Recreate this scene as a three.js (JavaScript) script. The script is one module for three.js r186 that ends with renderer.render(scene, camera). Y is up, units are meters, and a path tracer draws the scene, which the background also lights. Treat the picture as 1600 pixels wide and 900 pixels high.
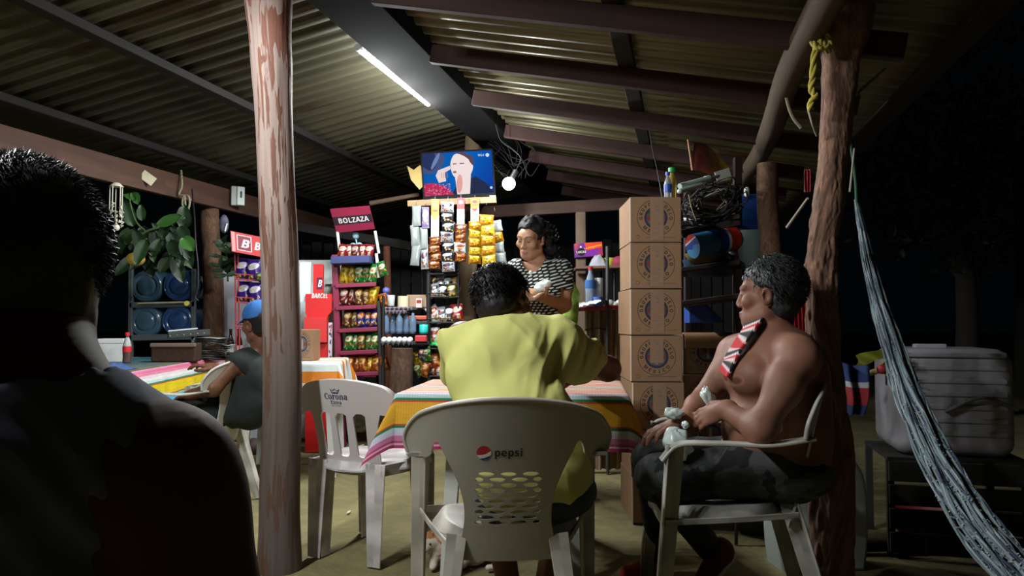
import * as THREE from 'three';
import { mergeGeometries } from 'three/addons/utils/BufferGeometryUtils.js';
import { RoundedBoxGeometry } from 'three/addons/geometries/RoundedBoxGeometry.js';

// ------------------------------------------------------------------ camera, sky, exposure
const scene = new THREE.Scene();
const F = 1155, EYE = 1.05, TH = Math.atan(50 / F);
const camera = new THREE.PerspectiveCamera(2 * Math.atan(450 / F) * 180 / Math.PI, 16 / 9, 0.05, 120);
camera.position.set(0, EYE, 0);
camera.lookAt(0, EYE + Math.sin(TH), -Math.cos(TH));
camera.updateMatrixWorld();
const renderer = new THREE.WebGLRenderer({ antialias: true });
renderer.toneMapping = THREE.LinearToneMapping;
renderer.toneMappingExposure = 1.0;
renderer.shadowMap.enabled = true;
renderer.shadowMap.type = THREE.PCFSoftShadowMap;
scene.background = new THREE.Color().setRGB(0.0006, 0.0009, 0.0012);
const TUBE_I = 3.4, BULB_I = 2.2;
const TUBE_C = new THREE.Color().setRGB(0.95, 1.0, 0.99), BULB_C = new THREE.Color().setRGB(0.95, 0.98, 1.0), FRONT_C = new THREE.Color().setRGB(1.0, 0.9, 0.92);

// ------------------------------------------------------------------ helpers
const V = (x, y, z) => new THREE.Vector3(x, y, z);
// a world point from where it stands in the photograph and how far away it is
function P(px, py, d) {
  const kx = (px - 800) / F, ky = (450 - py) / F;
  const dy = Math.sin(TH) + ky * Math.cos(TH), dz = -Math.cos(TH) + ky * Math.sin(TH);
  const t = d / -dz;
  return V(kx * t, EYE + dy * t, -d);
}
// the same where the height is known
function PY(px, py, y) {
  const kx = (px - 800) / F, ky = (450 - py) / F;
  const dy = Math.sin(TH) + ky * Math.cos(TH), dz = -Math.cos(TH) + ky * Math.sin(TH);
  const t = (y - EYE) / dy;
  return V(kx * t, y, dz * t);
}
// the shelter's own axes: a along the ridge, b across it (to the right)
const YAW = Math.atan(270 / F), SU = V(Math.sin(YAW), 0, -Math.cos(YAW)), SV = V(Math.cos(YAW), 0, Math.sin(YAW));
const S = (a, b, y) => V(SU.x * a + SV.x * b, y, SU.z * a + SV.z * b);

function rng(seed) { let s = seed >>> 0; return () => { s = (s + 0x6D2B79F5) | 0; let t = Math.imul(s ^ (s >>> 15), 1 | s); t = (t + Math.imul(t ^ (t >>> 7), 61 | t)) ^ t; return ((t ^ (t >>> 14)) >>> 0) / 4294967296; }; }
function hash3(x, y, z) { let h = Math.imul(x, 374761393) + Math.imul(y, 668265263) + Math.imul(z, 1440662683); h = Math.imul(h ^ (h >>> 13), 1274126177); return ((h ^ (h >>> 16)) >>> 0) / 4294967295; }
function noise(x, y, z) {
  const xi = Math.floor(x), yi = Math.floor(y), zi = Math.floor(z);
  let u = x - xi, v = y - yi, w = z - zi;
  u = u * u * (3 - 2 * u); v = v * v * (3 - 2 * v); w = w * w * (3 - 2 * w);
  const L = (a, b, t) => a + (b - a) * t, h = (i, j, k) => hash3(xi + i, yi + j, zi + k);
  return 2 * L(L(L(h(0, 0, 0), h(1, 0, 0), u), L(h(0, 1, 0), h(1, 1, 0), u), v), L(L(h(0, 0, 1), h(1, 0, 1), u), L(h(0, 1, 1), h(1, 1, 1), u), v), w) - 1;
}
function fbm(x, y, z, n = 4) { let s = 0, a = 1, t = 0; for (let i = 0; i < n; i++) { s += a * noise(x, y, z); t += a; a *= 0.5; x = x * 2.03 + 7.1; y = y * 2.03 + 3.7; z = z * 2.03 + 1.3; } return s / t; }
const clamp = (x, a, b) => Math.min(b, Math.max(a, x)), mixn = (a, b, t) => a + (b - a) * t, sstep = (a, b, x) => { const t = clamp((x - a) / (b - a), 0, 1); return t * t * (3 - 2 * t); };

// textures
function canvasTex(w, h, draw, srgb = true) {
  const c = document.createElement('canvas'); c.width = w; c.height = h;
  draw(c.getContext('2d'), w, h);
  const t = new THREE.CanvasTexture(c); if (srgb) t.colorSpace = THREE.SRGBColorSpace;
  t.wrapS = t.wrapT = THREE.RepeatWrapping; t.anisotropy = 4; return t;
}
function dataTex(w, h, fn, srgb = true) {
  const d = new Uint8Array(w * h * 4);
  for (let j = 0; j < h; j++) for (let i = 0; i < w; i++) { const c = fn(i / w, j / h); const o = (j * w + i) * 4; for (let k = 0; k < 3; k++) d[o + k] = clamp(c[k], 0, 1) * 255; d[o + 3] = 255; }
  const t = new THREE.DataTexture(d, w, h); if (srgb) t.colorSpace = THREE.SRGBColorSpace;
  t.magFilter = THREE.LinearFilter; t.minFilter = THREE.LinearMipmapLinearFilter; t.generateMipmaps = true; t.wrapS = t.wrapT = THREE.RepeatWrapping; t.needsUpdate = true; return t;
}
const col = (r, g, b) => new THREE.Color().setRGB(r, g, b);
function mat(c, rough = 0.7, o = {}) { return new THREE.MeshStandardMaterial(Object.assign({ color: Array.isArray(c) ? col(...c) : new THREE.Color(c), roughness: rough, side: THREE.DoubleSide }, o)); }
function pmat(c, rough, o) { return new THREE.MeshPhysicalMaterial(Object.assign({ color: Array.isArray(c) ? col(...c) : new THREE.Color(c), roughness: rough, side: THREE.DoubleSide }, o)); }
// mottled grain textures, tiling closely enough to hide seams
function mottled(w, h, c0, c1, sx, sy, amp = 1, seed = 0) {
  return dataTex(w, h, (u, v) => {
    const per = (f) => { const a = u * Math.PI * 2, b = v * Math.PI * 2; return fbm(Math.cos(a) * sx * f + seed, Math.sin(a) * sx * f + Math.cos(b) * sy * f, Math.sin(b) * sy * f + seed * 1.7, 4); };
    const n = clamp(0.5 + amp * (0.75 * per(1) + 0.35 * per(3.1)), 0, 1); return c0.map((x, k) => mixn(x, c1[k], n));
  });
}

const ORD = ['first', 'second', 'third', 'fourth', 'fifth', 'sixth', 'seventh', 'eighth', 'ninth'];
// naming and tagging
const taken = {};
function numbered(n) { if (!(n in taken)) { taken[n] = 0; return n; } taken[n]++; return n + '_' + String(taken[n]).padStart(3, '0'); }
function tag(o, label, category, group) { o.userData.label = label; if (category) o.userData.category = category; if (group) o.userData.group = group; return o; }
function shade(o) { o.castShadow = true; o.receiveShadow = true; return o; }
// a thing whose children are its parts; shapes are given in world space unless it is turned
function thing(name, label, category, pos, turn = 0, group) {
  const o = new THREE.Group(); o.name = numbered(name); scene.add(o);
  o.position.copy(Array.isArray(pos) ? V(...pos) : pos); o.rotation.y = turn;
  return tag(o, label, category, group);
}
function part(name, geo, m, parent, label) {
  const o = shade(new THREE.Mesh(Array.isArray(geo) ? merge(geo) : geo, m)); o.name = name; parent.add(o); if (label) o.userData.label = label; return o;
}
// a part whose shape was worked out in world space
function wpart(name, geo, m, parent, label) {
  const g = Array.isArray(geo) ? merge(geo) : geo; let q = V(0, 0, 0); for (let p = parent; p && p !== scene; p = p.parent) q.add(p.position);
  g.translate(-q.x, -q.y, -q.z); return part(name, g, m, parent, label);
}
// a thing that is one mesh, shape in world space about its base
function solid(name, geo, m, label, category, pos, group) {
  const g = Array.isArray(geo) ? merge(geo) : geo; const p = Array.isArray(pos) ? V(...pos) : pos;
  g.translate(-p.x, -p.y, -p.z);
  const o = shade(new THREE.Mesh(g, m)); o.name = numbered(name); o.position.copy(p); scene.add(o); return tag(o, label, category, group);
}
function copyOf(root, pos, turn, label, group) {
  const r = root.clone(); r.name = numbered(root.name.replace(/_\d{3}$/, '')); scene.add(r); r.position.copy(Array.isArray(pos) ? V(...pos) : pos); if (turn !== undefined) r.rotation.y = turn;
  r.userData = { ...root.userData }; if (label) r.userData.label = label; if (group) r.userData.group = group; return r;
}
function struct(o) { o.userData.kind = 'structure'; return o; }

// shapes
function merge(list) {
  const l = list.map((g) => { let q = g.index ? g.toNonIndexed() : g.clone(); for (const k of Object.keys(q.attributes)) if (!['position', 'normal', 'uv'].includes(k)) q.deleteAttribute(k); if (!q.attributes.uv) q.setAttribute('uv', new THREE.BufferAttribute(new Float32Array(q.attributes.position.count * 2), 2)); q.morphAttributes = {}; return q; });
  return mergeGeometries(l, false);
}
const box = (w, h, d, x = 0, y = 0, z = 0) => new THREE.BoxGeometry(w, h, d).translate(x, y, z);
const rbox = (w, h, d, r, x = 0, y = 0, z = 0, s = 2) => new RoundedBoxGeometry(w, h, d, s, r).translate(x, y, z);
const cyl = (r1, r2, h, x = 0, y = 0, z = 0, s = 20) => new THREE.CylinderGeometry(r1, r2, h, s).translate(x, y, z);
const sph = (r, x = 0, y = 0, z = 0, s = 16) => new THREE.SphereGeometry(r, s, Math.max(8, s >> 1)).translate(x, y, z);
function tube(pts, r, seg = 0, rad = 8) { const c = new THREE.CatmullRomCurve3(pts); return new THREE.TubeGeometry(c, seg || pts.length * 6, r, rad, false); }
function rod(a, b, r, r2 = r, s = 10) { const d = b.clone().sub(a), g = new THREE.CylinderGeometry(r2, r, d.length(), s); g.translate(0, d.length() / 2, 0); g.applyQuaternion(new THREE.Quaternion().setFromUnitVectors(V(0, 1, 0), d.clone().normalize())); return g.translate(a.x, a.y, a.z); }
function beam(a, b, w, h, up = V(0, 1, 0), bev = 0.006) { // a board between two points
  const d = b.clone().sub(a), L = d.length(); d.normalize(); const x = up.clone().cross(d).normalize(), y = d.clone().cross(x);
  const g = new RoundedBoxGeometry(w, h, L, 1, Math.min(bev, w * 0.3, h * 0.3)); const m = new THREE.Matrix4().makeBasis(x, y, d).setPosition(a.clone().add(b).multiplyScalar(0.5));
  const uv = g.attributes.uv, p = g.attributes.position; for (let i = 0; i < p.count; i++) uv.setXY(i, p.getX(i) + p.getY(i), p.getZ(i));
  return g.applyMatrix4(m);
}
const lathe = (prof, s = 24) => new THREE.LatheGeometry(prof.map((p) => new THREE.Vector2(p[0], p[1])), s);
// a strip with thickness along a path: side is the direction of its width
function ribbon(pts, side, w, t, n = 0) {
  const c = new THREE.CatmullRomCurve3(pts), N = n || pts.length * 5, pos = [], idx = [], uv = [];
  const W = typeof w === 'function' ? w : () => w;
  for (let i = 0; i <= N; i++) {
    const s = i / N, p = c.getPoint(s), tg = c.getTangent(s), sd = (typeof side === 'function' ? side(s) : side).clone(); sd.addScaledVector(tg, -sd.dot(tg)).normalize();
    const nm = tg.clone().cross(sd), hw = W(s) / 2, b = t * 0.3;
    const ring = [[-hw, -t / 2 + b], [-hw, t / 2 - b], [-hw + b, t / 2], [hw - b, t / 2], [hw, t / 2 - b], [hw, -t / 2 + b], [hw - b, -t / 2], [-hw + b, -t / 2]];
    for (const [a, e] of ring) { pos.push(p.x + sd.x * a + nm.x * e, p.y + sd.y * a + nm.y * e, p.z + sd.z * a + nm.z * e); uv.push(a, s); }
  }
  for (let i = 0; i < N; i++) for (let k = 0; k < 8; k++) { const a = i * 8 + k, b = i * 8 + (k + 1) % 8; idx.push(a, b, a + 8, b, b + 8, a + 8); }
  for (const o of [0, N * 8]) for (let k = 1; k < 7; k++) idx.push(o, o + k, o + k + 1);
  const g = new THREE.BufferGeometry(); g.setAttribute('position', new THREE.Float32BufferAttribute(pos, 3)); g.setAttribute('uv', new THREE.Float32BufferAttribute(uv, 2)); g.setIndex(idx);
  const q = g.toNonIndexed(); q.computeVertexNormals(); return creased(q);
}
function creased(g, ang = 0.7) { // smooth normals across shallow edges only
  const p = g.attributes.position, n = p.count, map = new Map(), fn = [], key = (i) => Math.round(p.getX(i) * 2e4) + ',' + Math.round(p.getY(i) * 2e4) + ',' + Math.round(p.getZ(i) * 2e4);
  const a = V(), b = V(), c = V(), ks = [];
  for (let i = 0; i < n; i += 3) { a.fromBufferAttribute(p, i); b.fromBufferAttribute(p, i + 1); c.fromBufferAttribute(p, i + 2); const f = b.clone().sub(a).cross(c.clone().sub(a)); fn.push(f); for (let k = 0; k < 3; k++) { const q = key(i + k); ks.push(q); if (!map.has(q)) map.set(q, []); map.get(q).push(i / 3); } }
  const un = fn.map((f) => f.clone().normalize()), out = new Float32Array(n * 3), cs = Math.cos(ang);
  for (let i = 0; i < n; i++) { const f = un[(i / 3) | 0], s = V(); for (const j of map.get(ks[i])) if (un[j].dot(f) > cs) s.add(fn[j]); s.normalize(); out[i * 3] = s.x; out[i * 3 + 1] = s.y; out[i * 3 + 2] = s.z; }
  g.setAttribute('normal', new THREE.BufferAttribute(out, 3)); return g;
}
// a surface from a grid of points
function gridGeo(nu, nv, fn, smooth = true) {
  const pos = [], uv = [], idx = [];
  for (let j = 0; j <= nv; j++) for (let i = 0; i <= nu; i++) { const q = fn(i / nu, j / nv); pos.push(q[0], q[1], q[2]); if (q.length > 3) uv.push(q[3], q[4]); else uv.push(i / nu, j / nv); }
  for (let j = 0; j < nv; j++) for (let i = 0; i < nu; i++) { const a = j * (nu + 1) + i; idx.push(a, a + 1, a + nu + 1, a + 1, a + nu + 2, a + nu + 1); }
  const g = new THREE.BufferGeometry(); g.setAttribute('position', new THREE.Float32BufferAttribute(pos, 3)); g.setAttribute('uv', new THREE.Float32BufferAttribute(uv, 2)); g.setIndex(idx); g.computeVertexNormals(); return g;
}
// a rough trunk through points with radii; uv in metres
function trunk(pts, radii, o = {}) {
  const c = new THREE.CatmullRomCurve3(pts), ns = o.ns || 36, nl = o.nl || 90, amp = o.amp ?? 0.05, seed = o.seed || 0, L = c.getLength(), fy = o.fy || 1.5, fx = o.fx || 1.3;
  const R = (s) => { const x = s * (radii.length - 1), i = Math.min(radii.length - 2, Math.floor(x)), t = x - i; return mixn(radii[i], radii[i + 1], t * t * (3 - 2 * t)); };
  const g = gridGeo(ns, nl, (u, v) => {
    const p = c.getPoint(v), tg = c.getTangent(v), x = V(1, 0, 0).addScaledVector(tg, -tg.x).normalize(), z = tg.clone().cross(x), th = u * Math.PI * 2;
    const cx = Math.cos(th), sz = Math.sin(th); let r = R(v) * (1 + amp * fbm(cx * fx + seed, v * L * fy, sz * fx + seed, 3));
    if (o.flake) { const q = fbm(cx * 2.6 + seed, v * L * 9, sz * 2.6, 3), e = sstep(-0.08, 0.12, q) + 0.5 * sstep(0.16, 0.26, q); r += o.flake * (e - 0.6) * (o.flakeAt ? o.flakeAt(v, th) : 1) + 0.0022 * fbm(cx * 9, v * L * 40, sz * 9, 2); }
    if (o.knots) for (const [ku, kv, ks, kh] of o.knots) { let du = Math.abs(u - ku); du = Math.min(du, 1 - du) * 6.28 * R(v); const dv = (v - kv) * L; r += kh * Math.exp(-(du * du + dv * dv) / (ks * ks)); }
    return [p.x + (x.x * cx + z.x * sz) * r, p.y + (x.y * cx + z.y * sz) * r, p.z + (x.z * cx + z.z * sz) * r, u * 0.5, v * L];
  });
  // weld the seam's normals
  const nn = g.attributes.normal; for (let j = 0; j <= nl; j++) { const a = j * (ns + 1), b = a + ns, s = V().fromBufferAttribute(nn, a).add(V().fromBufferAttribute(nn, b)).normalize(); nn.setXYZ(a, s.x, s.y, s.z); nn.setXYZ(b, s.x, s.y, s.z); }
  const caps = [0, 1].map((e) => { const p = c.getPoint(e), tg = c.getTangent(e), q = new THREE.CircleGeometry(R(e) * 0.99, 18); q.applyQuaternion(new THREE.Quaternion().setFromUnitVectors(V(0, 0, 1), e ? tg : tg.negate())); return q.translate(p.x, p.y, p.z); });
  return merge([g, ...caps]);
}
// soft bodies: smooth union of tapered bones and egg shapes, meshed with surface nets
class Soft {
  constructor() { this.p = []; this.M = new THREE.Matrix4(); this.cut = null; this.disp = null; }
  at(M) { this.M = M || new THREE.Matrix4(); return this; }
  bone(a, b, r1, r2 = r1, k = 0.03, sub = false) { a = a.clone().applyMatrix4(this.M); b = b.clone().applyMatrix4(this.M); const d = b.clone().sub(a); this.p.push({ t: 0, a, d, l2: Math.max(1e-9, d.lengthSq()), r1, r2, k, sub, c: a.clone().addScaledVector(d, 0.5), R: d.length() / 2 + Math.max(r1, r2) }); return this; }
  chain(pts, rs, k = 0.03) { for (let i = 0; i + 1 < pts.length; i++) this.bone(pts[i], pts[i + 1], rs[i], rs[i + 1], k); return this; }
  egg(c, r, k = 0.03, rot = null, sub = false) {
    c = c.clone().applyMatrix4(this.M); const B = new THREE.Matrix4().extractRotation(this.M); if (rot) B.multiply(rot.isMatrix4 ? rot : new THREE.Matrix4().makeRotationFromEuler(new THREE.Euler(...rot)));
    const e = B.elements; this.p.push({ t: 1, c, r, m: Math.min(...r), ax: [e[0], e[1], e[2]], ay: [e[4], e[5], e[6]], az: [e[8], e[9], e[10]], k, sub, R: Math.max(...r) }); return this;
  }
  d(x, y, z) {
    let D = 1e3;
    for (const q of this.p) {
      const ex = x - q.c.x, ey = y - q.c.y, ez = z - q.c.z;
      if (!q.sub) { const lo = Math.sqrt(ex * ex + ey * ey + ez * ez) - q.R; if (lo > D + q.k) continue; }
      let v;
      if (q.t === 0) { const px = x - q.a.x, py = y - q.a.y, pz = z - q.a.z, h = clamp((px * q.d.x + py * q.d.y + pz * q.d.z) / q.l2, 0, 1), fx = px - q.d.x * h, fy = py - q.d.y * h, fz = pz - q.d.z * h; v = Math.sqrt(fx * fx + fy * fy + fz * fz) - (q.r1 + (q.r2 - q.r1) * h); }
      else { const lx = ex * q.ax[0] + ey * q.ax[1] + ez * q.ax[2], ly = ex * q.ay[0] + ey * q.ay[1] + ez * q.ay[2], lz = ex * q.az[0] + ey * q.az[1] + ez * q.az[2]; const [a, b, c] = q.r; const k0 = Math.sqrt((lx / a) ** 2 + (ly / b) ** 2 + (lz / c) ** 2), k1 = Math.sqrt((lx / (a * a)) ** 2 + (ly / (b * b)) ** 2 + (lz / (c * c)) ** 2); v = k1 < 1e-9 ? -q.m : k0 * (k0 - 1) / k1; }
      if (q.sub) { const h = Math.max(q.k - Math.abs(D + v), 0) / q.k; D = Math.max(D, -v) + h * h * q.k * 0.25; }
      else { const h = Math.max(q.k - Math.abs(D - v), 0) / q.k; D = Math.min(D, v) - h * h * q.k * 0.25; }
    }
    if (this.cut) D = Math.max(D, this.cut(x, y, z));
    if (this.disp) D += this.disp(x, y, z);
    return D;
  }
  mesh(cell, color, slack = 0.02) {
    const lo = V(1e9, 1e9, 1e9), hi = V(-1e9, -1e9, -1e9); for (const q of this.p) if (!q.sub) { lo.min(q.c.clone().addScalar(-q.R - 0.02)); hi.max(q.c.clone().addScalar(q.R + 0.02)); }
    const B = 6, n = ['x', 'y', 'z'].map((k) => Math.ceil((hi[k] - lo[k]) / cell / B) * B + B), [nx, ny, nz] = n, sx = nx + 1, sy = ny + 1;
    const val = new Float32Array(sx * sy * (nz + 1)).fill(NaN), id = (i, j, k) => (k * sy + j) * sx + i;
    const get = (i, j, k) => { const o = id(i, j, k); let v = val[o]; if (v !== v) { v = this.d(lo.x + i * cell, lo.y + j * cell, lo.z + k * cell); val[o] = v; } return v; };
    const vert = new Map(), pos = [], idx = [], half = B * cell * 0.5, diag = half * 1.74 + slack, act = [];
    for (let k = 0; k < nz; k += B) for (let j = 0; j < ny; j += B) for (let i = 0; i < nx; i += B) { if (Math.abs(this.d(lo.x + i * cell + half, lo.y + j * cell + half, lo.z + k * cell + half)) < diag) act.push([i, j, k]); }
    const E = [[0, 1], [2, 3], [4, 5], [6, 7], [0, 2], [1, 3], [4, 6], [5, 7], [0, 4], [1, 5], [2, 6], [3, 7]], v8 = new Array(8), cells = [];
    for (const [bi, bj, bk] of act) for (let k = bk; k < bk + B; k++) for (let j = bj; j < bj + B; j++) for (let i = bi; i < bi + B; i++) {
      let m = 0; for (let c = 0; c < 8; c++) { v8[c] = get(i + (c & 1), j + ((c >> 1) & 1), k + (c >> 2)); if (v8[c] < 0) m |= 1 << c; }
      if (m === 0 || m === 255) continue;
      let x = 0, y = 0, z = 0, q = 0; for (const [a, b] of E) { const A = v8[a], C = v8[b]; if ((A < 0) === (C < 0)) continue; const t = A / (A - C); x += mixn(a & 1, b & 1, t); y += mixn((a >> 1) & 1, (b >> 1) & 1, t); z += mixn(a >> 2, b >> 2, t); q++; }
      vert.set(id(i, j, k), pos.length / 3); pos.push(lo.x + (i + x / q) * cell, lo.y + (j + y / q) * cell, lo.z + (k + z / q) * cell); cells.push([i, j, k]);
    }
    const quad = (a, b, c, d, f) => { if (a === undefined || b === undefined || c === undefined || d === undefined) return; if (f) idx.push(a, b, c, a, c, d); else idx.push(a, c, b, a, d, c); };
    for (const [i, j, k] of cells) {
      const s = get(i, j, k) < 0, g = (a, b, c) => vert.get(id(a, b, c));
      if (j && k && s !== get(i + 1, j, k) < 0) quad(g(i, j - 1, k - 1), g(i, j, k - 1), g(i, j, k), g(i, j - 1, k), s);
      if (i && k && s !== get(i, j + 1, k) < 0) quad(g(i - 1, j, k - 1), g(i - 1, j, k), g(i, j, k), g(i, j, k - 1), s);
      if (i && j && s !== get(i, j, k + 1) < 0) quad(g(i - 1, j - 1, k), g(i, j - 1, k), g(i, j, k), g(i - 1, j, k), s);
    }
    const geo = new THREE.BufferGeometry(); geo.setAttribute('position', new THREE.Float32BufferAttribute(pos, 3)); geo.setIndex(idx);
    const uv = new Float32Array(pos.length / 3 * 2); for (let i = 0; i < pos.length / 3; i++) { uv[i * 2] = pos[i * 3] + pos[i * 3 + 2]; uv[i * 2 + 1] = pos[i * 3 + 1] + 0.3 * pos[i * 3 + 2]; } geo.setAttribute('uv', new THREE.BufferAttribute(uv, 2));
    if (color) { const cc = new Float32Array(pos.length); for (let i = 0; i < pos.length; i += 3) { const q = color(pos[i], pos[i + 1], pos[i + 2]); cc[i] = q[0]; cc[i + 1] = q[1]; cc[i + 2] = q[2]; } geo.setAttribute('color', new THREE.BufferAttribute(cc, 3)); }
    geo.computeVertexNormals(); return geo;
  }
}
// a frame: origin, the direction of its y, the direction its z leans to
function frame(o, y, z) { y = y.clone().normalize(); const x = y.clone().cross(z).normalize(), zz = x.clone().cross(y); return new THREE.Matrix4().makeBasis(x, y, zz).setPosition(o); }

// ------------------------------------------------------------------ lamps
const RIDGE_B = -1.84, RIDGE_Y = 2.72, SLOPE = 0.2, LEFT_B = -4.35, RIGHT_B = 1.1;
const M = {
  white: mat([0.72, 0.72, 0.70], 0.45), black: mat([0.012, 0.012, 0.013], 0.5), darkMetal: mat([0.02, 0.02, 0.022], 0.45, { metalness: 0.4 }), steel: mat([0.5, 0.5, 0.5], 0.35, { metalness: 0.9 }),
};
function pointLight(c, I, p, parent, r = 1) { const l = new THREE.PointLight(c, I, 0, 2); l.position.copy(p); l.castShadow = true; l.shadow.radius = r; l.name = 'lamp_light'; parent.add(l); return l; }
function tubeLamp(A, B, label, sideways) {
  const o = thing('fluorescent_lamp', label, 'lamp', A), L = B.clone().sub(A), dir = L.clone().normalize(), q = (t) => A.clone().addScaledVector(L, t);
  wpart('tube', rod(q(0.02), q(0.98), 0.02, 0.02, 16), mat([0.9, 0.95, 0.9], 0.3, { emissive: TUBE_C, emissiveIntensity: 5 }), o);
  const up = V(0, 0.03, 0), sd = dir.clone().cross(V(0, 1, 0)).normalize().multiplyScalar(sideways);
  wpart('housing', beam(q(-0.01).add(up).add(sd), q(1.01).add(up).add(sd), 0.04, 0.06), mat([0.25, 0.27, 0.27], 0.5), o);
  for (const t of [0.0, 1.0]) wpart('end_cap', rod(q(t).addScaledVector(dir, -0.014), q(t).addScaledVector(dir, 0.014), 0.021), mat([0.5, 0.52, 0.5], 0.5), o);
  for (const t of [0.0, 1.0]) wpart('socket', beam(q(t), q(t).add(up).add(sd), 0.022, 0.03, dir), mat([0.5, 0.52, 0.5], 0.5), o);
  for (let i = 0; i < 6; i++) { // most of the light goes down, the housing keeps it off the beam
    const p = q((i + 0.5) / 6).add(V(0, -0.09, 0)).sub(A), l = new THREE.SpotLight(TUBE_C, TUBE_I * 0.74, 0, 1.5, 0.12, 2); l.name = 'lamp_light'; l.position.copy(p); l.castShadow = true; l.shadow.radius = 1.2; l.target.position.copy(p).add(V(0, -1, 0)); o.add(l, l.target); l.target.name = 'light_target';
    if (i % 2) pointLight(TUBE_C, TUBE_I * 0.52, p.clone().add(V(0, -0.03, 0)), o, 1.2);
  }
}
tubeLamp(P(560, 75, 4.08), P(668, 161, 5.18), 'lit white fluorescent tube hanging under the dark ridge beam', 0.036);
tubeLamp(S(0.55, -1.76, 2.55), S(1.7, -1.76, 2.55), 'second lit fluorescent tube under the ridge, above the viewer', 0.036);
{ // the bare bulb by the television
  const c = P(795, 287, 5.55), o = thing('light_bulb', 'bare glowing round bulb hanging from wires beside the television', 'lamp', c), e = V(0.055, 0.1, -0.01), n = e.clone().normalize();
  const bulb = new THREE.SphereGeometry(0.05, 24, 16); part('bulb', bulb, mat([0.95, 0.95, 0.95], 0.3, { emissive: BULB_C, emissiveIntensity: 7 }), o);
  part('socket', rod(n.clone().multiplyScalar(0.045), n.clone().multiplyScalar(0.115), 0.02, 0.023), M.black, o);
  part('wire', tube([n.clone().multiplyScalar(0.11), V(0.09, 0.2, -0.02), V(0.03, 0.26, 0), V(-0.06, 0.33, 0), V(-0.1, 0.45, 0.02)], 0.004, 30), M.black, o);
  pointLight(BULB_C, BULB_I, V(0, 0, 0), o, 2.2);
}
// ------------------------------------------------------------------ ground
const dirtTex = dataTex(512, 512, (u, v) => {
  const a = u * 6.2832, b = v * 6.2832, q = (f, s) => fbm(Math.cos(a) * f + s, Math.sin(a) * f + Math.cos(b) * f, Math.sin(b) * f - s, 4);
  const n = 0.5 + 0.55 * q(0.7, 2) + 0.35 * q(4, 9) + 0.15 * q(16, 4); return [mixn(0.40, 0.58, n), mixn(0.375, 0.54, n), mixn(0.26, 0.37, n)];
}); dirtTex.repeat.set(0.45, 0.45);
const dirtBump = dataTex(512, 512, (u, v) => { const a = u * 6.2832, b = v * 6.2832, q = (f, s) => fbm(Math.cos(a) * f + s, Math.sin(a) * f + Math.cos(b) * f, Math.sin(b) * f - s, 4); const n = 0.5 + 0.4 * q(3, 1) + 0.3 * q(14, 5); return [n, n, n]; }, false); dirtBump.repeat.set(0.45, 0.45);
{
  const g = gridGeo(150, 150, (u, v) => { const x = -9 + u * 18, z = 3 - v * 18; return [x, 0.012 * fbm(x * 1.3, 3.3, z * 1.3, 4) - 0.006, z, x, z]; });
  const outer = [[-40, 40, 3, 40], [-40, 40, -60, -15], [-40, -9, -15, 3], [9, 40, -15, 3]].map(([x0, x1, z0, z1]) => gridGeo(1, 1, (u, v) => [mixn(x0, x1, u), -0.006, mixn(z1, z0, v), mixn(x0, x1, u), mixn(z1, z0, v)]));
  const f = new THREE.Mesh(merge([g, ...outer]), mat([0.86, 0.84, 0.8], 0.95, { map: dirtTex, bumpMap: dirtBump, bumpScale: 0.012 })); f.name = 'floor'; shade(f); scene.add(struct(f));
}
// ------------------------------------------------------------------ the corrugated roof on its poles
const roofY = (b) => RIDGE_Y - SLOPE * Math.abs(b - RIDGE_B);
const sheetTex = dataTex(512, 256, (u, v) => { const n = 0.5 + 0.6 * fbm(u * 5, v * 3, 4, 4), r = sstep(0.62, 0.9, 0.5 + 0.7 * fbm(u * 9, v * 4, 11, 4)); return [mixn(mixn(0.40, 0.56, n), 0.36, r), mixn(mixn(0.385, 0.54, n), 0.27, r), mixn(mixn(0.30, 0.44, n), 0.17, r)]; });
const woodTex = dataTex(256, 512, (u, v) => { const n = 0.5 + 0.5 * fbm(u * 26, v * 3.2, 2.2, 4), k = 0.5 + 0.5 * fbm(u * 4, v * 5, 8, 3); const t = clamp(n * 0.75 + k * 0.3, 0, 1); return [mixn(0.42, 0.72, t), mixn(0.40, 0.66, t), mixn(0.38, 0.60, t)]; });
const redWood = mat([0.13, 0.047, 0.036], 0.75, { map: woodTex }), darkWood = mat([0.028, 0.021, 0.019], 0.8, { map: woodTex }), brownWood = mat([0.34, 0.23, 0.16], 0.8, { map: woodTex });
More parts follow.
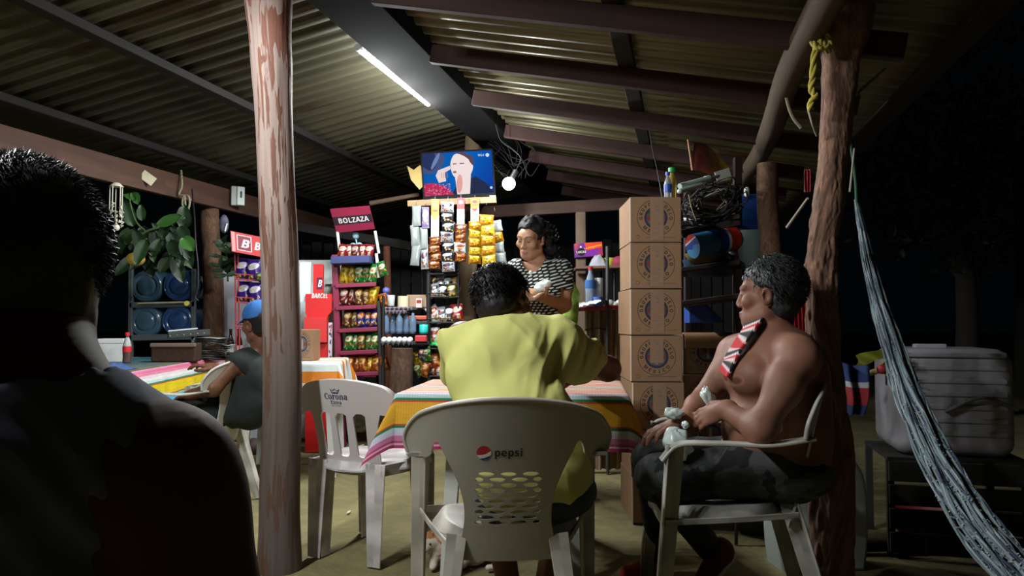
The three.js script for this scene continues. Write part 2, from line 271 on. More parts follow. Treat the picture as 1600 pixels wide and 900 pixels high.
{
  const roof = new THREE.Group(); roof.name = 'ceiling'; scene.add(struct(roof));
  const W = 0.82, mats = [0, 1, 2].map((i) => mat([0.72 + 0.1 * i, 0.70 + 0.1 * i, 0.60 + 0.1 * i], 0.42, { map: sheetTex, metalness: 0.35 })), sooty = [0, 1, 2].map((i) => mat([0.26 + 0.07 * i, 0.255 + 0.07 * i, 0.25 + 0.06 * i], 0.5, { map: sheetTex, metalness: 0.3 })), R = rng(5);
  for (const [b0, b1, sd] of [[RIDGE_B - 0.03, LEFT_B, -1], [RIDGE_B + 0.03, RIGHT_B, 1]]) for (let i = 0, a = -1.4; a < 9.1; a += W, i++) {
    const tilt = R() * 0.01, dy = (i % 2) * 0.006 + R() * 0.004;
    const g = gridGeo(96, 6, (u, v) => { const aa = a - 0.04 + u * (W + 0.08), b = mixn(b0, b1 + (R() - 0.5) * 0, v), p = S(aa, b, roofY(b) + dy + 0.02 + 0.019 * Math.tanh(1.8 * Math.sin((aa * 2 * Math.PI) / 0.128)) + tilt * v); return [p.x, p.y, p.z, u * 0.5 + i * 0.31, v * 0.9 + i * 0.17]; });
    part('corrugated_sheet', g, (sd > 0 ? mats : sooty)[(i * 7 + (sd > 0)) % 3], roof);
  }
  const capG = gridGeo(60, 6, (u, v) => { const a = -1.4 + u * 10.6, b = RIDGE_B + (v - 0.5) * 0.34, p = S(a, b, roofY(b) + 0.062 - 0.03 * Math.exp(-(((v - 0.5) / 0.12) ** 2))); return [p.x, p.y, p.z]; }); part('ridge_cap', capG, mats[1], roof);
  // purlins along the ridge direction, rafters down the slopes
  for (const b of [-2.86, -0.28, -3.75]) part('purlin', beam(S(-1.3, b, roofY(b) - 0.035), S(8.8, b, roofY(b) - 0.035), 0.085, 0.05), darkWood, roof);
  for (const a of [1.3, 2.22, 3.02, 3.8, 4.62, 5.5, 6.4, 7.3, 8.2]) {
    part('rafter', beam(S(a, RIDGE_B + 0.5, roofY(RIDGE_B + 0.5) - 0.11), S(a, 0.82, roofY(0.82) - 0.11), 0.05, 0.1), redWood, roof);
  }
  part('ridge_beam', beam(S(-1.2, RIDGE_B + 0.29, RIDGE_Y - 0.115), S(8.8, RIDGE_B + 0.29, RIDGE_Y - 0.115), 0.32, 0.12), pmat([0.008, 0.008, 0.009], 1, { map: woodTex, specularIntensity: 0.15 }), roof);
  part('eave_beam', beam(S(-1, -3.88, 2.095), S(8.7, -3.88, 2.095), 0.06, 0.185), mat([0.24, 0.12, 0.08], 0.75, { map: woodTex }), roof);
  // the bowed log that carries the right eave
  const log = []; for (let i = 0; i <= 7; i++) log.push(S(1.6 + i * 0.85, 0.47 + 0.02 * Math.sin(i * 2.1), 2.12 + 0.02 * Math.sin(i * 1.7)));
  part('eave_log', trunk(log, [0.062, 0.058, 0.06, 0.055, 0.052], { ns: 16, nl: 60, amp: 0.08, seed: 3 }), mat([0.27, 0.20, 0.14], 0.85, { map: woodTex }), roof);
  part('eave_board', beam(S(1.0, RIGHT_B - 0.1, roofY(RIGHT_B) - 0.05), S(8.7, RIGHT_B - 0.1, roofY(RIGHT_B) - 0.05), 0.1, 0.04), darkWood, roof);
  part('cross_beam', beam(P(736, 333, 6.72), P(1062, 314, 6.6), 0.07, 0.11), mat([0.2, 0.11, 0.08], 0.8, { map: woodTex }), roof);
  part('cross_beam', beam(P(450, 352, 7.4), P(660, 388, 7.6), 0.08, 0.09), darkWood, roof);
}
// the dark wall of poles behind the shop
{
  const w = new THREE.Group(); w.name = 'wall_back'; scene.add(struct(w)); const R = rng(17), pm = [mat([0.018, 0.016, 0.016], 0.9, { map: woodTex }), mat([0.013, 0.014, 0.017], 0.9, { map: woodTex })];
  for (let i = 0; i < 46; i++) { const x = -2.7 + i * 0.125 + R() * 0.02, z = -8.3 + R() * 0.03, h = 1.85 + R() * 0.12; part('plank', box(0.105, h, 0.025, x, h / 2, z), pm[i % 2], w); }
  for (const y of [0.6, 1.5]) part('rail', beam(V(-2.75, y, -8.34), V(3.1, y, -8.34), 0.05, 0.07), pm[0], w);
}

// ------------------------------------------------------------------ poles
const peeled = dataTex(512, 1024, (u, v) => { // smooth wood with drips of red-brown inner bark; u 0.5 m around, v in metres
  const a = u * 6.2832, cx = Math.cos(a), sz = Math.sin(a), L = v * 2.6;
  const st = 0.5 + 0.55 * fbm(cx * 6, L * 2.2, sz * 6, 4), fi = 0.5 + 0.5 * fbm(cx * 22, L * 5, sz * 22, 3), top = sstep(0.55, 2.5, L), br = sstep(0.04 - 0.16 * (top - 0.4), 0.13 - 0.16 * (top - 0.4), fbm(cx * 3.6 + 5, L * 5.2 + 0.8 * fbm(cx * 6, L * 9, sz * 6, 2), sz * 3.6, 4) - 0.02);
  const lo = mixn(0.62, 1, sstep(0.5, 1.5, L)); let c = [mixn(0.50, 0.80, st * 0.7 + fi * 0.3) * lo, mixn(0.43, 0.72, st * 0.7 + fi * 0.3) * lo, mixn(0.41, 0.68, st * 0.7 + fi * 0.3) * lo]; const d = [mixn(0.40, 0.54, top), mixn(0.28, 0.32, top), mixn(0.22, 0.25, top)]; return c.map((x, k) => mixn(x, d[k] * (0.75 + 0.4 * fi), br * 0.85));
});
peeled.repeat.set(2, 1 / 2.6);
const barkTex = dataTex(512, 512, (u, v) => { const a = u * 6.2832, cx = Math.cos(a), sz = Math.sin(a), b = v * 6.2832; const n = 0.5 + 0.6 * fbm(cx * 3 + Math.cos(b) * 3, sz * 3, Math.sin(b) * 3, 4), f = 0.5 + 0.6 * fbm(cx * 9 + Math.cos(b) * 8, sz * 9, Math.sin(b) * 8, 3); return [mixn(0.36, 0.64, n) * (0.7 + 0.4 * f), mixn(0.26, 0.48, n) * (0.7 + 0.4 * f), mixn(0.21, 0.38, n) * (0.7 + 0.4 * f)]; });
barkTex.repeat.set(2, 0.9);
{
  const base = P(437, 884, 3.19); base.y = -0.05;
  const o = thing('wooden_pole', 'thick peeled pinkish pole standing left of centre in front', 'pole', base);
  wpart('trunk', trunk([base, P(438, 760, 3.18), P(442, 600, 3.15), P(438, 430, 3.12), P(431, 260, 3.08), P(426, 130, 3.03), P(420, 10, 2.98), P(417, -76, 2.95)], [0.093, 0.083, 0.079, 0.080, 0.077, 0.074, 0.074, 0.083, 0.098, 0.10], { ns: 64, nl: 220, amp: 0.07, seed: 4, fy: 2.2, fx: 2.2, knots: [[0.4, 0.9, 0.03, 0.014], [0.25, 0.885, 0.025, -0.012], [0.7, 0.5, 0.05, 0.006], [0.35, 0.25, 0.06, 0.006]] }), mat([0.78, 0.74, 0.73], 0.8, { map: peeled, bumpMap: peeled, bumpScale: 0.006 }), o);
}
{
  const base = P(1299, 935, 2.85); base.y = -0.06;
  const o = thing('wooden_pole', 'crooked pole with flaking bark standing behind the shirtless man', 'pole', base);
  wpart('trunk', trunk([base, P(1299, 830, 2.85), P(1297, 700, 2.85), P(1290, 600, 2.85), P(1284, 480, 2.85), P(1284, 390, 2.84), P(1297, 300, 2.82), P(1305, 210, 2.8), P(1313, 120, 2.78), P(1318, 40, 2.75), P(1325, -60, 2.72)], [0.088, 0.08, 0.077, 0.068, 0.06, 0.058, 0.056, 0.055, 0.058, 0.066, 0.098, 0.11], { ns: 90, nl: 330, amp: 0.1, seed: 8, fy: 3, fx: 2, flake: 0.006, flakeAt: (v, t) => v < 0.55 ? 1 : v < 0.66 ? 0.5 : v > 0.93 ? 1.2 : 0.25, knots: [[0.3, 0.66, 0.03, -0.014], [0.28, 0.8, 0.06, 0.007]] }), mat([1.0, 0.97, 1.0], 0.85, { map: barkTex, bumpMap: barkTex, bumpScale: 0.008 }), o);
}
function simplePole(label, pts, radii, c, o = {}, extra = {}) { const b = pts[0]; return solid('wooden_pole', trunk(pts, radii, { ns: 28, nl: 80, amp: 0.08, ...o }), mat(c, 0.85, { map: o.tex || barkTex, bumpMap: o.tex || barkTex, bumpScale: 0.006 }), label, 'pole', b); }
{
  const p0 = P(731, 680, 6.5); p0.y = -0.02;
  simplePole('pale wooden pole behind the hanging snacks under the television', [p0, P(730, 520, 6.5), P(732, 410, 6.5), P(735, 300, 6.5), P(741, 214, 6.5)], [0.085, 0.08, 0.078, 0.075, 0.075], [0.62, 0.5, 0.34], { seed: 12, tex: woodTex });
  const p1 = P(334, 700, 6.25); p1.y = -0.02;
  simplePole('rough grey tree trunk beside the hanging leaves and red sign', [p1, P(334, 560, 6.25), P(333, 440, 6.25), P(329, 370, 6.27), P(327, 306, 6.3)], [0.091, 0.085, 0.083, 0.075, 0.073], [0.55, 0.5, 0.4], { seed: 21 });
  const p2 = P(1198, 760, 4.3); p2.y = -0.02;
  simplePole('mossy pole with a sawn top behind the blue panel', [p2, P(1200, 560, 4.3), P(1204, 400, 4.3), P(1199, 310, 4.3), P(1200, 256, 4.3)], [0.07, 0.068, 0.064, 0.06, 0.062], [0.55, 0.48, 0.36], { seed: 31 });
  const p3 = P(606, 660, 7.2); p3.y = -0.02;
  simplePole('thin reddish brown pole beside the maroon snack rack', [p3, P(606, 470, 7.2), P(604, 385, 7.2)], [0.037, 0.035, 0.035], [0.75, 0.42, 0.28], { seed: 41, ns: 16, nl: 30 });
  const p4 = P(909, 690, 6.55); p4.y = 0;
  const q = thing('wooden_post', 'square weathered wooden post behind the purple orange sign', 'post', p4);
  wpart('post', beam(p4, P(907, 332, 6.55), 0.085, 0.085, V(0, 0, 1)), mat([0.42, 0.33, 0.26], 0.85, { map: woodTex }), q);
}

// ------------------------------------------------------------------ plastic chairs; each faces -z in its own frame
const plastic = (c, r = 0.42) => mat(c, r);
function chairBack(o = {}) { // how a flat outline (u across, w up) bends into a backrest
  const { z0 = 0.2, lean = 0.24, cur = 1.0, base = 0.4 } = o;
  return (u, w, off = 0) => { const z = z0 + lean * (w - base) - cur * u * u, nz = 1, nu = 2 * cur * u, L = Math.hypot(nz, nu); return [u + off * nu / L, w - off * lean * 0.5, z + off * nz / L]; };
}
function bentShape(shape, bend, t, seg = 0.018) { // triangulated flat outline with holes, refined, bent and given thickness
  let g = new THREE.ShapeGeometry(shape, 14); let tri = []; { const p = g.attributes.position, ix = g.index.array; for (let i = 0; i < ix.length; i++) tri.push([p.getX(ix[i]), p.getY(ix[i])]); }
  for (let it = 0; it < 9; it++) { // split the longest sides
    const out = []; let any = false;
    for (let i = 0; i < tri.length; i += 3) { const T = [tri[i], tri[i + 1], tri[i + 2]]; let b = 0, bl = 0; for (let k = 0; k < 3; k++) { const A = T[k], B = T[(k + 1) % 3], l = Math.hypot(A[0] - B[0], (A[1] - B[1]) * 0.4); if (l > bl) { bl = l; b = k; } } if (bl > seg * 2) { any = true; const A = T[b], B = T[(b + 1) % 3], C = T[(b + 2) % 3], m = [(A[0] + B[0]) / 2, (A[1] + B[1]) / 2]; out.push(A, m, C, m, B, C); } else out.push(...T); }
    tri = out; if (!any) break;
  }
  const pos = []; for (const s of [1, -1]) for (let i = 0; i < tri.length; i += 3) for (const k of s > 0 ? [0, 1, 2] : [0, 2, 1]) pos.push(...bend(tri[i + k][0], tri[i + k][1], s * t / 2));
  const { shape: out, holes } = shape.extractPoints(14);
  for (const ring of [out, ...holes]) for (let i = 0; i < ring.length; i++) { const A = ring[i], B = ring[(i + 1) % ring.length]; if (A.distanceTo(B) < 1e-6) continue; const n = Math.max(1, Math.ceil(A.distanceTo(B) / 0.03)); for (let q = 0; q < n; q++) { const a = [mixn(A.x, B.x, q / n), mixn(A.y, B.y, q / n)], b = [mixn(A.x, B.x, (q + 1) / n), mixn(A.y, B.y, (q + 1) / n)]; const p = [bend(...a, t / 2), bend(...b, t / 2), bend(...b, -t / 2), bend(...a, -t / 2)]; pos.push(...p[0], ...p[2], ...p[1], ...p[0], ...p[3], ...p[2]); } }
  const q = new THREE.BufferGeometry(); q.setAttribute('position', new THREE.Float32BufferAttribute(pos, 3)); q.setAttribute('uv', new THREE.Float32BufferAttribute(new Float32Array(pos.length / 3 * 2), 2)); q.computeVertexNormals(); return creased(q, 0.6);
}
function seatGeo(w, d, y, z0) { // a dished seat with a turned-down rim
  const top = gridGeo(24, 24, (u, v) => { const a = u * 2 - 1, b = v * 2 - 1, r = Math.max(Math.abs(a), Math.abs(b)), q = Math.hypot(a, b) || 1, sq = r / q, rx = a * mixn(1, sq * 1.12, r ** 4), rz = b * mixn(1, sq * 1.12, r ** 4); return [rx * w / 2 * (1 - 0.17 * b), y - 0.016 * (1 - r * r) - 0.035 * Math.max(0, (r - 0.93) / 0.07) ** 2 - 0.01 * Math.max(0, -b) ** 3, z0 + rz * d / 2]; });
  const bot = top.clone().translate(0, -0.006, 0); return merge([top, bot]);
}
function legL(top, bot, inward, w, t = 0.007) { // an angle-section leg: two tapering plates
  const mid = top.clone().lerp(bot, 0.5), W = (s) => w * (1.15 - 0.4 * s);
  const a = ribbon([top, mid, bot], V(1, 0, 0), W, t, 8).translate(-inward * w * 0.1, 0, 0), sgn = bot.z > top.z ? -1 : 1;
  const b = ribbon([top, mid, bot], V(0, 0, 1), (s) => w * (1.0 - 0.35 * s), t, 8); b.translate(inward * w * 0.45 * -1, 0, sgn * w * 0.45); return merge([a, b]);
}
const archShape = (splat) => { // rim that ends in two feet, with a splat in the middle
  const s = new THREE.Shape(); const { bw, ww, nw, bot = 0.35 } = splat;
  s.moveTo(-bw, bot); s.bezierCurveTo(-bw, bot + 0.08, -ww, 0.45, -ww, 0.5); s.bezierCurveTo(-ww, 0.58, -nw + 0.03, 0.64, -nw, 0.705);
  s.bezierCurveTo(-nw - 0.008, 0.72, -0.212, 0.71, -0.216, 0.675); s.bezierCurveTo(-0.222, 0.655, -0.28, 0.655, -0.287, 0.675);
  s.bezierCurveTo(-0.305, 0.73, -0.27, 0.775, -0.215, 0.80); s.bezierCurveTo(-0.12, 0.842, 0.12, 0.842, 0.215, 0.80); s.bezierCurveTo(0.27, 0.775, 0.305, 0.73, 0.287, 0.675);
  s.bezierCurveTo(0.28, 0.655, 0.222, 0.655, 0.216, 0.675); s.bezierCurveTo(0.212, 0.71, nw + 0.008, 0.72, nw, 0.705); s.bezierCurveTo(nw - 0.03, 0.64, ww, 0.58, ww, 0.5); s.bezierCurveTo(ww, 0.45, bw, bot + 0.08, bw, bot); s.lineTo(-bw, bot);
  return s;
};
function hole(pts) { const h = new THREE.Path(); pts.forEach((p, i) => i ? h.lineTo(...p) : h.moveTo(...p)); h.closePath(); return h; }
function printOn(bend, w, h, u0, w0, draw, tw, th, side = 1, off = 0.0052) { // flat print that follows a bent surface
  const g = gridGeo(16, 8, (u, v) => { const p = bend(u0 + (u - 0.5) * w * side, w0 + (v - 0.5) * h, off * side); return [p[0], p[1], p[2]]; });
  const t = canvasTex(tw, th, draw); t.wrapS = t.wrapT = THREE.ClampToEdgeWrapping; return [g, new THREE.MeshStandardMaterial({ map: t, transparent: true, alphaTest: 0.4, roughness: 0.5, side: THREE.DoubleSide })];
}
function armChair(name, label, kind, pos, turn, mtl) {
  const o = thing(name, label, 'chair', pos, turn), bend = chairBack();
  const sh = archShape(kind === 'mesh' ? { bw: 0.135, ww: 0.122, nw: 0.192, bot: 0.365 } : { bw: 0.16, ww: 0.15, nw: 0.2, bot: 0.36 });
  if (kind === 'mesh') for (let r = 0; r < 10; r++) { const w = 0.622 - r * 0.0158; for (let c = -2; c <= 2; c++) { const u = (c + (r % 2 ? 0.5 : 0)) * 0.062 + 0.0, hw = 0.025, lim = 0.094, a = Math.max(-lim, u - hw), b = Math.min(lim, u + hw); if (b - a < 0.012) continue; const hh = 0.0062; sh.holes.push(hole([[a, w], [mixn(a, b, 0.18), w + hh * 0.75], [mixn(a, b, 0.4), w + hh], [mixn(a, b, 0.6), w + hh], [mixn(a, b, 0.82), w + hh * 0.75], [b, w], [mixn(a, b, 0.82), w - hh * 0.75], [mixn(a, b, 0.6), w - hh], [mixn(a, b, 0.4), w - hh], [mixn(a, b, 0.18), w - hh * 0.75]])); } }
  else for (const c of [-0.088, -0.03, 0.03, 0.088]) sh.holes.push(hole([[c - 0.017, 0.47], [c - 0.019, 0.68], [c - 0.01, 0.695], [c + 0.01, 0.695], [c + 0.019, 0.68], [c + 0.017, 0.47], [c + 0.01, 0.455], [c - 0.01, 0.455]]));
  part('backrest', bentShape(sh, bend, 0.008), mtl, o);
  part('rim', tube([[-0.285, 0.675], [-0.294, 0.72], [-0.262, 0.776], [-0.2, 0.807], [-0.1, 0.828], [0, 0.833], [0.1, 0.828], [0.2, 0.807], [0.262, 0.776], [0.294, 0.72], [0.285, 0.675]].map(([u, w]) => V(...bend(u, w))), 0.0075, 60, 8), mtl, o);
  part('seat', seatGeo(0.41, 0.40, 0.44, -0.04), mtl, o);
  for (const s of [-1, 1]) {
    const b0 = bend(s * 0.252, 0.675);
    part('armrest', ribbon([V(b0[0], b0[1] - 0.005, b0[2] + 0.01), V(s * 0.272, 0.652, 0.08), V(s * 0.285, 0.655, -0.08), V(s * 0.288, 0.648, -0.2), V(s * 0.29, 0.60, -0.246)], V(1, 0, 0), (q) => 0.062 - 0.006 * q, 0.011, 24), mtl, o);
    part('leg', legL(V(s * 0.288, 0.645, -0.225), V(s * 0.302, 0, -0.275), s, 0.056), mtl, o);
    part('leg', legL(V(s * 0.15, 0.44, 0.19), V(s * 0.205, 0, 0.3), s, 0.052), mtl, o);
    part('side_rail', ribbon([V(s * 0.165, 0.405, 0.19), V(s * 0.22, 0.4, 0), V(s * 0.283, 0.40, -0.235)], V(0, 1, 0), 0.02, 0.007, 8), mtl, o);
  }
  part('front_apron', ribbon([V(-0.27, 0.395, -0.235), V(0, 0.40, -0.25), V(0.27, 0.395, -0.235)], V(0, 1, 0), 0.045, 0.007, 8), mtl, o);
  return [o, bend];
}
const grime = dataTex(256, 256, (u, v) => { const n = clamp(0.86 + 0.25 * fbm(u * 6, v * 6, 3, 4), 0, 1); return [n, n * 0.985, n * 0.955]; });
{ // the chair at the table with the cola print
  const mt = mat([0.50, 0.47, 0.44], 0.5, { map: grime });
  const [o, bend] = armChair('plastic_armchair', 'grey-white plastic armchair with a cola logo and meshed back, nearest chair', 'mesh', [-0.02, 0, -2.33], 0.04, mt);
  const f = (x, w, h) => {
    x.clearRect(0, 0, w, h); const cx = 92, cy = h / 2, r = 72; x.save(); x.beginPath(); x.arc(cx, cy, r, 0, 7); x.clip(); x.fillStyle = '#d9d4d4'; x.fillRect(0, 0, w, h);
    x.fillStyle = '#a8202c'; x.beginPath(); x.moveTo(0, 0); x.lineTo(200, 0); x.lineTo(200, 60); x.bezierCurveTo(150, 62, 130, 130, 20, 118); x.lineTo(0, 120); x.fill();
    x.fillStyle = '#1d3272'; x.beginPath(); x.moveTo(0, 150); x.bezierCurveTo(80, 172, 130, 130, 200, 104); x.lineTo(200, 220); x.lineTo(0, 220); x.fill(); x.restore();
    x.fillStyle = '#17181f'; x.font = 'bold 112px sans-serif'; x.textBaseline = 'alphabetic'; x.fillText('pepsi', 190, 132);
  };
  const [g, m] = printOn(bend, 0.142, 0.053, -0.022, 0.684, f, 512, 192); part('logo_print', g, m, o);
}
{ // the armless chair with slits on the left of the table
  const mt = mat([0.66, 0.62, 0.66], 0.5, { map: grime }), A = PY(493, 869, 0), B = PY(603, 888, 0), Cc = PY(562, 828, 0), mid = A.clone().add(B).multiplyScalar(0.5);
  const fw = V(0, 0, 0).subVectors(B, A).normalize(), fdir = V(fw.z, 0, -fw.x); const turn = Math.atan2(-fdir.x, -fdir.z); const pos = mid.clone().addScaledVector(fdir, 0.2).add(V(-0.03, 0, 0));
  const o = thing('plastic_chair', 'armless white plastic chair with a beer logo and slit back', 'chair', pos, turn), bend = chairBack({ z0: 0.17, lean: 0.22, cur: 0.8 });
  const s = new THREE.Shape(); s.moveTo(-0.165, 0.385); s.bezierCurveTo(-0.172, 0.46, -0.155, 0.52, -0.172, 0.60); s.lineTo(-0.186, 0.645); s.bezierCurveTo(-0.2, 0.64, -0.255, 0.63, -0.255, 0.665); s.bezierCurveTo(-0.262, 0.72, -0.235, 0.75, -0.19, 0.768); s.bezierCurveTo(-0.1, 0.80, 0.1, 0.80, 0.19, 0.768); s.bezierCurveTo(0.235, 0.75, 0.262, 0.72, 0.255, 0.665); s.bezierCurveTo(0.255, 0.63, 0.2, 0.64, 0.186, 0.645); s.lineTo(0.172, 0.60); s.bezierCurveTo(0.155, 0.52, 0.172, 0.46, 0.165, 0.385); s.bezierCurveTo(0.1, 0.365, -0.1, 0.365, -0.165, 0.385);
  for (const c of [-0.09, -0.002, 0.09]) s.holes.push(hole([[c - 0.024, 0.46], [c - 0.03, 0.63], [c - 0.014, 0.645], [c + 0.014, 0.645], [c + 0.03, 0.635], [c + 0.024, 0.465], [c + 0.014, 0.452], [c - 0.012, 0.452]]));
  part('backrest', bentShape(s, bend, 0.008), mt, o);
  part('rim', ribbon([[-0.252, 0.655], [-0.258, 0.70], [-0.225, 0.75], [-0.14, 0.777], [0, 0.789], [0.14, 0.777], [0.225, 0.75], [0.258, 0.70], [0.252, 0.655]].map(([u, w]) => V(...bend(u, w, -0.014))), V(0, 0, 1), 0.036, 0.007, 50), mt, o);
  part('seat', seatGeo(0.45, 0.44, 0.435, -0.02), mt, o);
  for (const q of [-1, 1]) { part('leg', legL(V(q * 0.165, 0.43, 0.185), V(q * 0.17, 0, 0.2), q, 0.09), mt, o); part('leg', legL(V(q * 0.18, 0.42, -0.19), V(q * 0.19, 0, -0.2), q, 0.09), mt, o); part('side_rail', ribbon([V(q * 0.19, 0.405, 0.19), V(q * 0.215, 0.4, 0), V(q * 0.2, 0.405, -0.21)], V(0, 1, 0), 0.05, 0.007, 8), mt, o); }
  part('front_apron', ribbon([V(-0.2, 0.4, -0.215), V(0, 0.405, -0.235), V(0.2, 0.4, -0.215)], V(0, 1, 0), 0.045, 0.007, 8), mt, o);
  const f = (x, w, h) => { x.clearRect(0, 0, w, h); x.fillStyle = '#1b2350'; x.textAlign = 'center'; x.font = 'bold 92px serif'; x.fillText('Corona', w / 2, 132); x.font = 'bold 56px serif'; x.fillText('Extra', w / 2, 188); x.font = 'bold 14px serif'; x.fillText('HECHO EN MEXICO', w / 2, 212); x.lineWidth = 7; x.strokeStyle = '#1b2350'; x.beginPath(); x.moveTo(130, 20); x.lineTo(146, 54); x.lineTo(238, 54); x.lineTo(254, 20); x.lineTo(222, 36); x.lineTo(192, 12); x.lineTo(162, 36); x.closePath(); x.stroke(); x.fillRect(146, 56, 92, 8); };
  const [g, m] = printOn(bend, 0.145, 0.084, -0.015, 0.715, f, 384, 220); part('logo_print', g, m, o);
}
const whitePl = mat([0.74, 0.74, 0.72], 0.45, { map: grime }), tealPl = mat([0.60, 0.64, 0.62], 0.45, { map: grime });
armChair('plastic_armchair', 'white plastic armchair under the boy in the blue cap', 'slat', [-1.80, 0, -4.26], Math.PI / 2 - 0.12, whitePl);
armChair('plastic_armchair', 'grey plastic armchair under the shirtless man by the bark pole', 'slat', [0.765, 0, -2.66], Math.PI / 2 - 0.10, mat([0.5, 0.49, 0.47], 0.45, { map: grime }))[0].scale.set(1, 1, 1.05);
armChair('plastic_armchair', 'small grey plastic chair at the left table, mostly hidden by the dark foreground person', 'slat', [-2.02, 0, -3.68], 0.45, mat([0.3, 0.31, 0.31], 0.5))[0].scale.setScalar(0.86);

// ------------------------------------------------------------------ tables and striped cloths
function plasticTable(label, W, D, h, pos, turn, m, inset = 0.03) {
  const o = thing('plastic_table', label, 'table', pos, turn); part('table_top', rbox(W, 0.03, D, 0.012, 0, h - 0.015, 0), m, o);
  for (const x of [-1, 1]) for (const z of [-1, 1]) part('leg', legL(V(x * (W / 2 - inset - 0.04), h - 0.03, z * (D / 2 - 0.07)), V(x * (W / 2 - inset), 0, z * (D / 2 - 0.03)), x, 0.06), m, o);
  for (const z of [-1, 1]) part('apron', box(W - 0.14, 0.05, 0.008, 0, h - 0.05, z * (D / 2 - 0.06)), m, o); for (const x of [-1, 1]) part('apron', box(0.008, 0.05, D - 0.14, x * (W / 2 - 0.06), h - 0.05, 0), m, o);
  return o;
}
// stripes run along the cloth's x; v goes from the near hem (0) to the far hem (1)
function stripeTex(bands, total, seed, wear = 0.06) {
  const R = rng(seed), rows = []; let acc = 0; const H = 1024; const bl = bands.map(([c, w]) => [new THREE.Color(c), w]); const sum = bl.reduce((s, b) => s + b[1], 0);
  for (let j = 0; j < H; j++) { const y = (j / H) * sum; let a = 0, k = 0; while (k < bl.length - 1 && y > a + bl[k][1]) { a += bl[k][1]; k++; } rows.push(bl[k][0]); }
  return dataTex(256, H, (u, v) => { const c = rows[Math.min(H - 1, Math.floor(v * H))].clone().convertLinearToSRGB(), n = 1 + wear * (fbm(u * 40, v * 300, 2, 2) + fbm(u * 4, v * 6, 5, 3)) - 0.07 * (Math.floor(u * 256) % 2); return [c.r * n, c.g * n, c.b * n]; });
}
function clothGeo(W, D, h, drop, o = {}) {
  const r = 0.014, seed = o.seed || 0, N = o.n || 110, wave = o.wave ?? 0.012, dropX = o.dropX ?? drop;
  const s0 = W / 2 + dropX, t0 = D / 2 + drop;
  return gridGeo(N, N, (u, v) => {
    const s = (u * 2 - 1) * s0, t = (1 - v * 2) * t0, cx = clamp(s, -W / 2 + r, W / 2 - r), cz = clamp(t, -D / 2 + r, D / 2 - r), ox = s - cx, oz = t - cz, L = Math.hypot(ox, oz);
    if (L < 1e-6) return [s, h + 0.0012 + 0.0015 * fbm(s * 9, seed, t * 9, 2), t, u, v];
    const dx = ox / L, dz = oz / L, corner = Math.min(Math.abs(ox), Math.abs(oz)) / L * 1.4; let hx, hy;
    if (L < r * 1.57) { const a = L / r; hx = r * Math.sin(a); hy = -r * (1 - Math.cos(a)); } else { const l = L - r * 1.57, fl = 0.10 + 0.28 * corner + (o.flare || 0); hx = r + l * fl; hy = -r - l * Math.sqrt(1 - fl * fl); }
    const al = dx * cz * 13 - dz * cx * 13, fold = L > r ? wave * sstep(0, drop, L) * (Math.sin((cx * 1.0 + cz) * 21 + seed) + 0.8 * Math.sin((cx - cz * 0.8) * 34 + seed * 2) + Math.sin(Math.atan2(dz, dx) * 6) * corner * 1.2) : 0;
    return [cx + dx * (hx + fold), h + hy + 0.001, cz + dz * (hx + fold), u, v];
  });
}
const T1 = { W: 0.96, D: 0.74, h: 0.75, x: 0.03, z: -3.36, turn: -0.1 };
plasticTable('plastic table under the striped cloth before the man in yellow', T1.W - 0.01, T1.D - 0.01, T1.h, [T1.x, 0, T1.z], T1.turn, mat([0.55, 0.55, 0.53], 0.5), 0.2);
{
  const B = [['#a3245a', 1.0], ['#d2a0b4', 0.6], ['#a83a62', 0.8], ['#b96a92', 1.6], ['#c9b6cf', 1.2], ['#b9c9d2', 1.4], ['#1d6b3c', 0.8], ['#c23a26', 0.5], ['#d9a012', 7.2], ['#c9341f', 0.6], ['#157a44', 0.8], ['#b9cfd6', 1.6], ['#d6cfd2', 1.0], ['#e08878', 1.6], ['#e0695a', 1.0], ['#ecd8d4', 0.9], ['#c9707e', 1.0], ['#f0ece6', 1.2],
    ['#d0506a', 1.0], ['#f0e2da', 0.8], ['#b93a5a', 1.6], ['#e8a890', 1.4], ['#5a9a3a', 0.9], ['#e9c9a8', 1.2], ['#e0803a', 1.8], ['#b8485e', 1.2], ['#ead8d0', 1.4], ['#77a23a', 1.0], ['#e7a08a', 1.8], ['#c23a55', 1.4], ['#f2ece6', 1.2], ['#4f9a5a', 1.6], ['#d05a4a', 1.2], ['#e8dcd0', 1.4], ['#a84a6a', 1.4], ['#3f9a4a', 1.4], ['#f0ead8', 1.0],
    ['#d0506a', 1.0], ['#f0e2da', 0.8], ['#b93a5a', 1.6], ['#e8a890', 1.4], ['#5a9a3a', 0.9], ['#e9c9a8', 1.2], ['#e0803a', 1.8], ['#b8485e', 1.2], ['#ead8d0', 1.4], ['#77a23a', 1.0], ['#e7a08a', 1.8], ['#c23a55', 1.4], ['#f2ece6', 1.2], ['#4f9a5a', 1.6], ['#d05a4a', 1.2], ['#e8dcd0', 1.4], ['#a84a6a', 1.4], ['#3f9a4a', 1.4], ['#f0ead8', 1.0],
    ['#b02a22', 6], ['#3f8a2a', 6], ['#e8b040', 4], ['#a03050', 5]];
  const o = solid('tablecloth', clothGeo(T1.W, T1.D, T1.h, 0.215, { seed: 1.3, dropX: 0.23, wave: 0.009, flare: 0.1 }), mat([0.9, 0.9, 0.9], 0.75, { map: stripeTex(B, 0, 4) }), 'multicoloured striped cloth draped over the table in the middle', 'tablecloth', [0, 0, 0]);
  o.position.set(T1.x, 0, T1.z); o.rotation.y = T1.turn;
}
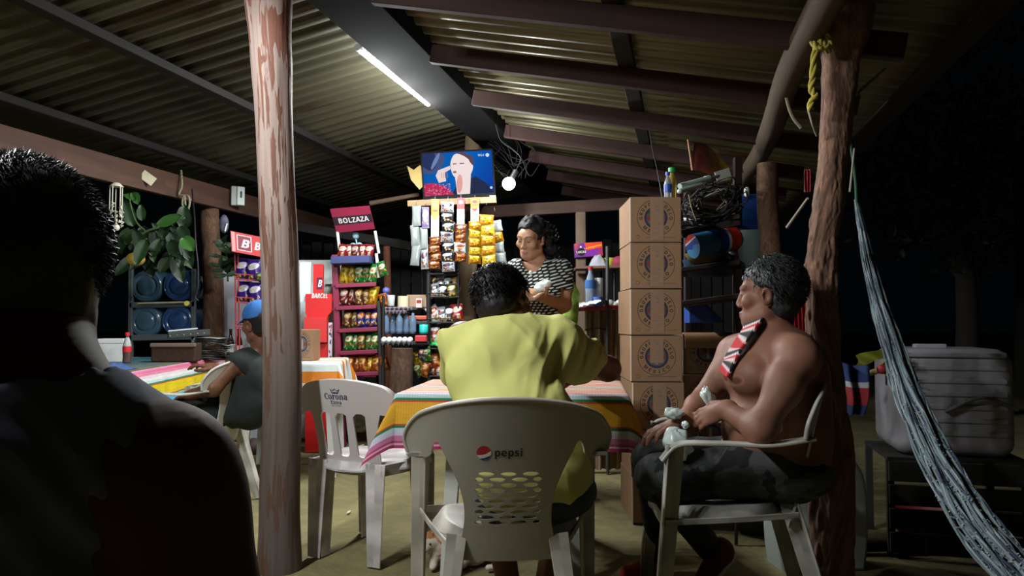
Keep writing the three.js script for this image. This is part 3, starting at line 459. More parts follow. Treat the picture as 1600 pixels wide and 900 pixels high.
{ // long table on the left, its long side towards the right
  const x0 = -2.66, z0 = -5.1; // centre
  plasticTable('long table under the pink white and yellow cloth on the left', 1.88, 0.78, 0.75, [x0, 0, z0], Math.PI / 2 + 0.1, mat([0.55, 0.55, 0.53], 0.5));
  const B = [['#4fb3d9', 2.2], ['#58b8dc', 1.6], ['#9ad3c4', 0.7], ['#b04a3a', 0.4], ['#e9cf12', 4.6], ['#d9461f', 0.4], ['#2e8a5e', 0.6], ['#cfe3e0', 1.0], ['#f4f2f2', 1.2], ['#f3dfe6', 1.0], ['#e98aa8', 1.2], ['#dd6a90', 1.4], ['#e3b9c9', 0.5],
    ['#3a4a78', 1.0], ['#3f7a78', 1.2], ['#8a7a3a', 1.2], ['#a8502a', 1.2], ['#6a8a4a', 1.0], ['#3a8a8a', 1.5], ['#335a88', 1.2], ['#a06a3a', 1.5], ['#3a7a6a', 1.6], ['#446a9a', 1.6], ['#8a8a4a', 1.6], ['#335a88', 1.6], ['#3a7a6a', 2], ['#8a4a4a', 2], ['#3a6a8a', 6], ['#3a7a6a', 8], ['#446a9a', 8], ['#8a7a3a', 6], ['#3a6a8a', 19]];
  const o = solid('tablecloth', clothGeo(1.9, 0.8, 0.75, 0.24, { seed: 4.1, dropX: 0.12, wave: 0.006, n: 90 }), mat([0.95, 0.95, 0.95], 0.7, { map: stripeTex(B, 0, 9) }), 'pink white and yellow striped cloth on the left table', 'tablecloth', [0, 0, 0]);
  o.position.set(x0, 0, z0); o.rotation.y = Math.PI / 2 + 0.1;
}
{ // small table behind the left pole
  const c = P(462, 560, 5.2), t = 0.12; c.y = 0;
  plasticTable('small table under the orange and white cloth behind the front pole', 0.66, 0.6, 0.77, c, t, mat([0.6, 0.6, 0.58], 0.5));
  const B = [['#e7eef0', 1.1], ['#e8871c', 2.2], ['#e9f0f0', 3.4], ['#f0f2f2', 2.4], ['#e8871c', 3], ['#eef2f0', 3], ['#e8871c', 3], ['#eef2f0', 4], ['#e8871c', 3], ['#eef2f0', 3]];
  const o = solid('tablecloth', clothGeo(0.68, 0.62, 0.77, 0.17, { seed: 7, wave: 0.007, n: 70 }), mat([0.95, 0.95, 0.95], 0.6, { map: stripeTex(B, 0, 12) }), 'orange and white banded cloth partly behind the front pole', 'tablecloth', [0, 0, 0]);
  o.position.copy(c); o.rotation.y = t;
}

// ------------------------------------------------------------------ printed cartons
const cardTex = dataTex(256, 256, (u, v) => { const n = 0.5 + 0.4 * fbm(u * 5, v * 5, 3, 4) + 0.12 * Math.sin(u * 260) * 0.3; return [mixn(0.62, 0.72, n), mixn(0.49, 0.57, n), mixn(0.37, 0.44, n)]; });
const cardM = mat([0.6, 0.55, 0.5], 0.85, { map: cardTex }), tapeM = mat([0.60, 0.48, 0.38], 0.35);
function cartonPrint(x, w, h, seed = 0, worn = 1) {
  const R = rng(seed + 5); x.fillStyle = '#b08d6c'; x.fillRect(0, 0, w, h); for (let i = 0; i < 500; i++) { x.fillStyle = `rgba(${R() < 0.5 ? '90,60,35' : '205,170,135'},${0.05 * R()})`; x.fillRect(R() * w, R() * h, 4 + 60 * R(), 2 + 3 * R()); }
  const cx = w * 0.5, cy = h * 0.46, r = w * 0.375; x.strokeStyle = '#2a2230'; x.lineWidth = 5; x.beginPath(); x.arc(cx, cy, r, 0, 7); x.stroke();
  x.beginPath(); x.arc(cx, cy, r * 0.63, 0, 7); x.fillStyle = '#3b3a50'; x.fill(); x.beginPath(); x.arc(cx, cy, r * 0.5, 0, 7); x.fillStyle = '#77707c'; x.fill();
  x.fillStyle = '#8a4644'; x.beginPath(); x.ellipse(cx + r * 0.3, cy + r * 0.02, r * 0.2, r * 0.16, 0, 0, 7); x.fill(); x.beginPath(); x.ellipse(cx - r * 0.3, cy + r * 0.02, r * 0.2, r * 0.16, 0, 0, 7); x.fill();
  x.fillStyle = '#3c5a48'; x.fillRect(cx - r * 0.42, cy - r * 0.36, r * 0.2, r * 0.2); x.fillStyle = '#c9b89a'; x.fillRect(cx - r * 0.08, cy - r * 0.4, r * 0.16, r * 0.8);
  x.fillStyle = '#2a2230'; x.font = `bold ${Math.round(w * 0.1)}px sans-serif`; x.textAlign = 'center'; x.textBaseline = 'middle';
  const arc = (str, a0, a1, flip) => { for (let i = 0; i < str.length; i++) { const a = mixn(a0, a1, i / (str.length - 1)); x.save(); x.translate(cx + Math.cos(a) * r * 0.81, cy + Math.sin(a) * r * 0.81); x.rotate(a + (flip ? -Math.PI / 2 : Math.PI / 2)); x.fillText(str[i], 0, 0); x.restore(); } };
  arc('GRUPO MODELO', Math.PI * 0.99, Math.PI * 2.01, false); arc('MEXICO', Math.PI * 0.76, Math.PI * 0.24, true);
  x.lineWidth = 3; x.beginPath(); x.arc(w * 0.13, h * 0.9, w * 0.035, 0, 7); x.stroke(); x.globalAlpha = 0.5; x.fillRect(w * 0.3, h * 0.905, w * 0.6, 5); x.globalAlpha = 1;
}
const cartonFace = [0, 1].map((i) => mat([0.68, 0.63, 0.6], 0.8, { map: canvasTex(512, 464, (x, w, h) => cartonPrint(x, w, h, i)) }));
const tapeFace = mat([0.8, 0.76, 0.74], 0.3, { map: canvasTex(128, 512, (x, w, h) => { const R = rng(3); x.fillStyle = '#a98c74'; x.fillRect(0, 0, w, h); for (let i = 0; i < 90; i++) { x.fillStyle = `rgba(${R() < 0.6 ? '80,80,110' : '190,170,155'},${0.35 * R()})`; const y = h * (0.12 + 0.76 * R()); if (Math.abs(y / h - 0.5) < 0.1) continue; x.fillRect(w * (0.25 + 0.35 * R()), y, 4 + 40 * R(), 5 + 8 * R()); } }) });
function carton(label, pos, turn, face, o = {}) {
  const { w = 0.268, h = 0.242, d = 0.4, tape = true, group } = o, g = thing('cardboard_carton', label, 'box', pos, turn, group);
  part('carton_body', [rbox(w, h - 0.004, d, 0.004, 0, h / 2, 0)], cardM, g);
  part('printed_panel', new THREE.PlaneGeometry(w - 0.008, h - 0.012).translate(0, h / 2, d / 2 + 0.0008), face, g);
  part('bottom_seam', box(w + 0.001, 0.003, d + 0.001, 0, 0.004, 0), mat([0.25, 0.18, 0.13], 0.9), g); part('edge_fold', box(0.006, h - 0.01, 0.006, -w / 2, h / 2, d / 2), mat([0.66, 0.55, 0.43], 0.8), g);
  if (tape) part('tape', gridGeo(4, 14, (u, v) => [o.tx + (u - 0.5) * 0.071, h * (o.t0 ?? 0.06) + v * h * (1.0 - (o.t0 ?? 0.06)) - 0.004, d / 2 + 0.0022 + 0.0012 * noise(u * 5, v * 14, 3)]), tapeFace, g);
  return g;
}
{
  const xs = [1026, 1026, 1026.5, 1025.5, 1024, 1025.5, 1026], lab = ['bottom carton of the tall stack, hidden low behind the table', 'second lowest carton of the tall stack behind the table', 'carton level with the table corner in the tall stack, third from the floor', 'fourth carton from the floor of the tall stack, its tape ending halfway', 'third carton from the top of the tall taped stack', 'second carton from the top of the tall taped stack', 'topmost carton of the tall stack beside the cluttered shelf'];
  for (let i = 0; i < 7; i++) { const x = (xs[i] - 800) / F * 3.86; carton(lab[i], [x, i * 0.2425 + 0.001, -4.06 + 0.006 * ((i * 7) % 3)], [0.01, -0.02, 0.015, 0.0, 0.02, -0.01, 0.0][i], cartonFace[i % 2], { tx: i === 3 ? 0.0 : 0.005, t0: i === 3 ? 0.42 : 0.06, group: undefined }); }
  const l2 = ['bottom carton of the low stack behind the shirtless man', 'second lowest carton of the low stack behind the shirtless man', 'carton just below the open one in the low stack', 'open carton with a folded flap on the low stack behind the shirtless man'];
  for (let i = 0; i < 4; i++) { const g = carton(l2[i], [1.17 + 0.008 * (i % 2), i * 0.2425 + 0.001, -4.62], 0.02 - 0.02 * i, cartonFace[(i + 1) % 2], { tape: false, w: 0.30 }); if (i === 3) part('flap', [beam(V(-0.146, 0.245, 0.202), V(0.146, 0.245, 0.202), 0.006, 0.0).scale(1, 1, 1), ribbon([V(0, 0.246, 0.2), V(0, 0.225, 0.235), V(0, 0.155, 0.245)], V(1, 0, 0), 0.29, 0.004, 8)], mat([0.58, 0.47, 0.33], 0.85, { map: cardTex }), g, 'pale inner side of the folded flap'); }
}
// ------------------------------------------------------------------ television on its plank
{
  const c = P(716, 274, 6.0), o = thing('television', 'flat television showing a close-up, high on the snack stand', 'television', c); o.rotation.set(0.06, 0.05, 0.062);
  part('casing', rbox(0.592, 0.405, 0.045, 0.008, 0, 0, -0.025), pmat([0.005, 0.005, 0.006], 0.7, { specularIntensity: 0.12 }), o);
  part('bezel', [box(0.592, 0.014, 0.012, 0, 0.195, 0.003), box(0.592, 0.045, 0.014, 0, -0.18, 0.003), box(0.012, 0.4, 0.012, -0.29, 0, 0.003), box(0.012, 0.4, 0.012, 0.29, 0, 0.003)], pmat([0.005, 0.005, 0.006], 0.7, { specularIntensity: 0.12 }), o);
  const scr = canvasTex(512, 320, (x, w, h) => {
    const g = x.createLinearGradient(0, 0, w, h); g.addColorStop(0, '#0d5aa8'); g.addColorStop(0.5, '#0a63bd'); g.addColorStop(1, '#123a9a'); x.fillStyle = g; x.fillRect(0, 0, w, h);
    x.fillStyle = '#27314f'; x.beginPath(); x.moveTo(380, 190); x.quadraticCurveTo(470, 240, 512, 320); x.lineTo(200, 320); x.quadraticCurveTo(250, 220, 330, 210); x.fill();
    x.fillStyle = '#f7e4e2'; x.beginPath(); x.moveTo(232, 20); x.quadraticCurveTo(195, 70, 205, 120); x.quadraticCurveTo(208, 170, 232, 190); x.lineTo(240, 320); x.lineTo(335, 320); x.lineTo(350, 170); x.quadraticCurveTo(390, 110, 350, 30); x.quadraticCurveTo(290, -10, 232, 20); x.fill();
    x.fillStyle = '#e7a9a4'; x.beginPath(); x.ellipse(262, 240, 22, 70, 0.1, 0, 7); x.fill(); x.fillStyle = '#5b4a58'; x.beginPath(); x.moveTo(330, 20); x.quadraticCurveTo(392, 30, 372, 110); x.quadraticCurveTo(350, 90, 340, 60); x.quadraticCurveTo(300, 20, 250, 10); x.quadraticCurveTo(300, -14, 330, 20); x.fill();
    x.fillStyle = '#8c6a70'; x.fillRect(222, 84, 26, 8); x.fillRect(272, 84, 32, 8); x.beginPath(); x.ellipse(232, 150, 14, 8, 0, 0, 7); x.fill();
    x.fillStyle = '#46557f'; x.beginPath(); x.ellipse(60, 70, 110, 78, -0.5, 0, 7); x.fill(); x.fillStyle = '#2b3660'; x.beginPath(); x.ellipse(40, 40, 60, 90, -0.3, 0, 7); x.fill(); x.fillStyle = '#6f86b8'; x.beginPath(); x.ellipse(95, 60, 14, 70, 0.5, 0, 7); x.fill();
    x.fillStyle = '#f2d9d6'; x.beginPath(); x.moveTo(110, 130); x.lineTo(200, 100); x.lineTo(205, 125); x.lineTo(160, 150); x.lineTo(165, 215); x.lineTo(110, 225); x.lineTo(90, 170); x.fill(); x.fillStyle = '#c99'; for (let i = 0; i < 4; i++) x.fillRect(130 + i * 14, 150, 4, 40);
    const R = rng(4); x.fillStyle = '#c2335f'; x.beginPath(); x.moveTo(0, 230); x.quadraticCurveTo(120, 200, 220, 320); x.lineTo(0, 320); x.fill(); for (let i = 0; i < 160; i++) { x.fillStyle = ['#e77a9a', '#8a1a40', '#f4b6c6'][i % 3]; x.fillRect(R() * 190, 232 + R() * 88, 7, 4); }
    x.fillStyle = '#d9e6f5'; x.font = 'bold 22px sans-serif'; x.fillText('TELE', 408, 40); x.beginPath(); x.arc(480, 34, 14, 0, 7); x.fill(); x.beginPath(); x.arc(494, 282, 10, 0, 7); x.fill();
  });
  part('screen', new THREE.PlaneGeometry(0.566, 0.345).translate(0, 0.016, 0.0105), new THREE.MeshPhysicalMaterial({ color: 0x000000, roughness: 1, specularIntensity: 0, emissive: 0xffffff, emissiveMap: scr, emissiveIntensity: 0.95 }), o);
  part('stand', [box(0.2, 0.03, 0.04, -0.02, -0.212, -0.02), rbox(0.3, 0.012, 0.14, 0.004, -0.02, -0.222, -0.02)], M.black, o); part('label_sticker', new THREE.PlaneGeometry(0.05, 0.018).translate(0.27, -0.19, 0.0115), M.white, o);
  const l = new THREE.PointLight(col(0.6, 0.75, 1), 0.35, 0, 2); l.position.set(0, 0, 0.12); l.castShadow = true; o.add(l);
}
const plankZ = 6.02;
{
  const a = P(640, 320, plankZ), b = P(776, 314, plankZ), o = thing('plank_shelf', 'pale plank carrying the television, snack strips hanging from it', 'shelf', a);
  wpart('plank', beam(a, b, 0.24, 0.022), mat([0.72, 0.52, 0.28], 0.7, { map: woodTex }), o);
  wpart('front_batten', beam(a.clone().add(V(0, -0.01, 0.125)), b.clone().add(V(0, -0.01, 0.125)), 0.012, 0.05), mat([0.74, 0.55, 0.3], 0.7, { map: woodTex }), o);
  for (const x of [664, 756]) wpart('bracket', beam(P(x, 316, 6.1), P(734, 350, 6.46), 0.03, 0.03), darkWood, o);
}
{ const p = P(652, 276, 6.08); const s = new THREE.Shape(); s.moveTo(-0.085, 0.09); s.lineTo(-0.03, 0.055); s.lineTo(0.02, 0.095); s.lineTo(0.05, 0.075); s.lineTo(0.05, -0.08); s.lineTo(0.02, -0.11); s.lineTo(-0.05, -0.03); solid('yellow_card', new THREE.ExtrudeGeometry(s, { depth: 0.006, bevelEnabled: false }).translate(p.x, p.y, p.z), mat([0.33, 0.22, 0.06], 0.7), 'yellow cut card with pointed corners beside the television', 'card', p); }

// ------------------------------------------------------------------ packets
function packetGeo(w, h, t, seed = 0) { // a pillow with crimped ends; uv covers the front
  const N = 10, Mv = 12, side = (s) => gridGeo(N, Mv, (u, v) => {
    const a = u * 2 - 1, b = v * 2 - 1, e = Math.pow(Math.max(0, 1 - Math.pow(Math.abs(b), 3)), 0.8) * Math.pow(Math.max(0, 1 - Math.pow(Math.abs(a), 4)), 0.7), wr = 0.12 * fbm(a * 2.5 + seed, b * 2.5, seed * 3, 3) * (0.4 + e);
    const x = a * w / 2 * (1 - 0.05 * Math.cos(b * 1.5)) , y = b * h / 2, z = s * t / 2 * (e * (1 + wr)) + (Math.abs(b) > 0.86 ? 0.0016 * Math.sin(u * 50) : 0); return [x, y, z, u, v];
  }); return merge([side(1), side(-1)]);
}
const packGeos = new Map();
function packG(w, h, t) { const k = [w, h, t].join(); if (!packGeos.has(k)) packGeos.set(k, [0, 1, 2].map((i) => packetGeo(w, h, t, i * 3.7 + w * 10))); return packGeos.get(k); }
const foil = (c1, c2, c3, seed, o = {}) => mat([0.58, 0.58, 0.58], o.rough ?? 0.3, { metalness: o.metal ?? 0.1, map: canvasTex(128, 160, (x, w, h) => {
  const R = rng(seed); x.fillStyle = c1; x.fillRect(0, 0, w, h); x.fillStyle = c2; x.beginPath(); x.ellipse(w * (0.4 + 0.2 * R()), h * 0.36, w * 0.42, h * 0.16, -0.2, 0, 7); x.fill(); x.fillStyle = c3; for (let i = 0; i < 4; i++) x.fillRect(w * (0.2 + 0.09 * i + 0.04 * R()), h * (0.3 + 0.04 * R()), w * 0.065, h * 0.12);
  for (let i = 0; i < 9; i++) { x.fillStyle = [c2, c3, '#d9a33a', '#8a3a1a'][i % 4]; x.beginPath(); x.ellipse(w * (0.12 + 0.76 * R()), h * (0.62 + 0.28 * R()), w * (0.05 + 0.09 * R()), h * (0.03 + 0.04 * R()), R() * 3, 0, 7); x.fill(); }
  x.fillStyle = 'rgba(255,255,255,0.35)'; x.fillRect(0, 2, w, 5); x.fillRect(0, h - 8, w, 5);
}) });
const FO = {
  yellow: foil('#c9a51e', '#e8d04a', '#7a2a12', 1), green: foil('#1f7a2e', '#d8e8b0', '#c23a1a', 2), red: foil('#9a1a1c', '#e8dcd8', '#d9b02a', 3), brown: foil('#4a2a16', '#b98a3a', '#e8d8b0', 4), blue: foil('#1d2f86', '#e07a2a', '#e8e0d8', 5), purple: foil('#3a1a7a', '#d8d0ee', '#c9d92a', 6),
  orange: foil('#a34a14', '#e0a040', '#5a1a0a', 7), darkred: foil('#5f1016', '#c9a08a', '#e8e0d8', 8), black: foil('#16181c', '#c9d0d6', '#e8e8e8', 9), silver: foil('#b9bec4', '#3a3f48', '#a02a2a', 10, { metal: 0.35 }), white: foil('#d9dcd8', '#c9341f', '#2a6a3a', 11), gold: foil('#c98a1a', '#f0d43a', '#8a3a12', 12, { metal: 0.25 }), lilac: foil('#8a78a8', '#d8d0e0', '#5a4a7a', 13), teal: foil('#0f8a80', '#d8f0e8', '#0a4a50', 14), olive: foil('#4a4a22', '#c9b060', '#a02a1a', 15), nutbrown: foil('#6a2c12', '#b06a30', '#e0b070', 16, { rough: 0.25 }), clear: pmat([0.30, 0.33, 0.32], 0.22, { transmission: 0.3 }),
};
let packCount = 0;
function packet(c, p, w, h, t, label, group, rx = -0.12, rz = 0, ry = 0) {
  const gs = packG(w, h, t), o = shade(new THREE.Mesh(gs[packCount++ % 3], FO[c])); o.name = numbered('snack_packet'); o.position.copy(p); o.rotation.set(rx, ry, rz); scene.add(o); return tag(o, label, 'snack packet', group);
}
// strips that hang from the plank: a header card and the packets sealed below it
function strip(label, x, y0, yc, y1, w, n, c, card, d = 5.86, rz = 0) {
  const top = P(x, y0, d), o = thing('snack_strip', label, 'snack strip', top), R = rng(x), m1 = P(x, yc, d).y - top.y, m2 = P(x, y1, d).y - top.y; o.rotation.z = rz;
  if (card) part('header_card', box(w * 0.62, -m1 + 0.02, 0.003, 0, m1 / 2, 0.0), card, o);
  const h = (m1 - m2) / n, gs = packG(+w.toFixed(3), +(h * 1.06).toFixed(3), 0.03);
  for (let i = 0; i < n; i++) { const q = part('packet', gs[i % 3], Array.isArray(c) ? FO[c[i % c.length]] : FO[c], o); q.position.set((R() - 0.5) * 0.012, m1 - (i + 0.5) * h, 0.006 * R()); q.rotation.set(-0.15 * R(), (R() - 0.5) * 0.5, (R() - 0.5) * 0.16); }
  part('hook', tube([V(0, 0, 0), V(0, 0.02, 0.004), V(0, 0.035, -0.02)], 0.0018, 8, 5), M.steel, o);
}
const cardOf = (a, b) => mat([1, 1, 1], 0.5, { map: canvasTex(64, 192, (x, w, h) => { x.fillStyle = '#ece8e2'; x.fillRect(0, 0, w, h); x.fillStyle = a; x.fillRect(0, 0, w, h * 0.42); x.fillStyle = b; x.beginPath(); x.moveTo(0, h * 0.42); x.lineTo(w / 2, h * 0.58); x.lineTo(w, h * 0.42); x.fill(); x.beginPath(); x.ellipse(w / 2, h * 0.16, w * 0.32, h * 0.07, 0, 0, 7); x.fill(); x.fillStyle = '#7a2a12'; x.fillRect(w * 0.2, h * 0.28, w * 0.6, 8); }) });
strip('crumpled clear empty bags hanging at the left end of the plank', 650, 318, 322, 414, 0.075, 3, 'clear', null);
strip('lilac and clear bags hanging second from the left under the plank', 664, 320, 324, 420, 0.06, 3, ['lilac', 'clear', 'silver'], null, 5.84);
strip('peanut strip with an orange and white header card', 680, 313, 370, 420, 0.10, 4, 'nutbrown', cardOf('#e07a1a', '#f0c23a'));
strip('black and white packet strip at the centre under the television', 700, 313, 316, 424, 0.105, 7, ['silver', 'black', 'black'], null, 5.85);
strip('strip with a red header card and reddish packets', 720, 311, 350, 409, 0.095, 4, ['nutbrown', 'nutbrown', 'white'], cardOf('#b01f28', '#e8d8c8'));
strip('strip of yellow packets with a white header card', 742, 311, 346, 412, 0.105, 5, ['gold', 'yellow'], cardOf('#e8841f', '#b01f28'));
strip('gold crinkled packet strip right of the white header card', 760, 320, 336, 430, 0.115, 6, ['gold', 'yellow', 'gold'], null, 5.82, 0.05);
strip('pale gold and clear bags at the right end of the plank', 773, 330, 345, 412, 0.085, 4, ['clear', 'gold', 'clear'], null, 5.9, 0.12);

// ------------------------------------------------------------------ black wire rack below the strips
{
  const o = thing('wire_rack', 'black metal snack rack below the television', 'rack', P(692, 684, 6.0)), fr = [];
  for (const [x, d] of [[669.5, 5.88], [716, 5.95], [660, 6.2], [712, 6.25]]) { const a = P(x, 395, d), b = P(x, 640, d); b.y = 0; wpart('upright', rod(a, b, x < 670 && x > 665 ? 0.017 : 0.009), M.black, o); }
  for (const y of [428, 464, 504, 545, 588]) { const g = []; for (let i = 0; i < 7; i++) { const t = i / 6; g.push(rod(P(669 + t * 47, y, 5.88 + 0.07 * t), P(660 + t * 52, y - 6, 6.2 + 0.05 * t), 0.004, 0.004, 6)); } g.push(rod(P(668, y, 5.87), P(717, y, 5.94), 0.007), rod(P(668, y - 6, 5.86), P(717, y - 6, 5.93), 0.004)); wpart('wire_shelf', g, M.black, o); }
}
const inRack = [['olive', 676, 441, 0], ['silver', 688, 443, 0.1], ['black', 700, 442, -0.1], ['brown', 711, 441, 0.15], ['silver', 679, 454, 0.2], ['black', 692, 455, -0.1], ['olive', 706, 454, 0.1]];
inRack.forEach(([c, x, y, r], i) => packet(c, P(x, y, 5.98 - 0.05 * (i > 3)), 0.085, 0.12, 0.045, c + ' packet on the top black shelf, ' + ['leftmost at back', 'second at back', 'third at back', 'rightmost at back', 'leftmost in front', 'middle in front', 'right in front'][i], undefined, -0.25, r));
[['white', 678, 490, 0.5], ['silver', 691, 492, 0.15], ['black', 702, 491, -0.1], ['red', 714, 488, 0.1]].forEach(([c, x, y, r], i) => packet(c, P(x, y, 5.96), 0.1, 0.14, 0.05, c + ' packet on the middle shelf of the black rack', undefined, -0.25, r));
[['white', 678, 524, 0.0], ['red', 688, 527, 0.15], ['darkred', 706, 526, -0.1]].forEach(([c, x, y, r]) => packet(c, P(x, y, 5.96), 0.09, 0.13, 0.05, c + ' packet on the lower shelf of the black rack', undefined, -0.2, r));
[['orange', 680, 563, 0.2], ['red', 676, 574, -0.2], ['white', 688, 576, 0.3]].forEach(([c, x, y, r]) => packet(c, P(x, y, 5.95), 0.085, 0.13, 0.05, c + ' packet at the foot of the black rack', undefined, -0.3, r));
solid('plastic_plate', lathe([[0, 0.03], [0.04, 0.028], [0.052, 0.012], [0.055, 0]], 20).translate(...P(683, 540, 5.93).toArray()), mat([0.02, 0.42, 0.08], 0.4), 'bright green round dish on the black rack', 'dish', P(683, 540, 5.93));

// ------------------------------------------------------------------ the shelf with egg trays and bottles
{
  const o = thing('counter_shelf', 'dark shelf with egg trays between the two snack racks', 'shelf', P(634, 690, 5.9));
  for (const [y, d0] of [[536, 5.75], [504, 5.85], [482, 6.0]]) { const a = P(600, y, d0), b = P(668, y, d0); wpart('board', [beam(a.clone().add(V(0, 0, -0.12)), b.clone().add(V(0, 0, -0.12)), 0.26, 0.028)], mat([0.03, 0.03, 0.03], 0.6), o); }
  for (const [x, d] of [[599, 5.75], [598, 6.1], [666, 6.1]]) { const a = P(x, 462, d), b = P(x, 640, d); b.y = 0; wpart('upright', rod(a, b, 0.012), M.black, o); }
}
const p5 = P(627, 690, 5.62); p5.y = 0;
solid('tree_stump', trunk([p5, P(627, 600, 5.62), P(628, 544, 5.62)], [0.10, 0.085, 0.08], { ns: 32, nl: 40, amp: 0.09, seed: 51 }), mat([0.42, 0.40, 0.36], 0.9, { map: barkTex }), 'grey stump under the egg trays', 'stump', p5);
function eggTray(label, p, m, eggs, eggM, w = 0.24) {
  const o = thing('egg_tray', label, 'egg tray', p), n = 6, q = w / n, H = 0.03;
  part('tray', gridGeo(48, 32, (u, v) => [(u - 0.5) * w, H * 0.5 + H * 0.5 * Math.cos(u * n * 2 * Math.PI) * Math.cos(v * 4 * 2 * Math.PI) - 0.006, (v - 0.5) * w * 0.66]), m, o);
  part('tray_edge', [box(w, 0.004, 0.006, 0, H * 0.5, w * 0.33), box(w, 0.004, 0.006, 0, H * 0.5, -w * 0.33)], m, o);
  if (eggs) for (let r = 0; r < 2; r++) for (let i = 0; i < n; i++) { const e = new THREE.SphereGeometry(0.019, 14, 10); e.scale(1, 1.28, 1); const s = shade(new THREE.Mesh(e, eggM)); s.name = numbered('egg'); s.position.copy(p).add(V((i - 2.5) * q, 0.034, 0.04 - r * 0.045)); scene.add(s); tag(s, `${ORD[i]} white egg from the left in the ${r ? 'back' : 'front'} row of the dark tray`, 'egg'); }
}
const pulp = mat([0.20, 0.17, 0.2], 0.95), pulp2 = mat([0.05, 0.055, 0.065], 0.9);
eggTray('grey pulp egg tray on the upper board left of the black rack', P(622, 484, 5.86), pulp, false, null, 0.21);
eggTray('empty grey egg tray lying under the upper one', P(619, 489, 5.83), pulp, false, null, 0.17);
eggTray('dark egg tray holding white eggs on the lower board', P(621, 538, 5.72), pulp2, true, mat([0.78, 0.78, 0.76], 0.5));
// six-pack of water in film
for (let i = 0; i < 5; i++) { const p = P(603 + i * 10.5, 522, 5.8 + (i % 2) * 0.06); solid('water_bottle', lathe([[0, 0], [0.026, 0.002], [0.028, 0.03], [0.026, 0.06], [0.028, 0.09], [0.024, 0.125], [0.011, 0.15], [0.011, 0.165], [0, 0.166]], 14).translate(...p.toArray()), pmat([0.16, 0.24, 0.36], 0.15, { transmission: 0.3, thickness: 0.01 }), ORD[i] + ' water bottle from the left behind the egg trays', 'bottle', p); }
const small = (name, geo, m, label, cat, p) => solid(name, geo.translate(p.x, p.y, p.z), m, label, cat, p);
small('cup', lathe([[0, 0], [0.026, 0], [0.032, 0.085], [0.03, 0.085], [0.024, 0.004], [0, 0.004]]), mat([0.62, 0.68, 0.68], 0.4), 'pale plastic cup at the left end of the egg tray shelf', 'cup', P(611, 478, 5.92));
small('paper_roll', cyl(0.045, 0.045, 0.09, 0, 0.045, 0), mat([0.62, 0.52, 0.36], 0.85), 'beige tub beside the pale cup on the egg tray shelf', 'tub', P(630, 480, 5.96));
small('cardboard_carton', rbox(0.16, 0.1, 0.1, 0.004, 0, 0.05, 0), mat([0.36, 0.24, 0.16], 0.85), 'small brown carton on the upper egg tray shelf', 'box', P(652, 480, 6.05));
small('carton_pack', rbox(0.05, 0.075, 0.04, 0.003, 0, 0.0375, 0), mat([0.75, 0.72, 0.72], 0.5, { map: canvasTex(64, 96, (x, w, h) => { x.fillStyle = '#d8d2d2'; x.fillRect(0, 0, w, h); x.fillStyle = '#a01f2c'; x.fillRect(8, 16, 48, 34); }) }), 'white pack with a red patch before the brown carton', 'pack', P(655, 481, 5.92));
small('plastic_tray', rbox(0.15, 0.035, 0.1, 0.01, 0, 0.0175, 0), mat([0.48, 0.07, 0.03], 0.5), 'red orange flat box above the water bottles', 'box', P(653, 500, 5.9));
small('plastic_jar', lathe([[0, 0], [0.03, 0], [0.034, 0.02], [0.034, 0.075], [0, 0.077]]), mat([0.02, 0.5, 0.46], 0.4), 'turquoise jar next to the black upright', 'jar', P(662, 522, 5.8));
small('plastic_box', rbox(0.09, 0.05, 0.07, 0.008, 0, 0.025, 0), mat([0.5, 0.03, 0.04], 0.4), 'small red box on the lower board by the black rack', 'box', P(658, 534, 5.74));
[['yellow', 652, 560, 0.1], ['blue', 659, 553, -0.1], ['green', 666, 553, 0.1], ['green', 653, 577, 0.6], ['orange', 664, 577, -0.3]].forEach(([c, x, y, r], i) => packet(c, P(x, y, 5.85), 0.075, 0.12, 0.04, c + ' packet hanging below the dark shelf, ' + ['leftmost', 'in the middle', 'rightmost', 'low on the left', 'low on the right'][i], undefined, -0.1, r));
{ const p = P(603, 505, 6.0); solid('cream_brush', merge([cyl(0.012, 0.014, 0.12, 0, 0.06, 0), sph(0.03, 0, 0.14, 0), cyl(0.02, 0.024, 0.03, 0, 0.1, 0)]).translate(p.x, P(620, 462, 6.0).y - 0.1, p.z), mat([0.1, 0.12, 0.42], 0.5), 'blue topped bottle behind the egg trays', 'bottle', p); }

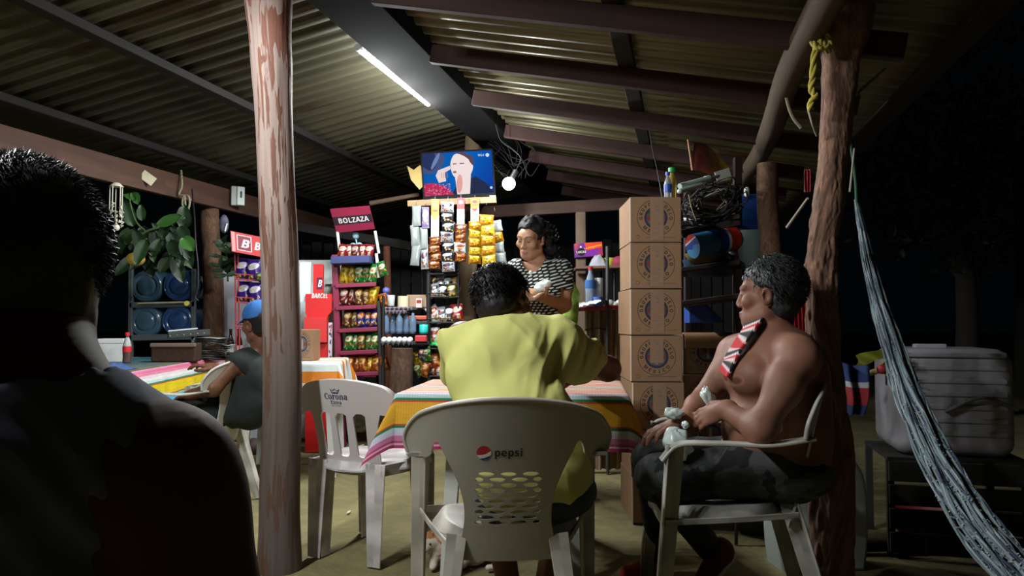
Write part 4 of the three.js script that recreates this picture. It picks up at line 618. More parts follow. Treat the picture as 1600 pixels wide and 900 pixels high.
// ------------------------------------------------------------------ maroon rack with the slanted sign
{
  const mar = mat([0.2, 0.014, 0.05], 0.45), o = thing('snack_rack', 'maroon snack rack with five shelves under a slanted sign', 'rack', P(556, 690, 6.0)), D = 5.95;
  const c = [P(516, 327, 5.9), P(577, 322, 5.9), P(586, 357, 6.02), P(526, 363, 6.02)], t = canvasTex(512, 300, (x, w, h) => { x.fillStyle = '#8c1f3f'; x.fillRect(0, 0, w, h); x.fillStyle = '#241726'; x.fillRect(0, h * 0.33, w, h * 0.36); x.fillStyle = '#dcd6d8'; x.font = 'bold 92px sans-serif'; x.textAlign = 'center'; x.textBaseline = 'middle'; x.save(); x.translate(w / 2 + 8, h * 0.515); x.scale(1.02, 1); x.fillText('BOLZAZA', 0, 0); x.restore(); });
  const nrm = c[1].clone().sub(c[0]).cross(c[3].clone().sub(c[0])).normalize().multiplyScalar(-1), pt = (u, v, e) => { const p = c[3].clone().lerp(c[2], u).lerp(c[0].clone().lerp(c[1], u), v).addScaledVector(nrm, e); return [p.x, p.y, p.z, u, v]; };
  wpart('sign_panel', gridGeo(2, 2, (u, v) => pt(u, v, 0.008)), mat([0.9, 0.9, 0.9], 0.5, { map: t }), o, 'slanted maroon sign with pale capital letters');
  wpart('sign_back', [gridGeo(1, 1, (u, v) => pt(u, v, -0.008)), ...[[0, 0, 1, 0], [0, 1, 1, 1], [0, 0, 0, 1], [1, 0, 1, 1]].map(([a, b, e, f]) => gridGeo(1, 1, (u, v) => pt(mixn(a, e, u), mixn(b, f, u), v * 0.016 - 0.008)))], mar, o);
  for (const [x0, x1] of [[527, 531], [586, 592]]) wpart('sign_post', rod(P(x0, 361, 6.02), P(x1, 396, 6.02), 0.012), M.white, o);
  wpart('sign_post', rod(P(588, 396, 5.98), P(592, 434, 5.98), 0.013), M.white, o);
  const sh = [[408, 521, 581], [447, 524, 588], [482, 524, 588], [517, 529, 590], [552, 531, 590], [586, 533, 592]];
  sh.forEach(([y, x0, x1], i) => { if (i) wpart('shelf', [beam(P(x0, y, D), P(x1, y - 3, D), 0.02, 0.034), beam(P(x0, y + 2, D + 0.13), P(x1, y, D + 0.13), 0.25, 0.012)], mar, o); else wpart('top_tray', beam(P(x0, y, D), P(x1, y - 2, D), 0.2, 0.06), mat([0.03, 0.04, 0.14], 0.5), o); });
  for (const [xa, xb, d] of [[523, 534, D + 0.02], [526, 537, D + 0.26]]) { const b = P(xb, 640, d); b.y = 0; wpart('side_panel', beam(P(xa, 398, d), b, 0.05, 0.03, V(0, 0, 1)), mar, o); }
  const b2 = P(598, 640, D); b2.y = 0; wpart('side_panel', beam(P(592, 470, D), b2, 0.03, 0.025, V(0, 0, 1)), mat([0.02, 0.015, 0.02], 0.5), o);
  const rows = [[395, ['red', 'red', 'darkred', 'red', 'red'], 0.085, 0.11, 'top'], [430, ['yellow', 'yellow', 'green', 'green', 'green'], 0.085, 0.15, 'second'], [465, ['darkred', 'darkred', 'brown', 'brown', 'gold'], 0.09, 0.15, 'third'], [500, ['brown', 'olive', 'blue', 'blue', 'blue'], 0.085, 0.14, 'fourth'], [536, ['green', 'green', 'olive', 'green', 'green'], 0.085, 0.14, 'fifth'], [571, ['orange', 'orange', 'orange', 'gold', 'orange'], 0.09, 0.14, 'lowest']];
  rows.forEach(([y, cs, w, h, nm], r) => cs.forEach((c, i) => { const x0 = sh[r][1] + 11, x1 = sh[r][2] + 3; packet(c, P(mixn(x0, x1, (i + 0.3) / 5), y - 2, D + 0.05 + 0.03 * (i % 2)), w * 0.92, h * 1.12, 0.07, `${c === 'darkred' ? 'dark red' : c} packet, ${ORD[i]} from the left on the ${nm} maroon shelf`, undefined, -0.18, 0.08 * ((i * 3) % 4 - 1.5)); }));
  [['orange', 600, 470], ['green', 597, 420], ['orange', 601, 568]].forEach(([c, x, y]) => packet(c, P(x, y, D - 0.02), 0.07, 0.12, 0.05, c + ' packet hanging off the right side of the maroon rack' + (y === 568 ? ', lowest' : ''), undefined, 0, 0.3));
  const bp = P(556, 372, 6.1); solid('gift_bow', merge([sph(0.03, 0, 0.02, 0), sph(0.025, 0.03, -0.06, 0), sph(0.03, -0.02, -0.07, 0.01), rod(V(0, 0, 0), V(0.01, -0.06, 0), 0.006)]).translate(bp.x, bp.y, bp.z), mat([0.3, 0.5, 0.58], 0.4), 'pale blue bow between the sign and the maroon rack', 'bow', bp);
}
// ------------------------------------------------------------------ red rack behind the left pole, with its sign
{
  const o = thing('snack_rack', 'red wire snack rack half hidden by the front pole', 'rack', P(400, 700, 5.80)), red = mat([0.35, 0.03, 0.04], 0.5);
  const t = canvasTex(512, 192, (x, w, h) => { x.fillStyle = '#c01c22'; x.fillRect(0, 0, w, h); x.strokeStyle = '#f2e4e4'; x.lineWidth = 6; x.strokeRect(50, 24, 110, 140); x.fillStyle = '#7c1730'; x.fillRect(54, 28, 102, 132); x.fillStyle = '#f4f0ee'; x.font = 'italic bold 110px sans-serif'; x.textBaseline = 'middle'; x.fillText('B', 70, 98); x.font = 'italic bold 92px sans-serif'; x.save(); x.translate(176, 100); x.scale(0.92, 1.15); x.fillText('BARCEL', 0, 0); x.restore(); x.fillStyle = 'rgba(255,255,255,0.5)'; x.fillRect(6, 4, 26, 180); });
  const c = [P(361, 361, 5.70), P(461, 381, 5.85), P(461, 411, 5.85), P(363, 393, 5.70)], nrm = V(0, 0, 1), pt = (u, v, e) => { const p = c[3].clone().lerp(c[2], u).lerp(c[0].clone().lerp(c[1], u), v).addScaledVector(nrm, e); return [p.x, p.y, p.z, u, v]; };
  wpart('sign_panel', gridGeo(2, 2, (u, v) => pt(u, v, 0.012)), mat([0.92, 0.92, 0.92], 0.35, { map: t }), o, 'red sign with white brush lettering');
  wpart('sign_box', [gridGeo(1, 1, (u, v) => pt(u, v, -0.03)), ...[[0, 0, 1, 0], [0, 1, 1, 1], [0, 0, 0, 1], [1, 0, 1, 1]].map(([a, b, e, f]) => gridGeo(1, 1, (u, v) => pt(mixn(a, e, u), mixn(b, f, u), v * 0.042 - 0.03)))], mat([0.5, 0.02, 0.03], 0.4), o);
  for (const x of [367, 372, 452]) { const b = P(x + 6, 640, 5.80); b.y = 0; wpart('upright', rod(P(x, 396, 5.80), b, 0.006), red, o); }
  for (const y of [436, 472, 510]) { wpart('wire_shelf', [rod(P(367, y, 5.72), P(455, y + 6, 5.82), 0.005), rod(P(367, y - 8, 5.72), P(455, y - 2, 5.82), 0.004), rod(P(370, y - 3, 6.00), P(455, y + 2, 6.05), 0.004), rod(P(367, y, 5.72), P(370, y - 3, 6.00), 0.004), rod(P(410, y + 3, 5.76), P(410, y - 1, 6.02), 0.004)], red, o); }
  [420, 456].forEach((y, r) => { for (let i = 0; i < 4; i++) packet('purple', P(379 + i * 18 + r * 2, y + i * 2, 5.82 - 0.04 * (i % 2)), 0.11, 0.17, 0.06, `purple packet, ${ORD[i]} from the left on the ${r ? 'lower' : 'upper'} shelf of the red rack`, undefined, -0.12, 0.06 * (i % 3 - 1)); });
  packet('green', P(408, 432, 5.74), 0.08, 0.06, 0.04, 'small green packet in front of the purple ones', undefined, -0.1, 0);
}
{ // fridge and freezer behind
  const wm = mat([0.62, 0.66, 0.65], 0.4), a = P(494, 700, 6.5), o = thing('refrigerator', 'pale grey refrigerator behind the red cardboard display', 'refrigerator', [a.x, 0, -6.85]);
  part('body', rbox(0.42, 1.585, 0.6, 0.025, 0, 0.7925, 0), wm, o); const d = part('door', rbox(0.41, 1.56, 0.03, 0.012, 0, 0.7925, 0.315), wm, o); part('door_panel', rbox(0.1, 1.45, 0.006, 0.003, -0.13, 0.8, 0.018 + 0.315 - 0.315), mat([0.75, 0.82, 0.84], 0.35), d); d.children[0].position.set(0, 0, 0.315);
  part('handle', [box(0.05, 0.012, 0.03, 0.09, 1.36, 0.34), box(0.05, 0.012, 0.03, 0.09, 1.27, 0.34)], M.black, o);
  const b = P(367, 700, 6.3), f = thing('freezer', 'lavender grey upright freezer behind the tree trunk and red rack', 'freezer', [b.x + 0.02, 0, -6.75]); const fm = mat([0.40, 0.40, 0.45], 0.5);
  part('body', rbox(0.7, 1.5, 0.55, 0.02, 0, 0.75, 0), fm, f); part('door', rbox(0.69, 1.46, 0.03, 0.01, 0, 0.75, 0.285), fm, f); part('door_handle', box(0.025, 0.3, 0.03, 0.3, 0.9, 0.31), M.darkMetal, f);
}
{ // red cardboard display
  const t = canvasTex(256, 512, (x, w, h) => { x.fillStyle = '#cf1f22'; x.fillRect(0, 0, w, h); x.fillStyle = '#f4f0ee'; x.font = 'italic bold 44px sans-serif'; x.textAlign = 'center'; x.fillText('BARCEL', w * 0.53, 232); x.font = 'italic bold 66px sans-serif'; x.fillStyle = '#5a1740'; x.fillRect(w * 0.42, 92, 58, 82); x.fillStyle = '#fff'; x.fillText('B', w * 0.53, 156); });
  const b = P(494, 660, 5.9), o = thing('cardboard_display', 'red cardboard snack display with a notched top and white lettering', 'display stand', [b.x, 0, -5.95]); const s = new THREE.Shape(), w = 0.105, y = (v) => EYE + (500 - v) * 5.9 / F;
  s.moveTo(-w * 0.9, 0); s.lineTo(-w * 0.9, y(492)); s.lineTo(-w, y(490)); s.lineTo(-w, y(459)); s.lineTo(-0.045, y(459)); s.lineTo(-0.045, y(412)); s.lineTo(0.02, y(412)); s.quadraticCurveTo(0.036, y(412), 0.036, y(418)); s.lineTo(0.036, y(459)); s.lineTo(w, y(459)); s.lineTo(w, y(487)); s.lineTo(w * 0.72, y(493)); s.lineTo(w * 0.72, 0); s.closePath();
  const g = new THREE.ExtrudeGeometry(s, { depth: 0.02, bevelEnabled: false }), uv = g.attributes.uv, p = g.attributes.position; for (let i = 0; i < p.count; i++) uv.setXY(i, (p.getX(i) + w) / (2 * w), (p.getY(i) - y(530)) / (y(412) - y(530)) * 1.0); t.wrapT = t.wrapS = THREE.ClampToEdgeWrapping;
  part('front_panel', g, mat([0.95, 0.95, 0.95], 0.5, { map: t }), o); part('tray_front', box(w * 1.7, 0.2, 0.05, -0.012, y(515), 0.04), mat([0.62, 0.03, 0.03], 0.5), o); part('white_header', box(0.09, 0.32, 0.01, -0.115, y(440), -0.01), mat([0.66, 0.74, 0.76], 0.5), o);
  part('side_strip', box(0.03, 0.42, 0.012, 0.1, y(545), 0.03), mat([0.7, 0.68, 0.72], 0.5, { map: canvasTex(32, 256, (x, W, H) => { x.fillStyle = '#e4e0e4'; x.fillRect(0, 0, W, H); const R = rng(2); for (let i = 0; i < 24; i++) { x.fillStyle = ['#4a2a7a', '#c03a5a', '#222'][i % 3]; x.fillRect(4 + R() * 18, R() * H, 8, 12); } }) }), o);
}
carton('small brown carton with a round emblem on the orange striped cloth', P(478, 556, 5.12).setY(0.772), 0.03, cartonFace[0], { tape: false, w: 0.15, h: 0.215, d: 0.2 });

// ------------------------------------------------------------------ things on the left table
const onT = (px, py) => PY(px, py, 0.7525);
const bottleProf = (s) => [[0, 0], [0.03, 0], [0.033, 0.01], [0.031, 0.05], [0.033, 0.09], [0.0325, 0.135], [0.024, 0.175], [0.013, 0.205], [0.013, 0.225]].map(([r, y]) => [r * s, y * s]);
{ const p = onT(198, 567), o = thing('cola_bottle', 'cola bottle with red cap and label on the left table', 'bottle', p), s = 0.86; part('bottle', lathe(bottleProf(s)), pmat([0.10, 0.055, 0.05], 0.08, { clearcoat: 1 }), o); part('neck', lathe([[0.031, 0.098], [0.0325, 0.135], [0.024, 0.175], [0.0135, 0.205]].map(([r, y]) => [r * s + 0.0006, y * s])), mat([0.42, 0.45, 0.45], 0.15), o); part('label_band', lathe([[0.0335, 0.09], [0.034, 0.1], [0.034, 0.128], [0.0332, 0.135]].map(([r, y]) => [r * s, y * s])), mat([0.62, 0.02, 0.03], 0.4), o, 'red label band'); part('cap', cyl(0.0145, 0.0145, 0.024, 0, 0.2, 0), mat([0.65, 0.02, 0.03], 0.4), o, 'red screw cap'); }
{ const p = onT(172, 566), o = thing('storage_box', 'white lidded box standing left of the cola bottle', 'box', p, 0.15); part('body', rbox(0.17, 0.13, 0.12, 0.006, 0, 0.065, -0.06), M.white, o); part('lid', rbox(0.176, 0.035, 0.126, 0.006, 0, 0.148, -0.06), M.white, o); }
solid('plastic_bag', gridGeo(30, 20, (u, v) => { const p = onT(168, 578), a = u * 2 - 1, b = v * 2 - 1; return [p.x + a * 0.13, 0.755 + 0.045 * Math.max(0, 1 - a * a) * Math.max(0, 1 - b * b) + 0.014 * (1 - Math.max(Math.abs(a), Math.abs(b))) * fbm(a * 5, b * 5, 2, 3), p.z - 0.02 + b * 0.1]; }), mat([0.08, 0.13, 0.3], 0.25), 'crumpled blue plastic bag before the white box', 'bag', onT(168, 578));
{ const p = onT(116, 572).add(V(0.03, 0, -0.1)), o = thing('pink_figure', 'small pink and red doll at the left end of the table', 'doll', p); part('torso', lathe([[0, 0], [0.05, 0], [0.06, 0.06], [0.045, 0.15], [0, 0.16]]), mat([0.16, 0.012, 0.03], 0.6), o); part('head', sph(0.045, 0, 0.2, 0), mat([0.22, 0.03, 0.06], 0.6), o); }
{ const R = rng(31), base = onT(325, 562); for (let i = 0; i < 9; i++) { const w = 0.25 - R() * 0.04, d = 0.2; solid('newspaper', gridGeo(14, 8, (u, v) => { const y = base.y + 0.004 + i * 0.0185 + 0.006 * Math.sin(u * 5 + i) * (u) + 0.005 * fbm(u * 4, v * 3, i, 2); return [base.x + (u - 0.5) * w + (R(), 0) + (i % 3) * 0.012, y, base.z - 0.08 + (v - 0.5) * d]; }).clone(), mat([0.42 - 0.02 * (i % 3), 0.41 - 0.02 * (i % 3), 0.37], 0.9), (i === 8 ? 'topmost' : ORD[8 - i]) + ' folded newspaper counted from the top of the pile', 'newspaper', base); const f = scene.children[scene.children.length - 1]; f.geometry = merge([f.geometry, f.geometry.clone().translate(0.004, 0.011, 0.002), ribbon([V(-w / 2, 0.004 + i * 0.0185, -0.18), V(-w / 2 + 0.001, 0.006 + i * 0.0185, -0.08), V(-w / 2, 0.004 + i * 0.0185, 0.02)].map((q) => q.add(V((i % 3) * 0.012, 0.004, 0))), V(0, 1, 0), 0.012, 0.004, 6)]); } }
for (const [px, lab] of [[360, 'brown beer bottle left of the boy'], [373, 'brown beer bottle just before the face of the boy']]) { const p = onT(px, 556), o = thing('beer_bottle', lab, 'bottle', p); part('bottle', lathe([[0, 0], [0.03, 0], [0.031, 0.1], [0.028, 0.125], [0.013, 0.165], [0.0125, 0.21], [0.014, 0.212], [0.014, 0.222], [0, 0.222]]), pmat([0.03, 0.012, 0.006], 0.08, { clearcoat: 1 }), o); part('label_band', lathe([[0.0305, 0.03], [0.0318, 0.035], [0.0318, 0.085], [0.0305, 0.09]]), mat([0.5, 0.5, 0.47], 0.5), o); }
{ const p = onT(270, 566), o = thing('wooden_block', 'rough wooden block at the far edge of the left table', 'block', p, 0.1); part('block', rbox(0.3, 0.13, 0.16, 0.012, 0, 0.066, -0.08, 3), mat([0.22, 0.17, 0.11], 0.9, { map: barkTex }), o); part('bark_edge', rbox(0.31, 0.03, 0.03, 0.01, 0, 0.12, 0.0), mat([0.16, 0.11, 0.08], 0.9), o); }
{ const a = P(262, 524, 5.6), b = P(328, 519, 5.75), o = thing('metal_rail', 'dark studded bar with a pale strip lying behind the left table', 'bar', a); wpart('bar', beam(a, b, 0.06, 0.05), mat([0.03, 0.035, 0.035], 0.5), o); wpart('pale_strip', beam(a.clone().add(V(0, 0.032, 0)), a.clone().lerp(b, 0.7).add(V(0, 0.036, 0)), 0.04, 0.012), mat([0.55, 0.58, 0.56], 0.5), o); for (let i = 0; i < 6; i++) wpart('stud', sph(0.006, ...a.clone().lerp(b, 0.1 + i * 0.16).add(V(0, -0.005, 0.032)).toArray(), 8), M.steel, o); }
// ------------------------------------------------------------------ water jugs lying in a dark rack
{
  const o = thing('jug_rack', 'dark rack holding the lying blue water jugs', 'rack', P(252, 690, 6.3)), dm = mat([0.05, 0.06, 0.065], 0.6);
  for (const x of [205, 303]) for (const d of [6.1, 6.5]) { const b = P(x, 640, d); b.y = 0; wpart('post', beam(P(x, 420, d), b, 0.035, 0.035, V(0, 0, 1)), dm, o); }
  for (const y of [477, 528]) for (const d of [6.1, 6.5]) wpart('rail', beam(P(203, y, d), P(306, y - 2, d), 0.035, 0.05), dm, o);
  wpart('board', beam(P(215, 474, 6.05), P(296, 472, 6.05), 0.02, 0.012), mat([0.3, 0.28, 0.16], 0.7), o);
  const jm = pmat([0.045, 0.09, 0.13], 0.2, { transmission: 0.25, thickness: 0.02 }), jm2 = pmat([0.02, 0.05, 0.14], 0.2, { transmission: 0.25, thickness: 0.02 });
  [[228, 447, 'upper left pale water jug lying in the rack', jm], [279, 446, 'upper right blue water jug lying in the rack', jm2], [226, 502, 'lower left water jug lying in the rack', jm], [277, 501, 'lower right water jug lying in the rack', jm2]].forEach(([x, y, lab, m]) => {
    const p = P(x, y, 6.1), q = thing('water_jug', lab, 'water jug', p), r = 0.138; const g = lathe([[0, -0.012], [r * 0.45, -0.012], [r * 0.55, 0.004], [r * 0.62, 0.004], [r * 0.7, -0.006], [r * 0.9, -0.002], [r, 0.03], [r, 0.1], [r * 0.96, 0.11], [r, 0.12], [r, 0.2], [r * 0.96, 0.21], [r, 0.22], [r, 0.3], [r * 0.8, 0.36], [0.03, 0.39], [0.028, 0.43], [0, 0.43]], 36); g.rotateX(-Math.PI / 2); part('jug', g, m, q);
    part('base_ring', new THREE.TorusGeometry(r * 0.86, 0.006, 8, 36), m, q); part('neck_cap', cyl(0.03, 0.03, 0.03).rotateX(Math.PI / 2).translate(0, 0, -0.44), mat([0.05, 0.1, 0.3], 0.4), q);
  });
  const k = P(292, 474, 6.0); small('yellow_disc', cyl(0.02, 0.02, 0.012).rotateX(Math.PI / 2), mat([0.55, 0.5, 0.08], 0.5), 'small round yellow disc on the rack rail between the jugs', 'disc', k);
}

// ------------------------------------------------------------------ counter at the back right
{
  const o = thing('counter', 'brown curtained counter with a maroon board behind the tall carton stack', 'counter', P(940, 690, 5.2));
  wpart('board', beam(P(890, 484, 5.15), P(946, 482, 5.15), 0.2, 0.025), mat([0.28, 0.02, 0.05], 0.5), o);
  wpart('counter_top', beam(P(940, 480, 5.3), P(1040, 480, 5.3), 0.4, 0.025), mat([0.2, 0.14, 0.1], 0.7), o);
  const cur = (x0, x1, d, n, ph) => gridGeo(40, 10, (u, v) => { const top = P(mixn(x0, x1, u), 484, d); return [top.x, mixn(0.02, top.y, v), top.z + 0.025 * Math.sin(u * n + ph) * (1 - 0.4 * v) + 0.01 * Math.sin(u * n * 2.3)]; });
  const silk = mat([0.34, 0.24, 0.13], 0.35, { metalness: 0.1 });
  wpart('curtain', cur(914, 950, 5.15, 14, 0), mat([0.30, 0.22, 0.15], 0.4), o); wpart('curtain', cur(950, 1000, 5.16, 26, 1), silk, o);
  wpart('tie_cord', tube([P(914, 516, 5.1), P(930, 513, 5.1), P(947, 515, 5.1)], 0.005, 16), M.darkMetal, o);
  wpart('post', rod(P(949, 385, 5.1), P(949, 640, 5.1).setY(0), 0.012), mat([0.06, 0.06, 0.06], 0.5), o);
}
small('water_bottle', lathe(bottleProf(1.15).map(([r, y]) => [r * 1.0, y])), pmat([0.45, 0.55, 0.7], 0.08, { transmission: 0.5, thickness: 0.01 }), 'clear water bottle with a blue label on the maroon counter board', 'bottle', P(923, 479, 5.15));
{ const p = P(923, 479, 5.15); const o = scene.children[scene.children.length - 1]; part('label_band', lathe([[0.038, 0.125], [0.0395, 0.13], [0.0395, 0.18], [0.038, 0.185]]), mat([0.05, 0.15, 0.4], 0.4), o, 'blue label band'); part('cap', cyl(0.016, 0.016, 0.024, 0, 0.265, 0), mat([0.55, 0.04, 0.06], 0.4), o); }
small('cup', cyl(0.028, 0.024, 0.2, 0, 0.1, 0), mat([0.75, 0.78, 0.78], 0.4), 'tall white cup stack beside the water bottle on the counter', 'cup', P(936, 479, 5.17));
small('bowl', lathe([[0, 0], [0.03, 0], [0.036, 0.07], [0.033, 0.07], [0.027, 0.006], [0, 0.006]]), mat([0.07, 0.14, 0.5], 0.4), 'small blue cup in front of the white cup stack', 'cup', P(935, 480, 5.08));
solid('plastic_bag', gridGeo(20, 14, (u, v) => { const p = P(921, 479, 5.05), a = u * 2 - 1, b = v * 2 - 1; return [p.x + a * 0.075, p.y + 0.02 * Math.max(0, 1 - b * b) + 0.03 * u + 0.012 * fbm(a * 4, b * 4, 1, 3), p.z + b * 0.05]; }), mat([0.75, 0.78, 0.8], 0.35), 'white plastic scrap lying on the maroon counter board', 'plastic scrap', P(921, 479, 5.05));
for (let i = 0; i < 5; i++) { const p = P(953 + i * 7.5, 474 + (i % 2) * 3, 5.18), g = new THREE.SphereGeometry(0.028, 12, 9); const q = g.attributes.position; for (let k = 0; k < q.count; k++) { const s = 1 + 0.3 * fbm(q.getX(k) * 60 + i, q.getY(k) * 60, q.getZ(k) * 60, 2); q.setXYZ(k, q.getX(k) * s, q.getY(k) * s * 0.9, q.getZ(k) * s); } g.computeVertexNormals(); small('paper_ball', g, mat([0.7, 0.7, 0.7], 0.8), ORD[i] + ' crumpled white paper ball from the left on the red dish', 'paper', p); }
small('dish', lathe([[0, 0], [0.09, 0.002], [0.125, 0.022], [0.122, 0.024], [0.088, 0.007], [0, 0.006]], 28), mat([0.55, 0.04, 0.07], 0.4), 'red dish with paper balls at the right of the counter', 'dish', P(968, 483, 5.18));
small('storage_box', rbox(0.14, 0.06, 0.1, 0.006, 0, 0.03, 0), mat([0.3, 0.3, 0.29], 0.7), 'grey box at the back of the counter beside the cartons', 'box', P(984, 478, 5.35));
{ // sign box on the post
  const t = canvasTex(256, 128, (x, w, h) => { const g = x.createLinearGradient(0, 0, w, h); g.addColorStop(0, '#d9541e'); g.addColorStop(0.2, '#6a2a8a'); g.addColorStop(0.75, '#7a2a9a'); g.addColorStop(1, '#c2361e'); x.fillStyle = g; x.fillRect(0, 0, w, h); x.fillStyle = '#e0491e'; x.beginPath(); x.moveTo(90, 0); x.lineTo(256, 0); x.lineTo(256, 50); x.lineTo(110, 70); x.fill(); x.fillStyle = '#1a1016'; x.beginPath(); x.ellipse(56, 82, 40, 36, 0, 0, 7); x.fill(); x.fillStyle = '#efe6d8'; x.font = 'bold 30px sans-serif'; x.textAlign = 'center'; x.fillText('LUCAS', 56, 92); x.beginPath(); x.arc(54, 34, 9, 0, 7); x.fill(); x.fillStyle = '#ffb44a'; x.font = 'italic bold 24px sans-serif'; x.save(); x.translate(176, 46); x.rotate(-0.16); x.fillText('La mangomania', 0, 0); x.restore(); });
  const p = P(920, 390, 6.47), o = thing('display_carton', 'purple and orange candy display box before the weathered post', 'display box', p); o.rotation.z = 0.07; part('nail', rod(V(-0.07, 0.02, -0.1), V(-0.07, 0.02, -0.03), 0.004), M.steel, o);
  part('carton', rbox(0.245, 0.125, 0.1, 0.004, 0, 0, -0.051), mat([0.2, 0.05, 0.3], 0.5), o); part('printed_panel', new THREE.PlaneGeometry(0.24, 0.12).translate(0, 0, 0.0008), mat([1, 1, 1], 0.4, { map: t }), o);
}
{ const a = P(900, 418, 6.3), o = thing('wall_shelf', 'brown shelf with bowls left of the top cartons', 'shelf', a); wpart('board', beam(P(898, 420, 6.3), P(1010, 417, 6.3), 0.3, 0.025), mat([0.14, 0.07, 0.05], 0.7), o); wpart('bracket', rod(P(960, 420, 6.3), P(960, 500, 6.3), 0.012), M.black, o); }
small('bowl', lathe([[0, 0], [0.03, 0], [0.055, 0.075], [0.052, 0.075], [0.028, 0.006], [0, 0.006]], 24), mat([0.4, 0.5, 0.03], 0.5), 'lime green bowl on the brown shelf beside the cartons', 'bowl', P(953, 417, 6.25));
small('cloth_bundle', sph(0.07, 0, 0.04, 0).scale(1, 0.8, 0.8), mat([0.25, 0.02, 0.05], 0.8), 'dark red bundle on the brown shelf left of the cartons', 'bundle', P(968, 416, 6.22));
small('storage_box', rbox(0.12, 0.09, 0.1, 0.006, 0, 0.045, 0), mat([0.16, 0.03, 0.12], 0.6), 'dark magenta box on the brown shelf touching the cartons', 'box', P(982, 417, 6.22));
solid('plastic_bag', gridGeo(16, 12, (u, v) => { const p = P(934, 417, 6.2), a = u * 2 - 1, b = v * 2 - 1; return [p.x + a * 0.08, p.y + 0.1 * Math.max(0, 1 - a * a) * Math.max(0, 1 - b * b) * (1 + 0.4 * fbm(a * 3, b * 3, 7, 2)), p.z + b * 0.05]; }), mat([0.35, 0.36, 0.4], 0.3), 'grey crumpled bag on the brown shelf under the purple box', 'bag', P(934, 417, 6.2));
{ const p = P(889, 428, 5.05); solid('green_cloth', gridGeo(16, 30, (u, v) => { const xl = mixn(868, 882, v ** 0.7), xr = v < 0.75 ? mixn(898, 906, v / 0.75) : mixn(906, 888, (v - 0.75) / 0.25), q = P(mixn(xl, xr, u), mixn(560, 424, v), 5.05); return [q.x, q.y, q.z + 0.012 * Math.sin(v * 40 + u * 3) * (1 - v) + 0.03 * Math.sin(u * 3)]; }), mat([0.30, 0.46, 0.07], 0.8), 'lime green hanging cloth right behind the woman', 'cloth', p); solid('cloth_trim', ribbon([P(885, 440, 5.0), P(879, 470, 5.0), P(869, 510, 5.0), P(863, 550, 5.0)], V(1, 0, 0), 0.016, 0.006, 16), mat([0.6, 0.6, 0.75], 0.7), 'pale lilac strip along the green cloth behind the woman', 'strip', P(885, 440, 5.0)); }

// ------------------------------------------------------------------ the cluttered shelf on the right
{
  const z0 = 4.5, o = thing('storage_shelf', 'dark wooden storage shelf crammed with junk right of the cartons', 'shelf', P(1110, 790, z0)), w = mat([0.06, 0.03, 0.028], 0.8, { map: woodTex });
  for (const [x, d, yt] of [[1152, 4.35, 246], [1150, 4.9, 290], [1074, 4.9, 300]]) { const b = P(x, 640, d); b.y = 0; wpart('post', beam(P(x, yt, d), b, 0.045, 0.045, V(0, 0, 1)), w, o); }
  for (const y of [352, 420, 470]) wpart('board', beam(P(1064, y + 6, z0 + 0.1), P(1156, y - 6, z0), 0.5, 0.03), w, o);
  wpart('rail', beam(P(1064, 366, 4.3), P(1156, 345, 4.3), 0.02, 0.05), w, o);
}
function pet(label, p, s, mB, mC, capR = 0.015) { const o = thing('plastic_bottle', label, 'bottle', p); part('bottle', lathe(bottleProf(s)), mB, o); part('cap', cyl(capR * s * 1.25, capR * s * 1.3, 0.03 * s, 0, 0.23 * s, 0), mC, o); return o; }
{ const o = pet('clear bottle with blue cap and label on top of the carton stack', V(0.845, 1.70, -3.98), 0.62, pmat([0.5, 0.56, 0.62], 0.1, { transmission: 0.6, thickness: 0.01 }), mat([0.02, 0.05, 0.5], 0.4)); part('label_band', lathe([[0.0212, 0.04], [0.0216, 0.045], [0.0216, 0.08], [0.0212, 0.085]]), mat([0.02, 0.07, 0.4], 0.4), o, 'blue label band'); }
pet('amber oil bottle with a green cap behind the blue capped bottle', V(0.885, 1.70, -4.06), 0.78, pmat([0.5, 0.36, 0.08], 0.12, { transmission: 0.4, thickness: 0.02 }), mat([0.01, 0.36, 0.08], 0.4), 0.02);
{ const a = P(1058, 298, 4.1), pm = mat([0.55, 0.66, 0.62], 0.4); solid('plastic_pipe', [rod(P(1062, 291, 4.1), P(1106, 279, 4.25), 0.016), rod(P(1102, 280, 4.24), P(1108, 278.5, 4.26), 0.018)], pm, 'upper pale plastic pipe above the wire tangle', 'pipe', a); solid('plastic_pipe', [rod(P(1062, 299, 4.0), P(1096, 289, 4.2), 0.0145), sph(0.0145, ...P(1062, 299, 4.0).toArray(), 10)], pm, 'lower pale plastic pipe with a rounded end above the wire tangle', 'pipe', a); solid('metal_tube', rod(P(1106, 279.5, 4.26), P(1134, 272, 4.33), 0.009), mat([0.12, 0.14, 0.2], 0.4), 'thin dark tube reaching from the upper pale pipe', 'tube', a); }
